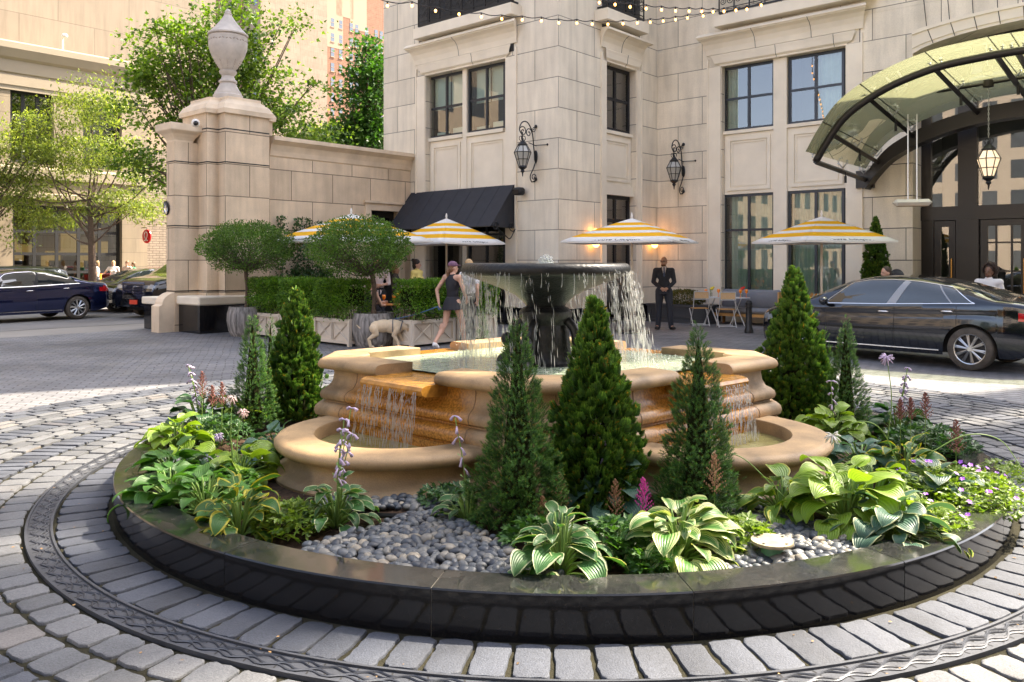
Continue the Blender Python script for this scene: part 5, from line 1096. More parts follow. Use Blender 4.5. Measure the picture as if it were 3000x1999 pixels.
# ---- awning
ur_=onV(1506,541,-.05)[0]; ul_=onV(1204,568,-.05)[0]; zt_a=onV(1504,541,-.05)[1]; va_=bis(lambda v:onV(1437,663,v)[0]-ur_,-3,-.2); zb_a=onV(1437,663,va_)[1]
print('awning',ul_,ur_,zt_a,va_,zb_a)
aw=lthing('awning','black sloping fabric awning over the doors on the pale hotel corner','awning',ul_,0)
M['canvas']=mat('black_canvas',(.022,.024,.032),.75,var=.15,vs=5,bmp=.1,bs=200)
Wd=ur_-ul_; b=MB(); b.add([(0,-.03,zt_a),(Wd,-.03,zt_a),(Wd,va_,zb_a),(0,va_,zb_a)],[(3,2,1,0)])
for k in range(9): x=Wd*k/8; b.tube([(x,-.03,zt_a+.004),(x,va_,zb_a+.004)],.009,4)
b.build('fabric',M['canvas'],aw)
for x in (0,Wd): b=MB(); b.add([(x,-.03,zt_a),(x,va_,zb_a),(x,-.03,zb_a-.02)],[(0,1,2)]); b.build('side_panel',M['canvas'],aw)
b=MB(); b.tube([(0,va_,zb_a),(Wd,va_,zb_a)],.018,6)
for x in (.0,Wd): b.tube([(x,-.03,zb_a-.02),(x,va_,zb_a)],.016,6)
b.build('frame',M['iron'],aw)
def scr(c,r,t,a0,sg,y,n=22): return [(c[0]+r*(1-.85*q)*math.cos(a0+sg*q*t*2*PI),y,c[1]+r*(1-.85*q)*math.sin(a0+sg*q*t*2*PI)) for q in np.linspace(0,1,n)]
b=MB(); q=spline([(Wd+.02,va_+.15,zb_a+.0),(Wd+.04,va_+.5,zb_a-.22),(Wd+.04,-.25,zb_a-.30),(Wd+.04,-.05,zb_a-.05)],6); b.tube(q,.016,5)
b.tube([(Wd+.04,va_+.15+.13*(1-t*.8)*math.cos(t*9),zb_a+.0+.13*(1-t*.8)*math.sin(t*9)) for t in np.linspace(0,1,24)],.013,5)
b.tube([(Wd+.04,-.17+.15*(1-t*.8)*math.cos(-t*9),zb_a+.02+.15*(1-t*.8)*math.sin(-t*9)) for t in np.linspace(0,1,24)],.013,5); b.build('scroll_bracket',M['iron'],aw)
# ---- heater lamp
q=onV(1518,560,-.22); ht=lthing('wall_heater_lamp','black box lamp on the hotel wall at the right end of the awning','lamp',q[0],0); ht.location.z=q[1]
b=MB(); b.box((-.13,-.34,-.11),(.15,-.08,.09),.05); b.build('housing',M['black'],ht,smooth=True,sharp=50); b=MB(); b.box((-.09,-.345,-.085),(.11,-.341,.03)); b.build('lens',M['blackgranite'],ht); b=MB(); b.tube([(0,-.08,0),(0,0,.0)],.03,6); b.build('bracket',M['black'],ht)
# ---- lanterns
M['frost']=mat('frosted_lantern_glass',(.42,.42,.39),.35); M['frostlit']=mat('lit_lantern_glass',(.85,.75,.6),.4,emit=(1,.72,.42),es=.22)
def lantern(root,c,s,mt='frost'):
    pr=[(.07,-.30),(.10,-.27),(.215,.08),(.12,.25),(.10,.27)]
    g=MB(); g.lathe([(r*s*.96,z*s) for r,z in pr],c,8); g.build('lantern_glass',M[mt],root)
    f=MB()
    for k in range(8):
        a=k*PI/4; f.tube([(c[0]+r*s*math.cos(a),c[1]+r*s*math.sin(a),c[2]+z*s) for r,z in pr],.0085*s*1.3,4)
    for r,z in pr[1:4]+[(.16,-.10)]: 
        pts=[(c[0]+r*s*math.cos(k*PI/4),c[1]+r*s*math.sin(k*PI/4),c[2]+z*s) for k in range(9)]; f.tube(pts,.009*s,4)
    f.build('lantern_frame',M['iron'],root)
    t=MB(); t.lathe([(.125*s,.25*s),(.13*s,.28*s),(.10*s,.31*s),(.06*s,.36*s),(.03*s,.38*s),(.025*s,.44*s),(0,.45*s)],c,12); 
    for k in range(5):
        a=k*2*PI/5; t.tube([(c[0]+r*s*math.cos(a),c[1]+r*s*math.sin(a),c[2]+z*s) for r,z in ((.04,.36),(.085,.42),(.08,.48),(.03,.50),(.0,.47))],.009*s,4)
    t.build('cap',M['iron'],root,smooth=True,sharp=40)
    d=MB(); d.lathe([(.10*s,-.27*s),(.115*s,-.30*s),(.08*s,-.33*s),(.04*s,-.36*s),(.055*s,-.40*s),(.02*s,-.44*s),(.012*s,-.52*s),(0,-.54*s)],c,12); d.build('finial',M['iron'],root,smooth=True,sharp=40)
def wall_lantern(label,u,v,z):
    r=lthing('wall_lantern',label,'wall lamp',u,v); r.location.z=z; r['group']='scroll bracket wall lanterns'; oy=-.54
    lantern(r,(0,oy,0),1.0); b=MB()
    b.ell((0,-.02,.02),(.06,.025,.17),12,8); b.build('wall_plate',M['iron'],r,smooth=True); b=MB()
    Y=lambda pts:[(0,y,z_) for y,z_ in pts]
    b.tube(spline(Y([(-.04,-.1),(-.10,.25),(-.16,.62),(-.34,.86),(-.56,.84),(-.66,.66),(-.56,.52)]),6),.017,5)
    def sp(cy,cz,r_,a0,sg,t=1.4): return [(0,cy+r_*(1-.85*q)*math.cos(a0+sg*q*t*2*PI),cz+r_*(1-.85*q)*math.sin(a0+sg*q*t*2*PI)) for q in np.linspace(0,1,24)]
    b.tube(sp(-.52,.62,.13,2.5,-1),.014,5); b.tube(sp(-.30,.60,.13,0,1),.013,5); b.tube(sp(-.10,.72,.08,3,1),.012,5); b.tube(Y([(-.30,.35),(0.0,.30)]),.012,5); b.tube([(0,-.10,.30),(.38,.0,.30)],.010,5)
    b.tube(Y([(oy,.45),(oy,.60)]),.012,5); b.tube(spline(Y([(-.03,-.12),(-.12,-.30),(-.24,-.50),(-.18,-.64),(-.05,-.60)]),6),.016,5); b.tube(sp(-.10,-.52,.12,4.7,1),.013,5); b.ell((0,-.02,.80),(.05,.03,.05),8,6); b.ell((0,-.02,-.56),(.05,.03,.05),8,6); b.ell((.38,-.01,.30),(.03,.03,.03),8,6)
    b.build('scroll_bracket',M['iron'],r,smooth=True)
q=onV(1571,462,0); wall_lantern('black scrolled wall lantern on the pale corner wall right of the awning',q[0],0,q[1])
q=onV(2003,505,VC); wall_lantern('black scrolled wall lantern in the recessed corner above the striped parasol',q[0],VC,q[1])
def sconce(label,P_,u,v,z,dirv):
    r=lthing('globe_sconce',label,'wall lamp',u,v); r.location.z=z; r['group']='glowing globe sconces'
    for k in (-1,1): b=MB(); b.ell((dirv[0]*.16,dirv[1]*.16,k*.15),(.10,.10,.10),14,9); b.build('globe',M['glow'],r,smooth=True)
    b=MB(); b.tube([(0,0,0),(dirv[0]*.16,dirv[1]*.16,0)],.015,6); b.tube([(dirv[0]*.16,dirv[1]*.16,-.09),(dirv[0]*.16,dirv[1]*.16,.09)],.012,6); b.build('bracket',M['iron'],r)
q=onU(1746,698,.16); sconce('glowing double globe sconce left of the corner door','B',0,q[0],q[1],(1,0)); q=onU(1918,702,.16); sconce('glowing double globe sconce right of the corner door beside the suited man','B',0,q[0],q[1],(1,0))
# ---- string lights
def strand(label,pts,bulbs):
    p0=pts[0]; o=thing('string_lights',label,'string lights',p0); rel=[tuple(np.array(p)-np.array(p0)) for p in pts]; out=[]
    for a,c in zip(rel,rel[1:]):
        a=np.array(a);c=np.array(c)
        for k in range(6): t=k/6; out.append(a+(c-a)*t+np.array([0,0,-.035*math.sin(PI*t)]))
    out.append(np.array(rel[-1])); b=MB(); b.tube(out,.010,5); b.build('cable',M['black'],o)
    for p in pts[1:-1]:
        q=np.array(p)-np.array(p0); s=MB(); s.tube([q+np.array([0,0,.005]),q-np.array([0,0,.055])],.016,6); w=s.build('bulb_socket',M['black'],o); s=MB(); s.ell(q-np.array([0,0,.082]),(.026,.026,.034),8,6); s.build('bulb',M['glow'],w,smooth=True)
s1=[(1090,-20),(1135,5),(1207,5),(1276,20),(1345,30),(1410,38),(1470,44),(1530,47),(1586,50),(1637,56),(1690,57),(1735,60),(1781,61),(1825,59),(1867,57),(1905,55),(1943,52),(1979,48),(2014,43),(2060,37),(2108,28)]
def dz(i,n,a,b): return a+(b-a)*i/(n-1)
strand('lower strand of warm bulbs strung across the pale corner to the middle balcony',[wp(x,y,dz(i,len(s1),15.5,20.0)) for i,(x,y) in enumerate(s1)],0)
s2=[(1700,-30),(1756,-4),(1802,2),(1846,9),(1893,14),(1938,18),(1979,21),(2019,22),(2056,23),(2089,24),(2121,23),(2156,20),(2188,17),(2230,5),(2280,-20)]
strand('upper strand of warm bulbs crossing in front of the small corner balcony',[wp(x,y,dz(i,len(s2),16.5,19.0)) for i,(x,y) in enumerate(s2)],0)
# ---- entrance canopy
front=[(6.07,3.82),(6.35,4.28),(6.75,4.76),(7.5,5.19),(8.4,5.46),(9.2,5.54),(9.8,5.56)]; rear=[(6.07,3.78),(6.3,4.1),(6.7,4.48),(7.5,4.86),(8.5,5.10),(9.3,5.17),(9.8,5.18)]
mir=lambda p:[tuple(q) for q in spline(p+[(2*9.8-u,z) for u,z in p[-2::-1]],5)]
fr_,re_=mir(front),mir(rear); vF=1.2; cn=lthing('glass_entrance_canopy','arched green glass entrance canopy on dark curved steel tubes','canopy',6.0,VC)
def cl(u,v,z): return (u-6.0,v-VC,z)
b=MB(); b.tube([cl(u,vF,z) for u,z in fr_],.075,10); b.build('front_tube',M['bronze'],cn,smooth=True)
b=MB(); n_=len(re_)
V=[cl(u,VC-.02 if k%2 else VC-.42,z+(0 if k<2 else -.34)) for u,z in re_ for k in (0,1,3,2)]
b.add(V,[(i*4+j,(i+1)*4+j,(i+1)*4+(j+1)%4,i*4+(j+1)%4) for i in range(n_-1) for j in range(4)]+[(0,1,2,3),(4*n_-4,4*n_-3,4*n_-2,4*n_-1)]); b.build('rear_arch_beam',M['bronze'],cn)
M['cglass']=glassmat('green_canopy_glass',(.80,.88,.62),.05,body=(.82,.86,.50),bodyfac=.30)
idx=[0,5,11,18,25,30,n_//2] ; idx=[0,7,14,21,28]; idx=sorted(set([0,6,13,20,27,n_//2]+[n_-1-i for i in (0,6,13,20,27)]))
def gpt(i,t): # t: 0 at the wall, 1 at the outer lip
    u=re_[i][0]+(fr_[i][0]-re_[i][0])*t; z=re_[i][1]+(fr_[i][1]-re_[i][1])*t; return cl(u,VC-.30+(vF-VC+.30)*t,z+.16)
for k,(i0,i1) in enumerate(zip(idx,idx[1:])):
    b=MB(); pts=list(range(i0,i1+1)); V=[gpt(i+(0) ,t) for i in pts for t in (.02,1.17)]
    V=[tuple(v) for v in V]; b.add(V,[(2*j,2*j+1,2*j+3,2*j+2) for j in range(len(pts)-1)]); b.build('glass_panel',M['cglass'],cn,smooth=True)
    b=MB(); b.tube([tuple(np.array(gpt(i1,t))+np.array([0,0,.004])) for t in (.02,1.17)],.010,4); b.build('glass_joint',M['black'],cn)
for i in idx:
    b=MB(); p0=np.array(cl(re_[i][0],VC-.25,re_[i][1]-.12)); p1=np.array(cl(fr_[i][0],vF,fr_[i][1])); b.tube([p0,p1],.06,4); b.build('cross_beam',M['bronze'],cn)
    b=MB()
    for t in (.06,.5,.97):
        g0=np.array(gpt(i,t)); 
        for sx in (-.1,.1):
            b.tube([g0+np.array([0,0,-.14]),g0+np.array([sx,0,-.02]),g0+np.array([sx,0,.02])],.014,5); b.ell(g0+np.array([sx,0,.03]),(.035,.035,.012),8,4); b.ell(g0+np.array([sx,0,-.03]),(.03,.03,.02),8,4)
    b.build('spider_fitting',M['steel'],cn,smooth=True)
    b=MB(); m_=(p0+p1)/2+np.array([.05,0,-.10]); b.tube([m_,m_+np.array([0,0,-.16])],.03,8); b.tube([m_+np.array([0,0,.1]),m_],.012,5); b.build('spotlight',M['black'],cn)
q=onV(2537,535,VC-.15); b=MB(); b.box(tuple(np.array(cl(onV(2512,0,VC)[0],VC-.12,q[1]-.13))),tuple(np.array(cl(onV(2563,0,VC)[0],VC+.02,q[1]+.30)))); b.build('wall_bracket',M['bronze'],cn)
# cross bar, hanging lantern and flood heater under the canopy
uh,vh=9.05,3.0
k_=(2896-1500)/F
vh=2.9; uh=bis(lambda u:(hw(u,vh)[0]/hw(u,vh)[1])-k_,6,13); tl_=hw(uh,vh)[1]; zL=EYE+(HY-478)/F*tl_; zC=EYE+(HY-255)/F*tl_
print('lantern',uh,vh,tl_,zL,zC)
hl=lthing('hanging_lantern','lit glass lantern hanging on a chain under the entrance canopy','lamp',uh,vh); hl.location.z=zL; sL=63/F*tl_/.43
lantern(hl,(0,0,0),sL,'frostlit'); b=MB(); zt2_=.5*sL
k=0; z=zt2_
while z<zC-zL: b.tube([(.012*math.cos(a)*(1 if k%2 else 0),.012*math.cos(a)*(0 if k%2 else 1),z+.03+.034*math.sin(a)) for a in np.linspace(0,2*PI,9)],.005,4); z+=.052; k+=1
b.build('chain',M['steel'],hl); b=MB(); b.lathe([(0,zC-zL-.02),(.10,zC-zL),(.10,zC-zL+.13),(0,zC-zL+.13)],n=14); b.build('ceiling_cup',M['bronze'],hl)
b=MB(); b.tube([(-1.0,.1,zC-zL+.05),(1.3,-.1,zC-zL+.12)],.035,4); b.build('cross_bar',M['bronze'],hl)
vf_=2.75; uf=bis(lambda u:(hw(u,vf_)[0]/hw(u,vf_)[1])-(2672-1500)/F,4,12); tf=hw(uf,vf_)[1]; zf=EYE+(HY-590)/F*tf
fl=lthing('hanging_heater','long pale heater hanging on two rods under the left part of the canopy','heater',uf,vf_); fl.location.z=zf; fl.rotation_euler=(0,0,-AN+R(30)); wf=105/F*tf
b=MB(); b.box((-wf/2,-.15,-.10),(wf/2,.15,.04),.07); b.build('housing',M['white_paint'],fl); b=MB(); b.box((-wf/2+.1,-.13,-.112),(wf/2-.1,.13,-.103)); b.build('heating_face',mat('ceramic_face',(.45,.33,.2),.6),fl)
for s_ in (-.08,.10): b=MB(); b.tube([(s_,0,.04),(s_,0,EYE+(HY-335)/F*tf-zf)],.016,6); b.build('rod',M['steel'],fl)
# ---- parasols
m,nt,b_,o_=newmat('striped_parasol_canvas'); tc=N(nt,'ShaderNodeTexCoord').outputs['Object']; sp=N(nt,'ShaderNodeSeparateXYZ'); nt.links.new(tc,sp.inputs[0])
rp_=nt.nodes.new('ShaderNodeValToRGB'); rp_.color_ramp.interpolation='CONSTANT'; e=rp_.color_ramp.elements; Wc=(.93,.92,.90,1); Yc=(.96,.56,.010,1)
st=[(0,Wc),(.17,Yc),(.33,Wc),(.44,Yc),(.58,Wc),(.67,Yc),(.80,Wc)]
while len(e)<len(st): e.new(.5)
for i,(p,c) in enumerate(st): e[i].position=p; e[i].color=c
nt.links.new(mth(nt,'DIVIDE',sp.outputs[2],.60),rp_.inputs[0]); nt.links.new(rp_.outputs[0],b_.inputs['Base Color']); b_.inputs['Roughness'].default_value=.8
t=N(nt,'ShaderNodeBsdfTranslucent'); nt.links.new(rp_.outputs[0],t.inputs[0]); x=N(nt,'ShaderNodeMixShader'); x.inputs[0].default_value=.35; nt.links.new(b_.outputs[0],x.inputs[1]); nt.links.new(t.outputs[0],x.inputs[2]); nt.links.new(x.outputs[0],o_.inputs[0]); M['parasol']=m
M['ink']=mat('black_lettering',(.02,.02,.02),.6); M['cream_pole']=mat('cream_pole',(.72,.66,.55),.4)
def parasol(label,x,t,yr,yt,Dpx,phi):
    X,Y,_=wp(x,0,t); D=Dpx/F*t; z0=EYE+(HY-yr)/F*t; h=EYE+(HY-yt)/F*t-z0
    o=thing('parasol',label,'parasol',(X,Y,0),0,'striped parasols on the terrace')
    cs=[(D*math.cos(phi+k*PI/2),D*math.sin(phi+k*PI/2)) for k in range(4)]; b=MB(); K=8; s_=.60/h
    for k in range(4):
        a,c=np.array(cs[k]),np.array(cs[(k+1)%4])
        def fn(i,j):
            r=1-i; p=(a*(1-j)+c*j)*r; sag=-.02*math.sin(PI*j)*r*r; return (p[0],p[1],(h*(i**.93)+sag*(1-r*0))*s_)
        b.grid(fn,K,8)
    cv=b.build('canopy',M['parasol'],o,smooth=True,sharp=20); cv.location=(0,0,z0+.04); cv.scale=(1,1,1/s_)
    m_=cv.modifiers.new('s','SOLIDIFY'); m_.thickness=.004
    vb_=MB()
    for k in range(4):
        a,c=np.array(cs[k]),np.array(cs[(k+1)%4]); vb_.grid(lambda i,j:(*((a*(1-j)+c*j)*1.0),z0+.04-.02*math.sin(PI*j)-.03*i),1,8)
    vb_.build('valance',M['white_paint'],o)
    b=MB(); b.tube([(0,0,0.05),(0,0,z0+h)],.026,10); b.build('pole',M['cream_pole'],o,smooth=True); b=MB(); b.lathe([(0,z0+h+.02),(.03,z0+h+.02),(.02,z0+h+.06),(.028,z0+h+.10),(.012,z0+h+.17),(0,z0+h+.18)],n=10); b.build('finial',M['white_paint'],o,smooth=True)
    b=MB(); b.box((-.35,-.35,0.0),(.35,.35,.05),.01); b.lathe([(.05,.05),(.04,.35)],n=10); b.build('base',M['black'],o)
    b=MB()
    for c in cs: b.tube([(c[0]*.97,c[1]*.97,z0+.02),(0,0,z0+h-.04)],.012,4); b.tube([(c[0]*.5,c[1]*.5,z0+h*.5),(0,0,z0+h*.3)],.010,4)
    b.build('ribs',M['cream_pole'],o)
    for k in range(4):
        a,c=np.array(cs[k]),np.array(cs[(k+1)%4]); md=(a+c)/2
        if md[1]>0.15*D: continue
        e=(c-a)/np.linalg.norm(c-a); up=np.array([-md[0],-md[1],h]); n_=np.cross(np.array([*e,0]),up); n_/=np.linalg.norm(n_); upn=np.cross(n_,np.array([*e,0]))
        cu_=bpy.data.curves.new('lettering','FONT'); cu_.body='Veuve Clicquot'; cu_.size=.175; cu_.align_x='CENTER'; cu_.offset=.0015; cu_.shear=.25; cu_.extrude=.001; cu_.materials.append(M['ink'])
        tt=bpy.data.objects.new('t',cu_); COL.objects.link(tt); me_=bpy.data.meshes.new_from_object(tt.evaluated_get(bpy.context.evaluated_depsgraph_get())); bpy.data.objects.remove(tt); to=bpy.data.objects.new('lettering',me_); COL.objects.link(to); to.parent=o
        base=np.array([md[0],md[1],z0+.04-.02])*1.0; pos=base+up/np.linalg.norm(up)*.05+n_*.012
        to.matrix_local=Matrix(((e[0],upn[0],n_[0],pos[0]),(e[1],upn[1],n_[1],pos[1]),(0,upn[2],n_[2],pos[2]),(0,0,0,1)))
    return o
parasol('yellow and white striped parasol behind the right round topiary tree',1029,19.6,712,632,243,R(-95))
parasol('yellow and white striped parasol in front of the black awning',1308,21.0,718,645,173,R(-88))
parasol('yellow and white striped parasol between the fountain and the suited man',1851,19.3,714,645,228,R(-69.4))
parasol('yellow and white striped parasol behind the black sedan near the entrance',2407,18.0,714,640,205,R(-122))
# ---- planters, hedges, topiaries
M['planter']=mat('cream_planter_paint',(.62,.55,.46),.6,var=.06,vs=4); M['hedge']=leafmat('boxwood_leaf',(.040,.115,.012),(.17,.33,.025),.3,big=3)
def latticebox(label,u,v,rz,L=1.2,D=.55,H=.545):
    o=thing('lattice_planter',label,'planter',hw(u,v),-AN+rz,'cream lattice planters of the terrace'); b=MB(); b.box((.05,.05,.05),(L-.05,D-.05,H-.05)); b.build('box_panel',M['planter'],o)
    b=MB()
    for x in (0,L-.07):
        for y in (0,D-.07): b.box((x,y,0),(x+.07,y+.07,H))
    for y in (.01,D-.06): b.box((.072,y,H-.08),(L-.072,y+.05,H-.01)); b.box((.072,y,.05),(L-.072,y+.05,.11))
    for x in (.01,L-.06): b.box((x,.072,H-.08),(x+.05,D-.072,H-.01)); b.box((x,.072,.05),(x+.05,D-.072,.11))
    b.build('frame',M['planter'],o); b=MB(); z0,z1=.11,H-.08
    def X_(a,c,fixed,ax):
        for p,q in (((a,z0),(c,z1)),((a,z1),(c,z0))):
            P0=(p[0],fixed,p[1]) if ax==0 else (fixed,p[0],p[1]); P1=(q[0],fixed,q[1]) if ax==0 else (fixed,q[0],q[1]); b.tube([P0,P1],.016,4)
    w=(L-.14)/2
    for k in (0,1): X_(.07+w*k+.03,.07+w*(k+1)-.03,.04,0)
    b.box((L/2-.03,.02,z0),(L/2-.008,.05,z1)); b.box((L/2+.008,.02,z0),(L/2+.03,.05,z1)); X_(.07,D-.07,.04,1); X_(.07,D-.07,L-.04,1); b.build('lattice',M['planter'],o)
    b=MB(); b.box((.06,.06,H-.09),(L-.06,D-.06,H-.05)); b.build('soil',M['soil'],o); return o
uL0,vL0=uv_of(-3.19,16.1); uR0,vR0=uv_of(-1.95,15.9)
lab=['nearest the wooden barrel','in the middle of the left row','farthest left by the gate pillar']
def hedgemesh(name,L,D,z0,z1,n,seed):
    g=np.random.default_rng(seed); n1=int(n*.8); face=g.choice(4,n1,p=[.42,.12,.34,.12]); a=g.random(n1); c=g.random(n1); x=a*L; y=np.zeros(n1); z=z0+(z1-z0)*c
    y=np.where(face==1,D,y); z=np.where(face==2,z1,z); y=np.where(face==2,c*D,y); x=np.where(face==3,np.where(a<.5,0,L),x); y=np.where(face==3,c*D,y); z=np.where(face==3,z0+(z1-z0)*g.random(n1),z)
    P=np.concatenate([np.stack([x,y,z],1),np.stack([g.random(n-n1)*L,g.random(n-n1)*D,z0+(z1-z0)*g.random(n-n1)],1)])
    c0=np.array([L/2,D/2,(z0+z1)/2]); q=P-c0; nz=(P[:,2]-z0)/(z1-z0); keep=g.random(n)<np.clip(.25+nz*2.2,0,1); P=P[keep]; n=len(P)
    P+=g.normal(size=P.shape)*.022+.03*np.sin(P[:,[1,2,0]]*14+seed); d=(P-c0)/np.array([L/2,D/2,.35])+g.normal(size=P.shape)*.8; b=MB(); scatter(b,LEAFQ,LFQ,P,frames(d,g=g),g.uniform(.028,.052,n)); return b
def hedge(label,u,v,rz,seed,L=1.2):
    o=thing('box_hedge',label,'hedge',hw(u,v),-AN+rz,'clipped box hedges in the planters'); hedgemesh('h',L,.55,.55,1.26,11000,seed).build('foliage',M['hedge'],o)
    b=MB(); g=random.Random(seed)
    for k in range(22): x=g.uniform(.1,L-.1); y=g.uniform(.1,.45); b.tube([(x,y,.45),(x+g.uniform(-.08,.08),y+g.uniform(-.08,.08),.85)],.008,4)
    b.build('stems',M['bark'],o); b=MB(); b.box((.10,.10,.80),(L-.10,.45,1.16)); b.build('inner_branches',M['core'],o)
for k in range(3):
    uu=uL0-1.22*(k+1); latticebox('cream lattice planter box under the left hedge, '+lab[k],uu,vL0,0); hedge('clipped green hedge in the left planter row, '+lab[k],uu,vL0,0,60+k)
lab2=['nearest the walking woman','behind the black fountain dish']
for k in range(2):
    vv=vR0+1.25*k; latticebox('cream lattice planter box of the right row, '+lab2[k],uR0+.0,vv,R(90)); hedge('clipped green hedge of the right planter row, '+lab2[k],uR0,vv,R(90),64+k)
m,nt,b_,o_=newmat('weathered_barrel'); tc=N(nt,'ShaderNodeTexCoord').outputs['Object']; mp=N(nt,'ShaderNodeMapping'); mp.inputs['Scale'].default_value=(22,22,1.2); nt.links.new(tc,mp.inputs[0]); nt.links.new(ramp(nt,noise(nt,1.0,4,vec=mp.outputs[0]),[(.35,(.10,.095,.09)),(.65,(.36,.34,.33))]),b_.inputs['Base Color']); b_.inputs['Roughness'].default_value=.85; bump(nt,noise(nt,1,4,vec=mp.outputs[0]),b_,.5,.02); M['barrel']=m
M['topleaf']=leafmat('topiary_leaf',(.036,.10,.014),(.14,.25,.033),.35,big=2)
def topiary(x,yb,t,cx,cy,wpx,hpx,label,plabel,seed,rpot=.43):
    X,Y,_=wp(x,0,t); pt=thing('barrel_pot',plabel,'planter pot',(X,Y,0),0,'grey wooden barrel pots'); b=MB(); b.lathe([(rpot*.78,.0),(rpot*.9,.12),(rpot,.35),(rpot*.98,.5),(rpot*.88,.66),(rpot*.82,.66),(rpot*.82,.58),(0,.58)],n=32); b.build('barrel',M['barrel'],pt,smooth=True,sharp=40); b=MB(); b.lathe([(0,.60),(rpot*.8,.60)],n=20); b.build('soil',M['soil'],pt)
    g=np.random.default_rng(seed); o=thing('topiary_tree',label,'tree',(X,Y,.60),0,'round headed topiary trees in barrels'); c=np.array(wp(cx,cy,t))-np.array([X,Y,.60]); a_=wpx/2/F*t; h_=hpx/2/F*t
    n=21000; d=g.normal(size=(n,3)); d/=np.linalg.norm(d,axis=1)[:,None]; az=np.arctan2(d[:,1],d[:,0]); lump=1+.09*np.sin(az*4+d[:,2]*5+seed)+.07*np.sin(az*7-d[:,2]*9)
    rr=(1-g.random(n)**1.8*.45)*lump; zz=np.where(d[:,2]<0,d[:,2]*.95,d[:,2]); P=np.stack([d[:,0]*a_*rr,d[:,1]*a_*rr,zz*h_*rr],1)+c
    keep=g.random(n)<np.where(d[:,2]<-.4,.45,1); P=P[keep]; dd=d[keep]+g.normal(size=(len(P),3))*.8; b=MB(); scatter(b,LEAFQ,LFQ,P,frames(dd,g=g),g.uniform(.028,.055,len(P)))
    k=60; e=g.normal(size=(k,3)); e/=np.linalg.norm(e,axis=1)[:,None]; tips=c+e*np.array([a_,a_,h_])*1.05; 
    for p in tips: m_=14; Q=p+g.normal(size=(m_,3))*.035; scatter(b,LEAFQ,LFQ,Q,frames(g.normal(size=(m_,3)),g=g),np.full(m_,.04))
    b.build('crown',M['topleaf'],o); b=MB(); b.tube(spline([(0,0,-.05),(.02,0,c[2]*.35),(-.01,.0,c[2]-h_*1.0),(c[0]*.4,c[1]*.4,c[2]-h_*.55)],5),.045,8); b.tube([(0,0,-.02),(.01,0,.12)],[.07,.05],8); b.build('trunk',M['bark'],o,smooth=True)
    b=MB(); q0=np.array([c[0]*.3,c[1]*.3,c[2]-h_*.85])
    for i in range(60):
        e=g.normal(size=3); e[2]=abs(e[2])*.5-.25; e/=np.linalg.norm(e); tip=c+e*np.array([a_,a_,h_])*.9; md=(q0+tip)/2+g.normal(size=3)*.05-np.array([0,0,.05]); b.tube(spline([q0,md,tip],4),[.018-.0018*j for j in range(9)],4)
    b.build('branches',M['bark'],o)
topiary(722,983,18.6,727,727,262,148,'round headed topiary tree by the gate pillar','grey barrel pot partly hidden beside the gate pillar ledge',81)
topiary(1094,1013,16.4,1052,728,285,176,'round headed topiary tree in the barrel behind the dog','grey barrel pot standing behind the pale dog',82,.45)
# ---- bollard, shrub box, tables, chairs, bench
p=gp(2194,976); bo=thing('bollard','black ribbed iron bollard at the edge of the terrace','bollard',p); b=MB(); b.lathe([(.105,0),(.105,.06),(.09,.10),(.085,.12),(.075,.14),(.07,.60),(.085,.61),(.085,.63),(.07,.64),(.07,.68),(.08,.69),(.08,.71),(.065,.72),(.05,.76),(.0,.78)],n=20); b.build('post',M['iron'],bo,smooth=True,sharp=35)
q=uv_of(*wp(1990,0,22.6)[:2]); sb=lthing('shrub_planter','dark grey panelled planter box of russet green shrubs behind the suited man','planter',q[0]-.4,min(q[1],VC-.6)-.2); M['greybox']=mat('dark_grey_box',(.05,.055,.065),.5)
b=MB(); b.box((-.5,0,.02),(1.35,.5,.46)); b.box((-.54,-.04,0),(1.39,.54,.08)); b.box((-.53,-.03,.44),(1.38,.53,.50)); b.build('box',M['greybox'],sb); b=MB(); b.box((-.4,-.012,.14),(1.25,.0,.16)); b.box((-.4,-.012,.36),(1.25,.0,.38)); b.box((-.4,-.012,.165),(-.37,.0,.355)); b.box((1.22,-.012,.165),(1.25,.0,.355)); b.build('moulding',M['greybox'],sb)
g=np.random.default_rng(9); b=MB(); n=3500; d=g.normal(size=(n,3)); d/=np.linalg.norm(d,axis=1)[:,None]; P=np.array([.55,.25,.68])+d*np.array([.62,.28,.22])*(1-.4*g.random((n,1))**2); scatter(b,LEAFQ,LFQ,P,frames(d+g.normal(size=(n,3))*.7,g=g),g.uniform(.03,.06,n)); b.build('shrub',leafmat('russet_shrub',(.05,.09,.015),(.20,.16,.04),.3),sb)
M['teak']=mat('teak_slats',(.55,.30,.10),.5,var=.15,vs=8); M['greycush']=mat('grey_cushion',(.20,.21,.235),.9,var=.06,vs=6,bmp=.1,bs=120); M['wht']=mat('pale_grey_metal',(.62,.63,.64),.4)
m,nt,b_,o_=newmat('woven_cane'); tc=N(nt,'ShaderNodeTexCoord').outputs['Object']; ck=N(nt,'ShaderNodeTexChecker'); ck.inputs['Scale'].default_value=60; nt.links.new(tc,ck.inputs[0]); ck.inputs[1].default_value=(.75,.40,.10,1); ck.inputs[2].default_value=(.80,.68,.5,1); nt.links.new(ck.outputs[0],b_.inputs[0]); M['cane']=m
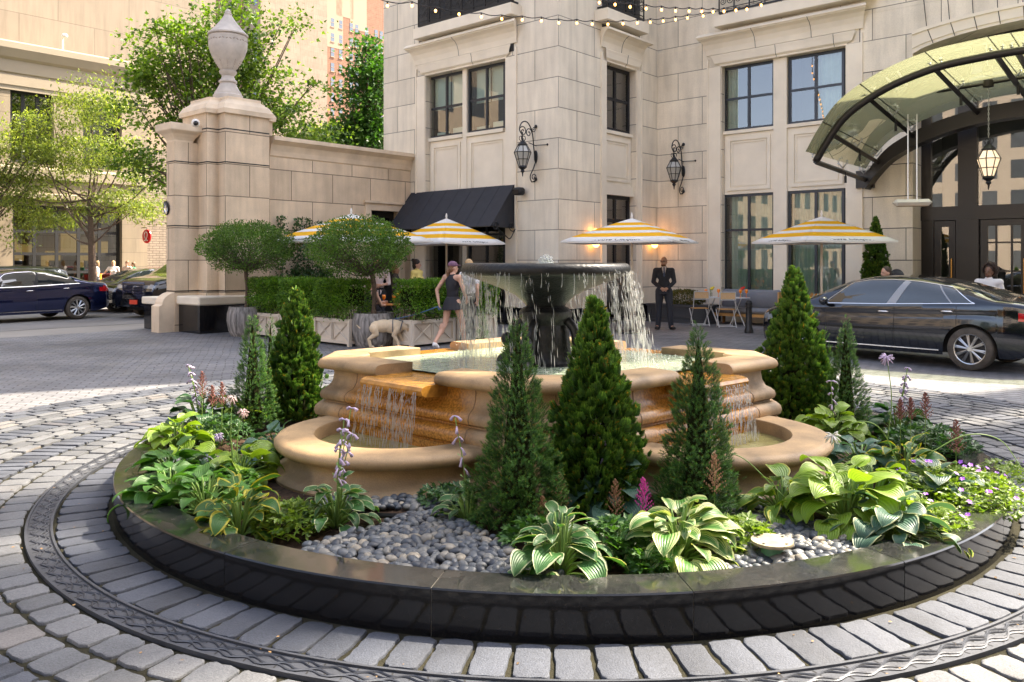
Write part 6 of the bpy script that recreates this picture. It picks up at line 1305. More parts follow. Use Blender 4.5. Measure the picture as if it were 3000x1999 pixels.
def bistro(label,x,y,t,rz):
    X,Y,_=wp(x,0,t); o=thing('bistro_chair',label,'chair',(X,Y,0),rz,'folding bistro chairs at the round tables'); b=MB()
    for k in range(7): b.box((-.2,-.19+k*.056,.448),(.2,-.19+k*.056+.046,.462))
    b.build('seat',M['teak'],o)
    for sx in (-1,1): 
        b=MB(); b.tube([(sx*.20,-.22,.0),(sx*.20,.02,.30),(sx*.20,.20,.50),(sx*.19,.26,.90)],.012,5); b.build('rear_frame',M['wht'],o); b=MB(); b.tube([(sx*.215,.24,0),(sx*.215,.0,.25),(sx*.215,-.2,.44)],.012,5); b.build('leg',M['wht'],o)
    for p_,q_ in (((-.19,.26,.90),(.19,.26,.90)),((-.19,.24,.70),(.19,.24,.70)),((-.2,-.2,.03),(.2,-.2,.03)),((-.21,.22,.03),(.21,.22,.03))): b=MB(); b.tube([p_,q_],.012,5); b.build('crossbar',M['wht'],o)
    b=MB(); b.add([(-.18,.243,.72),(.18,.243,.72),(.18,.258,.885),(-.18,.258,.885)],[(0,1,2,3)]); b.build('backrest',M['cane'],o)
# backs face the camera
bistro('folding bistro chair with cane back beside the suited man',2049,952,21.5,R(180)); bistro('folding bistro chair with cane back nearer the bollard',2127,957,21.0,R(176))
def rtable(label,x,t,zt=.73,r=.33,mt='wht'):
    X,Y,_=wp(x,0,t); o=thing('round_table',label,'table',(X,Y,0),0,'small round terrace tables'); b=MB(); b.lathe([(0,zt-.02),(r,zt-.02),(r,zt),(0,zt)],n=28); b.build('table_top',M[mt],o)
    for k in range(4): a=k*PI/2+.5; b=MB(); b.tube([(.26*math.cos(a),.26*math.sin(a),0),(-.15*math.cos(a),-.15*math.sin(a),zt-.02)],.012,5); b.build('leg',M['wht'],o)
    return (X,Y,zt)
TA=rtable('pale round table behind the left bistro chair',2083,21.9); TB=rtable('pale round table behind the right bistro chair',2160,21.6); M['ttop']=mat('orange_wood_top',(.60,.26,.07),.35,var=.1,vs=5); TC=rtable('wooden round table with orange glasses inside the hedged terrace',1163,18.3,.73,.36,'ttop')
M['orange']=mat('orange_drink',(.95,.26,.01),.15,coat=.5); M['clear']=glassmat('clear_glass',(.95,.95,.93),.1)
def glass_(label,x,y,z):
    o=thing('wine_glass',label,'glass',(x,y,z),0,'orange wine glasses on the tables'); b=MB(); b.lathe([(.0,.10),(.012,.10),(.034,.13),(.042,.165),(.036,.21),(.0,.212)],n=12); b.build('drink',M['orange'],o,smooth=True); b=MB(); b.lathe([(0,.003),(.035,.001),(.035,.004),(.005,.01),(.005,.10),(0,.10)],n=10); b.build('stem',M['orange'],o)
for i,(T_,dx,dy,lb) in enumerate(((TA,-.16,-.1,'orange wine glass, leftmost on the table behind the left bistro chair'),(TA,.20,.0,'orange wine glass, right one on the table behind the left bistro chair'),(TB,.05,-.12,'orange wine glass at the middle of the table behind the right bistro chair'),(TB,.24,.0,'orange wine glass at the right edge of the table nearest the bollard'),(TC,-.28,-.08,'orange wine glass, leftmost on the hedged terrace table'),(TC,-.04,-.2,'tall orange wine glass in the middle of the hedged terrace table'),(TC,.12,-.05,'orange wine glass, right one on the hedged terrace table'))): glass_(lb,T_[0]+dx,T_[1]+dy,T_[2])
def vase(label,x,y,z,c):
    o=thing('flower_vase',label,'vase',(x,y,z)); b=MB(); b.lathe([(0,0),(.03,0),(.032,.10),(.025,.12)],n=12); b.build('vase_glass',M['clear'],o); b=MB(); g=random.Random(3)
    for k in range(5): b.tube([(0,0,.02),(g.uniform(-.05,.05),g.uniform(-.05,.05),.22)],.003,4)
    b.build('stems',M['stem'],o)
    for k in range(5): b=MB(); b.ell((g.uniform(-.06,.06),g.uniform(-.05,.05),.22+g.uniform(-.02,.05)),(.035,.035,.028),8,6); b.build('blossom',mat(c[0],c[1],.6),o,smooth=True)
vase('small vase of yellow flowers behind the left bistro chair',TA[0]+.02,TA[1]+.05,.73,('yellow_petal',(.80,.62,.05))); vase('small vase with a red flower between the two right glasses',TB[0]+.14,TB[1]+.1,.73,('red_petal',(.65,.03,.02))); vase('vase of yellow flowers on the hedged terrace table',TC[0]+.0,TC[1]+.12,.73,('yellow_bloom',(.85,.55,.02)))
# sofa bench along the long facade
us0=onV(2082,0,VC-.75)[0]; us1=onV(2268,0,VC-.75)[0]; so_=lthing('outdoor_sofa','long grey cushioned bench with orange wooden frame along the hotel wall','sofa',us0,VC-.85); Ls=us1-us0
b=MB(); b.box((.05,.05,.30),(Ls-.05,.62,.44),.05); b.build('seat_cushion',M['greycush'],so_,smooth=True,sharp=50); b=MB(); b.box((.05,.60,.40),(Ls-.05,.76,.92),.06); b.build('back_cushion',M['greycush'],so_,smooth=True,sharp=50)
b=MB(); b.box((0,.0,.22),(Ls,.76,.295)); b.box((Ls+.002,.3,.22),(Ls+.05,.8,.88)); b.build('frame',M['teak'],so_)
for x in (.05,Ls-.12): 
    for y in (.02,.68): b=MB(); b.box((x,y,0),(x+.06,y+.06,.22)); b.build('leg',M['teak'],so_)
m,nt,b_,o_=newmat('orange_stripe_cloth'); tc=N(nt,'ShaderNodeTexCoord').outputs['Object']; sp=N(nt,'ShaderNodeSeparateXYZ'); nt.links.new(tc,sp.inputs[0]); c=mth(nt,'GREATER_THAN',mth(nt,'SINE',mth(nt,'MULTIPLY',sp.outputs[0],62)),0); nt.links.new(mix(nt,c,(.85,.83,.78),(.90,.38,.02)),b_.inputs[0]); M['ostripe']=m
X,Y,_=wp(2378,0,18.2); dk=thing('deck_chair','orange and white striped deck chair behind the tall right arborvitae','deck chair',(X,Y,0),R(200))
b=MB(); b.add([(-.26,.30,.98),(.26,.30,.98),(.26,-.1,.38),(-.26,-.1,.38),(.26,-.38,.40),(-.26,-.38,.40)],[(0,1,2,3),(3,2,4,5)]); b.build('sling',M['ostripe'],dk); b=MB()
for sx in (-.28,.28): b.tube([(sx,.34,1.0),(sx,-.35,.0)],.018,5); b.tube([(sx,-.40,.42),(sx,.35,.0)],.018,5)
b.build('frame',M['teak'],dk)
# clipped evergreen by the entrance, in a low dark tub
X,Y,_=wp(2566,0,18.4); conifer('tall clipped evergreen beside the entrance behind the black sedan roof',2.35,.38,91,'arbor',5200,loc=(X,Y,.35),skirt=.2); tb=thing('dark_tub','low dark tub holding the clipped evergreen by the entrance','planter pot',(X,Y,0)); b=MB(); b.lathe([(.28,0),(.33,.38),(.29,.38),(0,.34)],n=20); b.build('tub',M['greybox'],tb)
# trellis climbers against the garden wall
M['climb']=leafmat('climber_leaf',(.02,.06,.015),(.06,.13,.03),.25)
for i,(x,y0,y1) in enumerate(((822,800,635),(868,780,640),(898,790,640),(935,790,650),(905,850,790),(870,840,790),(955,830,790))):
    g=np.random.default_rng(100+i); v_,z0=onU(x,y0,uW+.12); z1=onU(x,y1,uW+.12)[1]; o=lthing('wall_climber','thin dark climbing shrub against the garden wall, '+['first from the gate pillar','second from the gate pillar','third from the gate pillar','nearest the parasol','low bushy one in the middle','low bushy one near the pillar','low bushy one beside the door'][i],'climbing plant',uW+.12,v_)
    n=500 if i<4 else 900; t=g.random(n); w=.12 if i<4 else .28; P=np.stack([g.normal(0,.06,n)+.05,g.normal(0,w,n)*(1-.5*t),(z0-.8)+(z1-z0+.8)*t],1); b=MB(); scatter(b,LEAFQ,LFQ,P,frames(g.normal(size=(n,3))+np.array([.5,0,.5]),g=g),g.uniform(.05,.10,n)); b.build('leaves',M['climb'],o); b=MB(); b.tube([(0,0,0),(.03,.05,z1*.5),(0,0,z1-.1)],.012,5); b.build('stem',M['bark'],o)
# ================================================================ people and dog
def bake(mb,name,mat_,parent,vox,it=3):
    me=mb.mesh('raw'); o=bpy.data.objects.new('tmp',me); COL.objects.link(o)
    r=o.modifiers.new('r','REMESH'); r.mode='VOXEL'; r.voxel_size=vox; r.use_smooth_shade=True
    s=o.modifiers.new('s','SMOOTH'); s.factor=.5; s.iterations=it
    dg=bpy.context.evaluated_depsgraph_get(); m2=bpy.data.meshes.new_from_object(o.evaluated_get(dg)); bpy.data.objects.remove(o); m2.materials.clear(); m2.materials.append(mat_)
    m2.name=name; q=bpy.data.objects.new(name,m2); COL.objects.link(q); q.parent=parent; return q
def limb(mb,a,b_,ra,rb,n=12):
    a=np.array(a,float);b_=np.array(b_,float); k=5; pts=[a+(b_-a)*i/k for i in range(k+1)]; bul=[0,.06,.08,.05,.02,0]
    mb.tube(pts,[(ra+(rb-ra)*i/k)*(1+bul[i]) for i in range(k+1)],n); mb.ell(a,(ra,)*3,n,8); mb.ell(b_,(rb,)*3,n,8)
def hand(mb,w,d,nrm,s,curl=.5,side=1,fr=.0095):
    w=np.array(w,float); d=np.array(d,float)/np.linalg.norm(d); nrm=np.array(nrm,float); nrm-=d*nrm.dot(d); nrm/=np.linalg.norm(nrm); x=np.cross(d,nrm)*side
    Mx=np.stack([x*1,nrm,d],1); c=w+d*.05*s; mb.ell(c,(.042*s,.018*s,.055*s),10,8,Mx); limb(mb,w-d*.02*s,w+d*.02*s,.026*s,.026*s,8)
    for i,(o,l) in enumerate(((-.030,.066),(-.010,.078),(.010,.073),(.029,.058))):
        p=w+d*.095*s+x*o*s; l*=s; e=d.copy(); pts=[p]
        for j in range(3): a=curl*(.5+.5*j); e=e*math.cos(a)+nrm*math.sin(a); e/=np.linalg.norm(e); p=p+e*l*(.45,.32,.26)[j]; pts.append(p)
        mb.tube(pts,[fr*s*1.05,fr*s,fr*s*.95,fr*s*.8],7); mb.ell(pts[0],(fr*1.2*s,)*3,6,5); mb.ell(pts[-1],(fr*.8*s,)*3,6,5)
    p=w+d*.035*s-x*.038*s; q=p-x*.022*s+d*.03*s+nrm*.012*s; r=q+d*.032*s+nrm*.012*s+x*.004*s; mb.tube([p+x*.015*s,q,r],[.013*s,.011*s,.009*s],7); mb.ell(r,(.009*s,)*3,6,5)
def human(label,loc,rz,H,J=None,skin='skin',top=None,bot=None,hair=None,sleeve=0,face=0.0,vox=.011,lean=0,female=False,shoes='black',legs=True,sock=None,gpose=None,neckline=True):
    s=H/1.75; o=thing('person',label,'person',loc,rz); sh=.185 if female else .205; hp=.10
    P=dict(head=(0,0,1.63),neck=(0,.01,1.49),chest=(0,.01,1.28),waist=(0,0,1.10),pel=(0,0,.95),shl=(-sh,.01,1.43),shr=(sh,.01,1.43),ell=(-sh-.06,.03,1.14),elr=(sh+.06,.03,1.14),wrl=(-sh-.05,-.06,.90),wrr=(sh+.05,-.06,.90),hil=(-hp,0,.93),hir=(hp,0,.93),knl=(-hp,-.02,.50),knr=(hp,-.02,.50),anl=(-hp,.02,.09),anr=(hp,.02,.09),tol=(-hp-.02,-.15,.03),tor=(hp+.02,-.15,.03))
    P.update(J or {}); P={k:np.array(v,float)*s for k,v in P.items()}
    hl=J.get('hdl',None) if J else None; A=lambda k,dx=0,dy=0,dz=0:P[k]+np.array([dx,dy,dz])*s
    fw=.9 if female else 1.0
    def torso(m,g=0.0,lo=0):
        limb(m,A('chest',0,0,.02),A('waist'),.115*s+g,.10*s+g); m.ell(A('chest',0,.0,.05),((.165*fw)*s+g,.105*s+g,.17*s+g),16,10); m.ell(A('waist'),(.138*fw*s+g,.10*s+g,.13*s+g),16,10); m.ell(A('pel',0,0,-.0),(.160*s+g,.115*s+g,.115*s+g),16,10)
        if not(g and top and top[0] in('tank_top','black_dress')):
            for k in ('shl','shr'): limb(m,A('chest',0,0,.11),P[k],.085*s+g,.062*s+g)
            limb(m,A('chest',0,0,.1),P['neck'],.075*s+g,.06*s+g if g else .055*s)
        elif g:
            for q in (-1,1): limb(m,A('chest',q*.07,0,.1),A('neck',q*.085,0,-.05),.05*s,.03*s)
        if female:
            for q in (-1,1): m.ell(A('chest',q*.075,-.085,.0),(.055*s+g,)*3,10,8)
    def arm(m,k,g=0.0,t=1.0):
        S_,E_,W_=P['sh'+k],P['el'+k],P['wr'+k]; r=.047 if female else .055
        if t>=1: limb(m,S_,E_,r*s+g,.040*s+g); limb(m,E_,E_+(W_-E_)*min(1,(t-1)+0) if t<2 else W_,.038*s+g,(.028+.004*(g>0))*s+g)
        else: limb(m,S_,S_+(E_-S_)*t,r*s+g,.045*s+g)
    def leg(m,k,g=0.0,t=2.0,fl=0):
        Hh,K,A_=P['hi'+k],P['kn'+k],P['an'+k]; 
        if t>=1:
            limb(m,Hh,K,.088*s+g,.056*s+g); 
            if t>1: limb(m,K,K+(A_-K)*(t-1),.055*s+g,(.038*s+g*1.6) if g else .036*s); m.ell(K+(A_-K)*.3+np.array([0,.015*s,0]),(.056*s+g,.058*s+g,.12*s),10,8)
        else: limb(m,Hh,Hh+(K-Hh)*t,.09*s+g,.072*s+g)
    b=MB(); torso(b); 
    for k in 'lr': arm(b,k,0,2); 
    if legs:
        for k in 'lr': leg(b,k); limb(b,P['an'+k],P['to'+k],.035*s,.03*s)
    limb(b,P['neck']-np.array([0,0,.04*s]),P['head']-np.array([0,0,.06*s]),.052*s,.05*s)
    fz=face; c_,s_=math.cos(fz),math.sin(fz); Rz=np.array([[c_,-s_,0],[s_,c_,0],[0,0,1]])
    def hd(x,y,z): return P['head']+Rz@np.array([x,y,z])*s
    b.ell(hd(0,.01,.02),(.074*s,.093*s,.105*s),16,12,Rz); b.ell(hd(0,-.02,-.05),(.056*s,.066*s,.065*s),12,9,Rz); b.ell(hd(0,-.092,-.02),(.014*s,.020*s,.022*s),8,6,Rz)
    for q in (-1,1): b.ell(hd(q*.076,.01,-.01),(.010*s,.02*s,.03*s),8,6,Rz)
    hands=gpose or {}
    for k,sd_ in (('l',1),('r',-1)):
        dd=hands.get(k,(P['wr'+k]-P['el'+k],(sd_*1.0,-.2,0),.45)); hand(b,P['wr'+k],dd[0],dd[1],s*.95,dd[2],sd_)
    bake(b,'body',M[skin],o,vox,2)
    b=MB()
    for q in (-1,1): b.ell(hd(q*.030,-.083,.012),(.011*s,.006*s,.006*s),8,5,Rz)
    b.build('eyes',M['black'],o); b=MB(); b.ell(hd(0,-.086,-.062),(.024*s,.008*s,.006*s),8,5,Rz); b.build('mouth',mat('lips',(.35,.12,.10),.5),o)
    for q in (-1,1): pass
    if top:
        b=MB(); torso(b,.012*s); 
        if sleeve>0:
            for k in 'lr': arm(b,k,.011*s,sleeve)
        t=bake(b,top[0],top[1],o,vox,2)
    if bot:
        b=MB()
        if bot[0] in('trousers','shorts'):
            b.ell(P['pel'],(.168*s,.128*s,.125*s),14,10); b.ell(A('pel',0,0,.07),(.15*s,.115*s,.09*s),14,8)
            for k in 'lr': leg(b,k,.016*s,2.0-.02 if bot[0]=='trousers' else .7)
            if bot[0]=='trousers':
                for k in 'lr': limb(b,P['kn'+k],P['an'+k]+np.array([0,0,-.03*s]),.066*s,.060*s)
        else:
            p=P['pel']; mid=(P['knl']+P['knr'])/2; b.ell(p,(.168*s,.13*s,.12*s),14,10); 
            pts=[p+np.array([0,0,.09*s]),p,p*.62+mid*.38]; b.tube(pts,[.13*s,.18*s,.24*s],18,flat=.95)
        bake(b,bot[0],bot[1],o,vox,2)
    if shoes and legs:
        for k in 'lr':
            b=MB(); limb(b,P['an'+k]+np.array([0,.01,-.035])*s,P['to'+k]+np.array([0,0,.012])*s,.045*s,.038*s); b.ell(P['an'+k]+np.array([0,.03,-.05])*s,(.038*s,.045*s,.04*s),10,7); v=np.concatenate(b.V); v[:,2]=np.maximum(v[:,2],.002 if P['an'+k][2]<.15*s else -9); b.V=[v]; bake(b,'shoe',M[shoes],o,vox,1)
    if hair: hair(o,hd,Rz,s)
    return o,P,hd,Rz,s
def hair_cap(col,vol=1.0,back=0.0,bun=None,tail=None,name='hair'):
    mt=mat('hair_'+str(int(col[0]*999)),col,.6,var=.3,vs=30,bmp=.4,bs=90)
    def f(o,hd,Rz,s):
        b=MB(); b.ell(hd(0,.025,.045),(.083*s*vol,.095*s*vol,.095*s*vol),16,12,Rz); b.ell(hd(0,.06,-.02),(.075*s*vol,.06*s*vol,(.08+back)*s),14,10,Rz)
        if bun: b.ell(hd(*bun[:3]),(bun[3]*s,)*3,12,9)
        if tail: b.tube([hd(*p) for p in tail],[.028*s,.035*s,.026*s,.008*s][:len(tail)],9)
        bake(b,name,mt,o,.009,1)
    return f
def baldbeard(o,hd,Rz,s):
    b=MB(); b.ell(hd(0,-.030,-.078),(.056*s,.066*s,.042*s),14,9,Rz); v=np.concatenate(b.V); b.V=[v]; bake(b,'beard',mat('brown_beard',(.14,.07,.04),.9,bmp=.5),o,.008,0)
    b=MB()
    for q in (-1,1): c=[hd(q*.032+.024*math.cos(a),-.092,.012+.017*math.sin(a)) for a in np.linspace(0,2*PI,13)]; b.tube(c,.004*s,4); b.tube([hd(q*.056,-.090,.015),hd(q*.076,.0,.015)],.003*s,4)
    b.build('glasses',M['black'],o)
M['suit']=mat('navy_suit_cloth',(.025,.03,.045),.75,var=.12,vs=8,bmp=.1,bs=200); M['blackcloth']=mat('black_cloth',(.018,.018,.024),.8,var=.1,vs=9); M['whitecloth']=mat('white_cotton',(.72,.70,.70),.8,var=.06,vs=9,bmp=.1,bs=30)
# suited man, hands clasped in front
p=gp(1945,966); o,P,hd,Rz,s=human('bald bearded man with glasses in a navy suit standing with hands clasped',(p[0],p[1],0),R(-8),1.79,dict(shl=(-.19,.01,1.42),shr=(.19,.01,1.42),ell=(-.25,.03,1.15),elr=(.25,.03,1.15),wrl=(-.085,-.175,1.00),wrr=(.085,-.175,1.00),anl=(-.14,.02,.09),anr=(.17,.02,.09),tol=(-.19,-.14,.03),tor=(.24,-.12,.03),knl=(-.12,-.02,.5),knr=(.14,-.02,.5)),top=('jacket',M['suit']),bot=('trousers',M['suit']),sleeve=1.93,hair=baldbeard,face=R(-25),vox=.009,gpose={'l':((.9,-.1,-.25),(0,1,0),.35),'r':((-.9,-.1,-.3),(0,1,0),.35)})
b=MB(); b.tube([A_ for A_ in (P['pel']+np.array([0,0,.06]),P['pel']-np.array([0,0,.10]))],[.168,.185],18,flat=.72); bake(b,'jacket_skirt',M['suit'],o,.011,1)
b=MB(); b.add([P['neck']+np.array(q) for q in ((-.055,-.085,.02),(.055,-.085,.02),(.045,-.128,-.08),(.0,-.142,-.22),(-.045,-.128,-.08))],[(0,1,2,3,4)]); b.tube([P['neck']+np.array([.062*math.cos(a),-.005+.062*math.sin(a),.02]) for a in np.linspace(0,2*PI,17)],.014,6); b.build('shirt',M['whitecloth'],o)
b=MB(); b.add([P['neck']+np.array(q) for q in ((-.018,-.105,.012),(.018,-.105,.012),(.014,-.122,-.03),(.026,-.148,-.19),(.0,-.150,-.23),(-.026,-.148,-.19),(-.014,-.122,-.03))],[tuple(range(7))]); b.build('necktie',mat('blue_tie',(.05,.08,.18),.5),o)
b=MB()
for q in (-1,1): b.add([P['neck']+np.array(z) for z in ((q*.065,-.07,.03),(q*.105,-.115,-.05),(q*.06,-.140,-.12),(q*.005,-.152,-.24),(q*.035,-.130,-.08))],[(0,1,2,3,4)])
b.build('lapels',mat('lapel_cloth',(.018,.022,.034),.6),o)
# walkers (backs to the camera, striding to the right and away)
wl=gp(1277,1017)
o,P,hd,Rz,s=human('woman seen from behind in dark tank top and short skirt with purple cap',(-1.16,16.0,0),R(180)+R(-35),1.68,dict(head=(0,-.03,1.62),knl=(-.12,-.16,.52),anl=(-.13,-.22,.10),tol=(-.14,-.38,.05),knr=(.11,.10,.50),anr=(.11,.42,.14),tor=(.11,.34,.02),ell=(-.27,-.02,1.17),wrl=(-.20,-.20,.98),elr=(.30,.14,1.17),wrr=(.20,.20,.93)),female=True,top=('tank_top',M['blackcloth']),bot=('skirt',M['blackcloth']),hair=hair_cap((.16,.08,.04),.96,0,None,[(0,.10,.0),(0,.13,-.08),(.0,.12,-.18),(0,.10,-.26)]),face=R(-30),shoes='whitecloth')
b=MB(); b.ell(hd(0,.02,.07),(.09*s,.105*s,.075*s),14,9,Rz); b.ell(hd(0,-.10,.055),(.06*s,.07*s,.01*s),12,5,Rz); bake(b,'cap',mat('purple_cap',(.16,.08,.14),.8),o,.009,1)
handw=np.array(o.matrix_basis@Vector(P['wrr'])) if 0 else None
bpy.context.view_layer.update(); hw1=o.matrix_world@Vector(P['wrr']+np.array([0,0,-.08]))
human('walking companion in white tee shirt and black trousers behind the water curtain',(-.86,16.6,0),R(180)+R(-35),1.72,dict(knl=(-.12,.10,.52),anl=(-.13,.40,.16),tol=(-.13,.30,.03),knr=(.11,-.18,.52),anr=(.12,-.26,.10),tor=(.12,-.42,.05),ell=(-.28,.10,1.17),wrl=(-.24,.05,.93),elr=(.28,-.10,1.18),wrr=(.24,-.28,1.00)),female=True,top=('tee_shirt',M['whitecloth']),sleeve=.6,bot=('trousers',M['blackcloth']),hair=hair_cap((.45,.30,.15),1.0,.02),shoes='black')
# terrace guests
human('woman with black hair in a bun and yellow cardigan standing behind the hedge',wp(1222,0,19.9)[:2]+(0,),R(70),1.72,dict(),female=True,top=('cardigan',mat('yellow_knit',(.80,.66,.22),.8)),sleeve=1.95,bot=('trousers',M['blackcloth']),hair=hair_cap((.02,.017,.018),1.05,.02,(.0,.10,.11,.045)),face=R(20),vox=.013)
human('person in grey jacket turned away behind the round topiary',wp(1160,0,20.3)[:2]+(0,),R(100),1.58,dict(),top=('jacket',mat('grey_tweed',(.14,.14,.16),.9,var=.2,vs=40)),sleeve=1.95,bot=('trousers',M['blackcloth']),hair=hair_cap((.30,.17,.09),1.02,0),vox=.014)
human('waiter in pale pink shirt holding a tablet beside the terrace table',wp(1107,0,19.6)[:2]+(0,),R(10),1.76,dict(wrl=(-.02,-.24,1.12),wrr=(.06,-.24,1.10),ell=(-.26,-.04,1.15),elr=(.26,-.04,1.15)),top=('shirt',mat('pale_pink_shirt',(.68,.58,.60),.8)),sleeve=1.2,bot=('trousers',M['blackcloth']),hair=hair_cap((.05,.03,.02)),vox=.014)
sit=dict(head=(0,.02,1.21),neck=(0,.03,1.07),chest=(0,.03,.87),waist=(0,.03,.68),pel=(0,.03,.53),shl=(-.18,.03,1.01),shr=(.18,.03,1.01),ell=(-.24,-.08,.76),elr=(.24,-.12,.78),wrl=(-.10,-.30,.74),wrr=(.08,-.36,.80),hil=(-.1,.03,.51),hir=(.1,.03,.51),knl=(-.12,-.40,.50),knr=(.12,-.40,.50),anl=(-.12,-.42,.09),anr=(.12,-.42,.09),tol=(-.12,-.57,.03),tor=(.12,-.57,.03))
q=wp(1088,0,17.8); human('seated woman with auburn hair and bare shoulders at the terrace table',(q[0],q[1],0),R(140),1.70,sit,female=True,top=('black_dress',M['blackcloth']),bot=('skirt',M['blackcloth']),hair=hair_cap((.14,.04,.02),1.02,.02),vox=.012)
def cafechair(label,x,y,rz):
    c=thing('terrace_chair',label,'chair',(x,y,0),rz); b=MB(); b.box((-.22,-.2,.42),(.22,.22,.46),.02); b.build('seat',M['greybox'],c); b=MB(); b.box((-.22,.20,.5),(.22,.23,.85),.02); b.build('backrest',M['greybox'],c)
    for sx in (-.2,.2):
        for y_ in (-.18,.21): b=MB(); b.tube([(sx,y_,0),(sx,y_,.42 if y_<0 else .84)],.014,5); b.build('leg',M['black'],c)
cafechair('dark terrace chair under the seated woman with auburn hair',q[0],q[1]+.02,R(140))
q=wp(1238,0,18.1); human('guest in a black top seated at the right of the terrace table behind the hedge',(q[0],q[1],0),R(-95),1.66,sit,female=True,top=('black_top',M['blackcloth']),sleeve=1,bot=('skirt',M['blackcloth']),hair=hair_cap((.10,.05,.03),1.0,.02),vox=.015); cafechair('dark terrace chair under the guest in the black top',q[0],q[1],R(-95))
# people beyond the black sedan
def afro(o,hd,Rz,s):
    g=np.random.default_rng(4); b=MB(); n=420; d=g.normal(size=(n,3)); d/=np.linalg.norm(d,axis=1)[:,None]; c=hd(0,.055,.055); ok=(d@(Rz@np.array([0,-1,-.35])))<.40; d=d[ok]
    for q in d: b.ell(c+q*.135*s*g.uniform(.9,1.08),(.022*s,)*3,6,4)
    b.ell(c,(.105*s,.105*s,.11*s),12,9); v=b.build('hair',mat('black_curls',(.035,.020,.014),.8),o)
q=wp(2897,0,14.9); human('woman with a curly afro and white collar standing behind the black sedan',(q[0],q[1],0),R(-30),1.60,dict(),skin='skin_dark',female=True,top=('white_shirt',M['whitecloth']),sleeve=1.9,bot=('trousers',M['blackcloth']),hair=afro,face=R(-25),vox=.012)
q=wp(2650,0,16.3); human('man in black shirt bending forward behind the roof of the black sedan',(q[0],q[1],0),R(-75),1.78,dict(head=(0,-.44,1.43),neck=(0,-.30,1.38),chest=(0,-.18,1.28),waist=(0,-.05,1.10),shl=(-.2,-.26,1.36),shr=(.2,-.26,1.36),ell=(-.25,-.42,1.12),elr=(.25,-.42,1.12),wrl=(-.1,-.6,1.05),wrr=(.1,-.6,1.05)),top=('shirt',M['blackcloth']),sleeve=.7,bot=('trousers',M['blackcloth']),hair=hair_cap((.05,.03,.02),.98,-.01),vox=.013)
# people on the far pavement
for i,(x,h,lb,tc_,hc) in enumerate(((332,1.55,'woman in white top with sunglasses standing before the shop window across the street','white',(.5,.33,.15)),(372,1.55,'woman with long brown hair and light top beside the shop wall across the street','pink',(.2,.1,.05)),(390,1.5,'woman with long dark hair and green top, rightmost person across the street','green',(.14,.08,.04)),(283,1.55,'person in pale top half hidden behind the street tree trunk across the street','grey',(.3,.2,.1)))):
    t=bis(lambda t:uv_of((x-1500)/F*t,t)[0]+21.6,20,50); X=(x-1500)/F*t
    human(lb,(X,t,.13),R(20-30*i),h,dict() if i!=0 else dict(ell=(-.35,-.05,1.2),wrl=(-.55,-.15,1.1)),female=True,top=('top',mat('street_'+tc_,{'white':(.75,.68,.66),'pink':(.55,.42,.36),'green':(.08,.35,.18),'grey':(.5,.48,.45)}[tc_],.8)),sleeve=.5,bot=('trousers',M['blackcloth']),hair=hair_cap(hc,1.05,.10),vox=.02)
    if i==0:
        ob=thing('orange_bag','orange shopping bag held by the woman in white across the street','bag',(X-.55,t-.3,.75)); b=MB(); b.box((-.2,-.06,0),(.2,.06,.42)); b.build('bag_body',mat('orange_bag',(.85,.28,.02),.6),ob); b=MB(); b.tube([(-.1,0,.42),(-.08,0,.58),(.08,0,.58),(.1,0,.42)],.012,5); b.build('bag_handle',M['black'],ob)
# ---- dog: pale labrador walking right, head down
M['lab']=mat('cream_fur',(.66,.53,.37),.85,var=.12,vs=7,bmp=.3,bs=80); p=gp(1136,1018); dgx,dgy=p[0],p[1]
dg_=thing('dog','pale cream labrador walking to the right with head lowered and blue harness','dog',(dgx-.0,dgy,0),R(6)); b=MB()
b.ell((-.24,0,.42),(.13,.105,.125),14,10); b.ell((.0,0,.425),(.22,.10,.115),16,10); b.ell((.17,0,.40),(.13,.105,.145),14,10); limb(b,(.22,0,.44),(.36,0,.40),.085,.068); b.ell((.42,0,.36),(.085,.065,.065),12,9,Matrix.Rotation(R(35),3,'Y')); limb(b,(.45,0,.335),(.52,0,.285),.044,.032)
for sy,kx,ax,px in ((-.065,-.24,-.36,-.33),(.065,-.28,-.22,-.17)):
    limb(b,(-.27,sy,.38),(kx+.02,sy,.27),.088,.056); limb(b,(kx+.02,sy,.27),(ax,sy,.17),.054,.034); limb(b,(ax,sy,.17),(px,sy,.03),.033,.028); limb(b,(px,sy,.025),(px+.055,sy,.022),.024,.022)
for sy,ex,wx in ((-.065,.12,.20),(.065,.22,.30)): limb(b,(.18,sy,.36),(ex,sy,.24),.064,.044); limb(b,(ex,sy,.24),(wx,sy,.10),.040,.031); limb(b,(wx,sy,.10),(wx+.01,sy,.03),.030,.028); limb(b,(wx,sy,.025),(wx+.055,sy,.022),.024,.022)
tl=spline([(-.33,0,.44),(-.44,0,.40),(-.53,0,.38),(-.60,0,.44)],5); b.tube(tl,[.032-.0014*i for i in range(len(tl))],8); b.ell(tl[-1],(.013,)*3,6,5)
b.ell((-.1,0,.42),(.25,.115,.13),14,10); b.ell((.1,0,.41),(.2,.115,.145),14,10)
v=np.concatenate(b.V); v[:,2]=np.maximum(v[:,2],.002); b.V=[v]; bake(b,'body',M['lab'],dg_,.010,1)
for sy in (-1,1): b=MB(); b.ell((.40,sy*.066,.36),(.035,.014,.055),8,6); b.build('ear',mat('tan_ear',(.50,.36,.22),.85),dg_,smooth=True)
b=MB(); b.ell((.545,0,.283),(.014,.018,.013),8,6); b.build('nose',M['black'],dg_); b=MB(); 
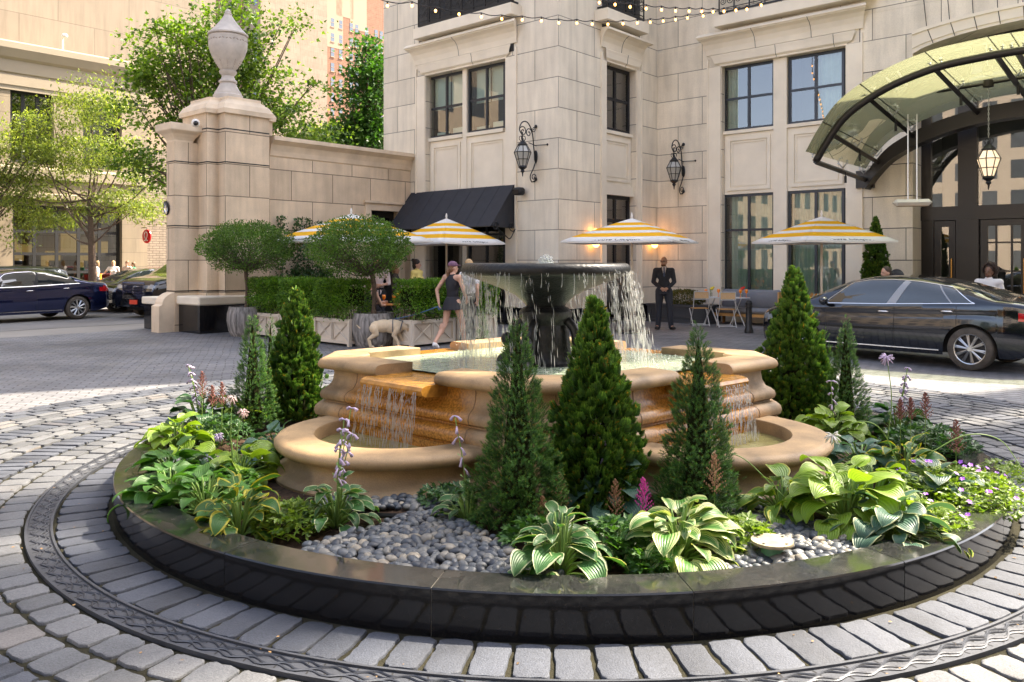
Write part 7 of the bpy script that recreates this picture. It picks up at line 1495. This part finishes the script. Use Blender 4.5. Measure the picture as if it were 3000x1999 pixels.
for x0 in (.10,.26): b.tube([(x0+(.03 if x0>.2 else 0)*math.cos(a),.118*math.sin(a) if x0<.2 else .10*math.sin(a),.41+(.150 if x0<.2 else .11)*math.cos(a)) for a in np.linspace(0,2*PI,21)],.009,5)
b.tube([(.10,-.02,.56),(.27,-.02,.52)],.009,5); b.build('harness',mat('slate_harness',(.07,.09,.13),.6),dg_)
bpy.context.view_layer.update(); a_=dg_.matrix_world@Vector((.15,0,.56)); le=tag(None or bpy.data.objects.new('leash',None),'blue leash running from the walking woman to the dog harness','leash') ; COL.objects.link(le); le.location=a_
b=MB(); e_=hw1-a_; b.tube(spline([(0,0,0),(e_.x*.35,e_.y*.35,e_.z*.25),(e_.x*.7,e_.y*.7,e_.z*.62),tuple(e_)],6),.009,5); b.build('strap',mat('blue_strap',(.08,.16,.32),.6),le)
b=MB(); b.tube([tuple(e_),(e_.x+.03,e_.y,e_.z-.07)],.035,8); b.build('leash_handle',bpy.data.materials['blue_strap'],le)
# ================================================================ cars
M['carglass']=mat('tinted_car_glass',(.015,.02,.022),.02,spec=.9,coat=1.0)
def paint(name,c): return mat(name,c,.14,metal=.7,spec=.6,coat=1.0)
def ip(x,tab): return np.interp(x,[t[0] for t in tab],[t[1] for t in tab])
SED=dict(L=4.88,W=.915,wr=.335,xr=1.07,xf=3.89,top=[(0,.62),(.02,.80),(.07,.97),(.16,1.06),(.5,1.10),(.72,1.12),(1.05,1.24),(1.45,1.345),(1.9,1.425),(2.3,1.455),(2.7,1.44),(3.1,1.365),(3.5,1.20),(3.88,1.01),(4.2,.95),(4.55,.86),(4.75,.77),(4.85,.66),(4.88,.55)],
 belt=[(0,.58),(.05,.82),(.2,.95),(.5,1.00),(.9,1.005),(1.5,.985),(2.4,.945),(3.3,.925),(3.9,.90),(4.4,.80),(4.7,.70),(4.88,.50)],hw=[(0,.60),(.05,.72),(.2,.84),(.6,.90),(1.2,.918),(3.8,.915),(4.3,.89),(4.6,.80),(4.78,.66),(4.88,.50)],bot=[(0,.42),(.15,.30),(.5,.22),(4.4,.20),(4.75,.22),(4.88,.30)],dlo=(.98,3.50),bp=2.22,qp=1.28,ws=(3.08,3.82),rw=(.80,1.42))
SUV=dict(L=5.2,W=.99,wr=.39,xr=1.1,xf=4.15,top=[(0,.7),(.03,1.3),(.12,1.70),(.4,1.84),(1.5,1.90),(2.6,1.90),(3.1,1.84),(3.5,1.62),(3.95,1.32),(4.3,1.24),(4.8,1.18),(5.05,1.12),(5.15,1.0),(5.2,.8)],belt=[(0,.7),(.1,1.1),(.6,1.18),(3.9,1.14),(4.6,1.08),(5.1,.96),(5.2,.78)],hw=[(0,.85),(.1,.93),(.6,.985),(4.4,.985),(4.85,.95),(5.1,.86),(5.2,.80)],bot=[(0,.45),(.3,.32),(4.8,.28),(5.2,.34)],dlo=(.35,3.55),bp=2.55,qp=1.5,ws=(3.15,3.90),rw=(.05,.3))
CAP=[(1,0),(.985,.14),(.955,.32),(.915,.52),(.865,.70),(.80,.84),(.72,.92),(.60,.965),(.40,.99),(.20,.998),(0,1)]
CAPH=[(1,0),(.995,.2),(.975,.45),(.93,.66),(.86,.80),(.76,.89),(.62,.945),(.45,.975),(.25,.993),(.1,.999),(0,1)]
def car(label,name,pm,loc,rz,pt,detail=1,nx=150,rim='steel',chrome='chrome',plate=None,grille=False,group=None,cat='car'):
    o=thing(name,label,cat,loc,rz,group); L_,W_=pm['L'],pm['W']; wr=pm['wr']
    xs_=np.unique(np.concatenate([np.linspace(0,.25,14),np.linspace(.25,L_-.4,nx),np.linspace(L_-.4,L_,18)]))
    def sec(x):
        zs=float(ip(x,pm['belt'])); zt=max(float(ip(x,pm['top'])),zs+.01); w=float(ip(x,pm['hw'])); zb=float(ip(x,pm['bot']))
        for xw in (pm['xr'],pm['xf']):
            d=abs(x-xw); ra=wr+.055
            if d<ra: zb=max(zb,wr+math.sqrt(ra*ra-d*d))
        zb=min(zb,zs-.06); ch=min(1,max(0,(zt-zs-.12)/.2)); pts=[]
        for k in range(13):
            q=k/12; z=zb+(zs-zb)*q; zz=(z-.25)/(zs-.25+1e-6); bul=1-.055*(max(0,.45-zz)/.45)**1.6-.022*max(0,zz-.55)/.45-.012*math.exp(-((zz-.82)/.05)**2)+.006*math.exp(-((zz-.9)/.05)**2); pts.append((w*bul,z))
        wb=pts[-1][0]
        for (a,c),(a2,c2) in zip(CAP[1:],CAPH[1:]): a_=a*ch+a2*(1-ch); c_=c*ch+c2*(1-ch); pts.append((wb*a_*(1-.02*ch),zs+(zt-zs)*c_))
        return pts,zs,zt,w,zb
    S_=[sec(x) for x in xs_]; n=len(S_[0][0]); V=[]
    for x,(pts,*_) in zip(xs_,S_): V+= [(x,y,z) for y,z in pts]+[(x,-y,z) for y,z in pts[-2::-1]]
    k=2*n-1; V=np.array(V); F_={}
    d0,d1=pm['dlo']
    def cls(i,j):
        q=V[[i*k+j,(i+1)*k+j,(i+1)*k+j+1,i*k+j+1]].mean(0); x,y,z=q; zs,zt,w=ip(x,pm['belt']),ip(x,pm['top']),ip(x,pm['hw']); h=zt-zs; yn=abs(y)/w; t=(z-zs)/max(h,.01); jj=j if j<n-1 else k-2-j; side='l' if y>0 else 'r'
        if h>.13 and z>zs+.03 and jj>=12 and t<.86 and yn>.62:
            sl=(z-zs)*.9
            if d0+sl*1.5<x<d1-sl*1.45: 
                if detail<2 and abs(x-pm['bp']+sl*.35-.05)<.04: return 'pillar_trim_'+side
                return 'side_window_'+side
        if pm['ws'][0]<x<pm['ws'][1] and yn<.80 and jj>=16 and h>.05: return 'windshield'
        if pm['rw'][0]<x<pm['rw'][1] and yn<.72 and jj>=16: return 'rear_window'
        zz0=ip(L_-.3,pm['belt'])
        if x>L_-.42 and yn>.50 and zz0-.12<z<zz0-.02 : return 'headlight_'+side
        if x<.42 and yn>.55 and ip(.3,pm['belt'])-.17<z<ip(.3,pm['belt'])-.03: return 'taillight_'+side
        if x>L_-.10 and yn<.55 and z<zz0-.06 and z>.32: return 'grille'
        if x>L_-.06 and z<.45: return 'grille'
        return 'body'
    for i in range(len(xs_)-1):
        for j in range(k-1): F_.setdefault(cls(i,j),[]).append((i*k+j,(i+1)*k+j,(i+1)*k+j+1,i*k+j+1))
    F_['body'].append(tuple(range(k))); F_['body'].append(tuple(range((len(xs_)-1)*k,len(xs_)*k)))
    mats={'body':pt,'windshield':M['carglass'],'rear_window':M['carglass'],'grille':M['black']}
    for c,fs in F_.items():
        base=c.rsplit('_',1)[0] if c[-2:] in('_l','_r') else c; mt=mats.get(c) or {'side_window':M['carglass'],'pillar_trim':M['black'] if not detail>1 else M['pillar'],'headlight':M['lamp'],'taillight':M['tail']}[base]
        MB().add(V,fs).build(base,mt,o,smooth=True,sharp=40) if 0 else None
        us=np.unique(np.concatenate([np.array(f) for f in fs])); mp={a:i for i,a in enumerate(us)}; MB().add(V[us],[tuple(mp[a] for a in f) for f in fs]).build(base,mt,o,smooth=True,sharp=40)
    def Y(x,z):
        pts=sec(x)[0]; return float(np.interp(z,[p[1] for p in pts],[p[0] for p in pts]))
    b=MB(); b.box((.35,-W_+.22,.24),(L_-.35,W_-.22,float(ip(2,pm['belt']))-.1)); b.build('underbody',M['black'],o)
    for sy in (-1,1):
        for x in ([pm['bp'],pm['dlo'][1]-.10,pm['qp']-.02] if detail else []):
            zb=sec(x)[4]; b=MB(); zz=np.linspace(zb+.03,float(ip(x,pm['belt'])),14); cv=.10 if x==pm['qp']-.02 else .02; b.tube([(x+cv*(1-q)**2 if 0 else x,sy*(Y(x,z)+.0005),z) for q,z in zip(np.linspace(0,1,14),zz)],.004,4); b.build('door_seam',M['black'],o)
        if detail:
            b=MB(); up=[];lo=[]
            for x in np.linspace(d0+.02,d1-.02,40):
                zs,zt=float(ip(x,pm['belt'])),float(ip(x,pm['top'])); lo.append((x,sy*(Y(x,zs+.035)+.004),zs+.035)); h=min(.86*(zt-zs),max(.035,(x-d0)/1.35),max(.035,(d1-x)/1.31)); up.append((x,sy*(Y(x,zs+h)+.004),zs+h))
            b.tube(lo,.008,4); b.tube(up,.008,4); b.build('window_trim',M[chrome],o)
            if detail>1:
                for xc,hw_ in ((pm['bp']+.06,.075),(pm['qp']+.05,.014)):
                    b=MB(); V2=[]
                    for q in np.linspace(0,1,12):
                        xq=xc-.22*q*(1 if hw_>.05 else -1.1); zs,zt=float(ip(xq,pm['belt'])),float(ip(xq,pm['top'])); z=zs+.035+(zt-zs)*.86*q-.035*q
                        V2+=[(xq-hw_*(1-.25*q),sy*(Y(xq-hw_,z)+.006),z),(xq+hw_*(1-.25*q),sy*(Y(xq+hw_,z)+.006),z)]
                    b.add(V2,[(2*i,2*i+1,2*i+3,2*i+2) for i in range(11)]); b.build('door_pillar',M['pillar'],o,smooth=True)
            for x in (pm['bp']+.18,pm['qp']+.12):
                z=float(ip(x,pm['belt']))-.09; b=MB(); b.tube([(x-.10,sy*(Y(x-.1,z)+.008),z),(x-.05,sy*(Y(x,z)+.030),z+.006),(x+.05,sy*(Y(x,z)+.030),z+.006),(x+.10,sy*(Y(x+.1,z)+.008),z)],.013,6); b.build('door_handle',M[chrome],o,smooth=True)
            xm=pm['dlo'][1]-.12; zm=float(ip(xm,pm['belt']))+.06; b=MB(); b.ell((xm,sy*(W_+.10),zm+.02),(.07,.11,.075),12,8); b.tube([(xm,sy*(W_-.06),zm-.05),(xm,sy*(W_+.06),zm-.01)],.025,6); b.build('wing_mirror',pt,o,smooth=True)
            b=MB(); b.tube([(x,sy*(Y(x,.30)+.006),.285) for x in np.linspace(pm['xr']+wr+.12,pm['xf']-wr-.12,12)],.012,5); b.build('sill_trim',M[chrome],o)
        for xw in (pm['xr'],pm['xf']):
            yw=sy*(W_-.015); wi=.21; b=MB(); pr=[(wr*.70,-wi/2),(wr*.93,-wi/2),(wr*.985,-wi/2+.02),(wr,-wi/2+.05),(wr,wi/2-.05),(wr*.985,wi/2-.02),(wr*.93,wi/2),(wr*.70,wi/2),(wr*.68,wi/2-.03)]
            b.lathe(pr,n=40); w=b.build('wheel',M['rubber'],o,smooth=True,sharp=50); w.location=(xw,yw-sy*wi/2,wr); w.rotation_euler=(R(90),0,0)
            r=MB(); zf=-sy*wi/2*1.0; r.lathe([(wr*.70,zf*.92),(wr*.66,zf*.86),(wr*.64,zf*.3)],n=40); r.lathe([(0,zf*.95),(.035,zf*.95),(.05,zf*.8)],n=16)
            ns_=10
            for q in range(ns_):
                a=2*PI*q/ns_+.15; 
                for e in (-1,1): a2=a+e*.07; r.tube([(.04*math.cos(a),.04*math.sin(a),zf*.86),(wr*.665*math.cos(a2),wr*.665*math.sin(a2),zf*.84)],[.016,.010],4)
            r.build('rim',M[rim],w,smooth=True,sharp=40); r=MB(); r.lathe([(0,zf*.25),(wr*.66,zf*.25)],n=28); r.build('brake_disc',M['darkmetal'],w)
    if plate:
        b=MB(); b.box((L_+.0,-.16,.42),(L_+.02,.16,.55)); b.build('number_plate',plate,o)
    return o
M['pillar']=mat('pillar_reflection_grey',(.30,.31,.33),.35,metal=.3); M['lamp']=mat('headlamp_glass',(.25,.28,.32),.08,spec=.8,coat=1); M['tail']=mat('red_tail_lamp',(.45,.01,.015),.1,coat=1); M['darkmetal']=mat('dark_metal',(.05,.05,.055),.5,.8)  # door pillar grey holds the reflection on dark paint as colour
M['bpaint']=paint('black_car_paint',(.014,.018,.028)); M['npaint']=paint('navy_car_paint',(.015,.025,.10)); M['gpaint']=paint('charcoal_car_paint',(.05,.06,.075)); M['rpaint']=paint('red_car_paint',(.45,.01,.01))
def place(pm,wheel,xy,d):       # put wheel ('xr' or 'xf', near side) on ground point xy; d = forward direction
    d=np.array(d)/np.linalg.norm(d); ang=math.atan2(d[1],d[0]); left=np.array([-d[1],d[0]]); near=-1 if np.dot(left,-np.array(xy))<0 else 1
    o=np.array(xy)-d*pm[wheel]-left*near*(pm['W']-.1); return (o[0],o[1],0),ang
l_,a_=place(SED,'xr',gp(2846,1086)[:2],(-.66,.75)); car('glossy black sedan with chrome window trim parked on the sunlit court at the right','parked_car',SED,l_,a_,M['bpaint'],2,nx=260)
l_,a_=place(SED,'xr',(-12.7,23.9),(-.57,-.82)); car('dark navy sedan driving along the street at the left edge','parked_car',SED,l_,a_,M['npaint'],1,nx=180)
vd=(-.6626,-.749)
l_,a_=place(SUV,'xf',gp(540,930)[:2],(-.45,-.893)); car('large black off road car with chrome grille and red front plate beside the gate pillar','parked_car',SUV,l_,a_,M['bpaint'],1,nx=120,plate=mat('red_plate',(.7,.08,.04),.4))
sv=bpy.context.scene.objects
b=MB()
for k in range(9): b.box((5.205,-.42,.62+k*.045),(5.235,.42,.645+k*.045))
b.box((5.19,-.47,.58),(5.22,.47,.60)); b.box((5.19,-.47,1.03),(5.22,.47,1.06)); b.box((5.19,-.47,.602),(5.22,-.43,1.028)); b.box((5.19,.43,.602),(5.22,.47,1.028)); b.box((5.226,-.02,.72),(5.24,.02,.95)); b.build('radiator_grille',M['chrome'],[x for x in sv if x.name.startswith('parked_car')][-1])
l_,a_=place(SED,'xf',gp(340,913)[:2],vd); car('charcoal sedan with bright headlights parked behind the navy sedan','parked_car',SED,l_,a_,M['gpaint'],1,nx=120)
SUVs=dict(SUV,top=[(x,z*.80) for x,z in SUV['top']],belt=[(x,z*.82) for x,z in SUV['belt']])
l_,a_=place(SUVs,'xr',wp(118,0,30.5)[:2],vd); car('dark estate car parked at the far kerb, leftmost behind the navy sedan','parked_car',SUVs,l_,a_,M['gpaint'],0,nx=90)
l_,a_=place(SED,'xf',wp(372,0,31.0)[:2],vd); car('red car parked at the far kerb before the shop','parked_car',SED,l_,a_,M['rpaint'],0,nx=90)
l_,a_=place(SUVs,'xf',wp(428,0,27.0)[:2],vd); car('black estate car behind the large black off road car','parked_car',SUVs,l_,a_,M['bpaint'],0,nx=90)
# ================================================================ trees
M['maple']=leafmat('maple_leaf',(.035,.085,.009),(.18,.29,.024),.45,big=.5); M['locust']=leafmat('locust_leaf',(.08,.13,.028),(.29,.34,.07),.5,big=.35); M['ash']=leafmat('deep_green_leaf',(.02,.075,.01),(.065,.16,.02),.42,big=.5)
MAPLE=[(0,0,0),(.5,.30,.05),(.22,.5,.0),(0,1,-.08),(-.22,.5,0),(-.5,.30,.05)]; MF=[(0,1,2),(0,2,3),(0,3,4),(0,4,5)]
def tree(label,loc,tr,blobs,nc,npc,leaf,mt,seed,cs=.38,T=MAPLE,TF=MF,flat=.45,fork=.35,name='tree',cat='tree',nl=90):
    g=np.random.default_rng(seed); o=thing(name,label,cat,loc); base=np.array([0,0,0.]); bl=[(np.array(c,float)-np.array(loc),np.array(r,float)) for c,r in blobs]
    vol=np.array([np.prod(r) for c,r in bl]); vol/=vol.sum(); C=[]
    for _ in range(nc):
        c,r=bl[g.choice(len(bl),p=vol)]; d=g.normal(size=3); d/=np.linalg.norm(d); C.append(c+d*r*(g.random()**.42))
    C=np.array(C); cen=C.mean(0); zc=C[:,2].min(); P=[];D=[]
    P=(C[:,None,:]+g.normal(size=(nc,npc,3))*np.array([1,1,flat])*cs*(.5+g.random((nc,1,1)))).reshape(-1,3)
    out=(P-cen); d=out/np.linalg.norm(out,axis=1)[:,None]*.6+g.normal(size=P.shape)*.7+np.array([0,0,-.15]); b=MB(); scatter(b,T,TF,P,frames_up(d,np.array([0,0,1.]),.5,g),g.uniform(.7,1.25,len(P))*leaf); b.build('crown',M[mt],o)
    top=np.array([cen[0]*.35,cen[1]*.35,zc*.9+cen[2]*.1]) if fork else cen; b=MB(); mid=np.array([top[0]*.3,top[1]*.3,top[2]*.5]); tp=spline([(0,0,-.1),mid,top,top*.6+cen*.4],6); b.tube(tp,[tr*(1-.62*i/len(tp)) for i in range(len(tp))],10); b.build('trunk',M['bark'],o,smooth=True)
    b=MB(); k=min(nc,nl)
    for c in C[g.choice(nc,k,replace=False)]:
        s=tp[int(len(tp)*g.uniform(.45,.98))]; m_=(s*.5+c*.5)+np.array([0,0,-.08])*np.linalg.norm(c-s)+g.normal(size=3)*.1; q=spline([s,m_,c],4); b.tube(q,[tr*.20*(1-i/len(q))+.008 for i in range(len(q))],5,cap=False)
    b.build('limbs',M['bark'],o)
W_=lambda x,y,t:wp(x,y,t)
# bright maple beyond the garden wall
X,Y,_=wp(640,0,28.5); 
tree('large bright green maple rising behind the gate pillar and garden wall',(X,Y,0),.22,[(W_(660,120,28.5),(1.6,1.5,1.5)),(W_(500,110,28),(1.3,1.3,.5)),(W_(560,200,28.5),(2.2,2,1.0)),(W_(850,75,29),(.9,1.0,.45)),(W_(740,180,28.5),(1.5,1.6,.9)),(W_(940,260,29),(.75,1.0,.45)),(W_(450,330,28),(1.1,1.3,.9)),(W_(420,230,28),(.9,1,.5)),(W_(430,480,27.5),(1.0,1.3,.9)),(W_(700,330,28.5),(2.6,1.8,1.2)),(W_(850,390,28.5),(1.8,1.6,.6)),(W_(660,40,28.5),(.5,.6,.4))],330,50,.145,'maple',1,cs=.36)
X,Y,_=wp(1085,0,33); tree('darker green tree against the left edge of the hotel',(X,Y,0),.2,[(W_(1090,200,33),(.7,1.2,1.4)),(W_(1080,330,33),(1.3,1.5,1.3)),(W_(1060,400,33),(1.6,1.5,.8)),(W_(1110,260,33),(.9,1.2,1.2))],150,60,.17,'ash',2,cs=.36)
X,Y,_=wp(985,0,36); tree('low yellow green tree behind the garden wall coping',(X,Y,0),.15,[(W_(985,415,36),(1.6,1.4,.7)),(W_(1050,425,36),(1.0,1.2,.6))],110,55,.15,'locust',3,cs=.33)
LOC=[(0,0,0),(.16,.25,.0),(.16,.8,0),(0,1,-.05),(-.16,.8,0),(-.16,.25,0)]; LCF=[(0,1,2,3,4,5)]
# feathery honey locusts at the kerb
tL=bis(lambda t:uv_of((272-1500)/F*t,t)[0]+20.6,20,50); X=(272-1500)/F*tL
tree('feathery honey locust street tree in front of the shop, trunk beside the shop door',(X,tL,.13),.17,[(W_(275,300,tL),(1.1,1.2,1.0)),(W_(250,250,tL),(.5,.6,.9)),(W_(200,330,tL),(.9,1,.5)),(W_(310,420,tL),(1.6,1.5,.9)),(W_(210,480,tL),(1.7,1.5,.9)),(W_(380,500,tL),(1.3,1.2,.8)),(W_(140,430,tL),(1.1,1.1,.7)),(W_(120,560,tL),(1.4,1.3,.6)),(W_(330,600,tL),(1.6,1.4,.6)),(W_(200,640,tL),(1.2,1.2,.5)),(W_(430,620,tL),(.9,1,.5)),(W_(60,620,tL),(1.0,1,.6))],200,90,.12,'locust',4,cs=.36,nl=26,T=LOC,TF=LCF,flat=.32)
X,Y,_=wp(-120,0,31); tree('second honey locust reaching in from the left edge',(X,Y,.13),.16,[(W_(-120,400,31),(1.6,1.5,1.2)),(W_(50,430,31),(1.2,1.1,.7)),(W_(20,520,31),(1.4,1.2,.8)),(W_(100,350,31),(.7,.7,.6)),(W_(30,590,31),(1.0,1,.5)),(W_(60,680,31),(.8,.9,.35))],120,90,.12,'locust',5,cs=.34,nl=30,T=LOC,TF=LCF,flat=.5)
g=np.random.default_rng(77)
for i,(x,lb) in enumerate(((290,'low green plants around the foot of the locust trunk'),(335,'yellow green bedding plants at the far kerb behind the charcoal sedan'))):
    t=tL-.3; o=thing('kerb_shrub',lb,'shrub',((x-1500)/F*t,t,.13)); b=MB(); leafclump(b,380,.9,.7,.12,g); b.build('leaves',M['locust'],o); b=MB(); b.tube([(0,0,0),(.0,0,.4)],.02,5); b.build('stem',M['bark'],o)
# unseen buildings added round the court for reflections; east one blocks sky light
def winmat(name,c):
    m,nt,b,o=newmat(name); tc=N(nt,'ShaderNodeTexCoord').outputs['Object']; sp=N(nt,'ShaderNodeSeparateXYZ'); nt.links.new(tc,sp.inputs[0]); cb=N(nt,'ShaderNodeCombineXYZ'); nt.links.new(mth(nt,'ADD',sp.outputs[0],sp.outputs[1]),cb.inputs[0]); nt.links.new(sp.outputs[2],cb.inputs[1])
    bt=N(nt,'ShaderNodeTexBrick',offset=0.0); nt.links.new(cb.outputs[0],bt.inputs[0])
    for k,q in (('Scale',1),('Mortar Size',.7),('Mortar Smooth',0),('Bias',0),('Brick Width',3.0),('Row Height',3.6)): bt.inputs[k].default_value=q
    bt.inputs['Color1'].default_value=(.05,.06,.07,1); bt.inputs['Color2'].default_value=(.10,.11,.12,1); bt.inputs['Mortar'].default_value=(*c,1); nt.links.new(bt.outputs[0],b.inputs[0]); b.inputs['Roughness'].default_value=.6; return m
for nm,a,c,col in (('backdrop_west',(-42,-85,0),(-26,-15,13.5),(.62,.50,.36)),('backdrop_south',(-16,-105,0),(70,-85,34),(.50,.42,.33)),('backdrop_east',(30,-60,0),(42,3,26),(.58,.44,.29))):
    b=MB(); b.box(a,c); struct(b.build(nm,winmat('far_facade_'+nm[-4:],col),None,loc=(OX,OY,0),rz=-AN))
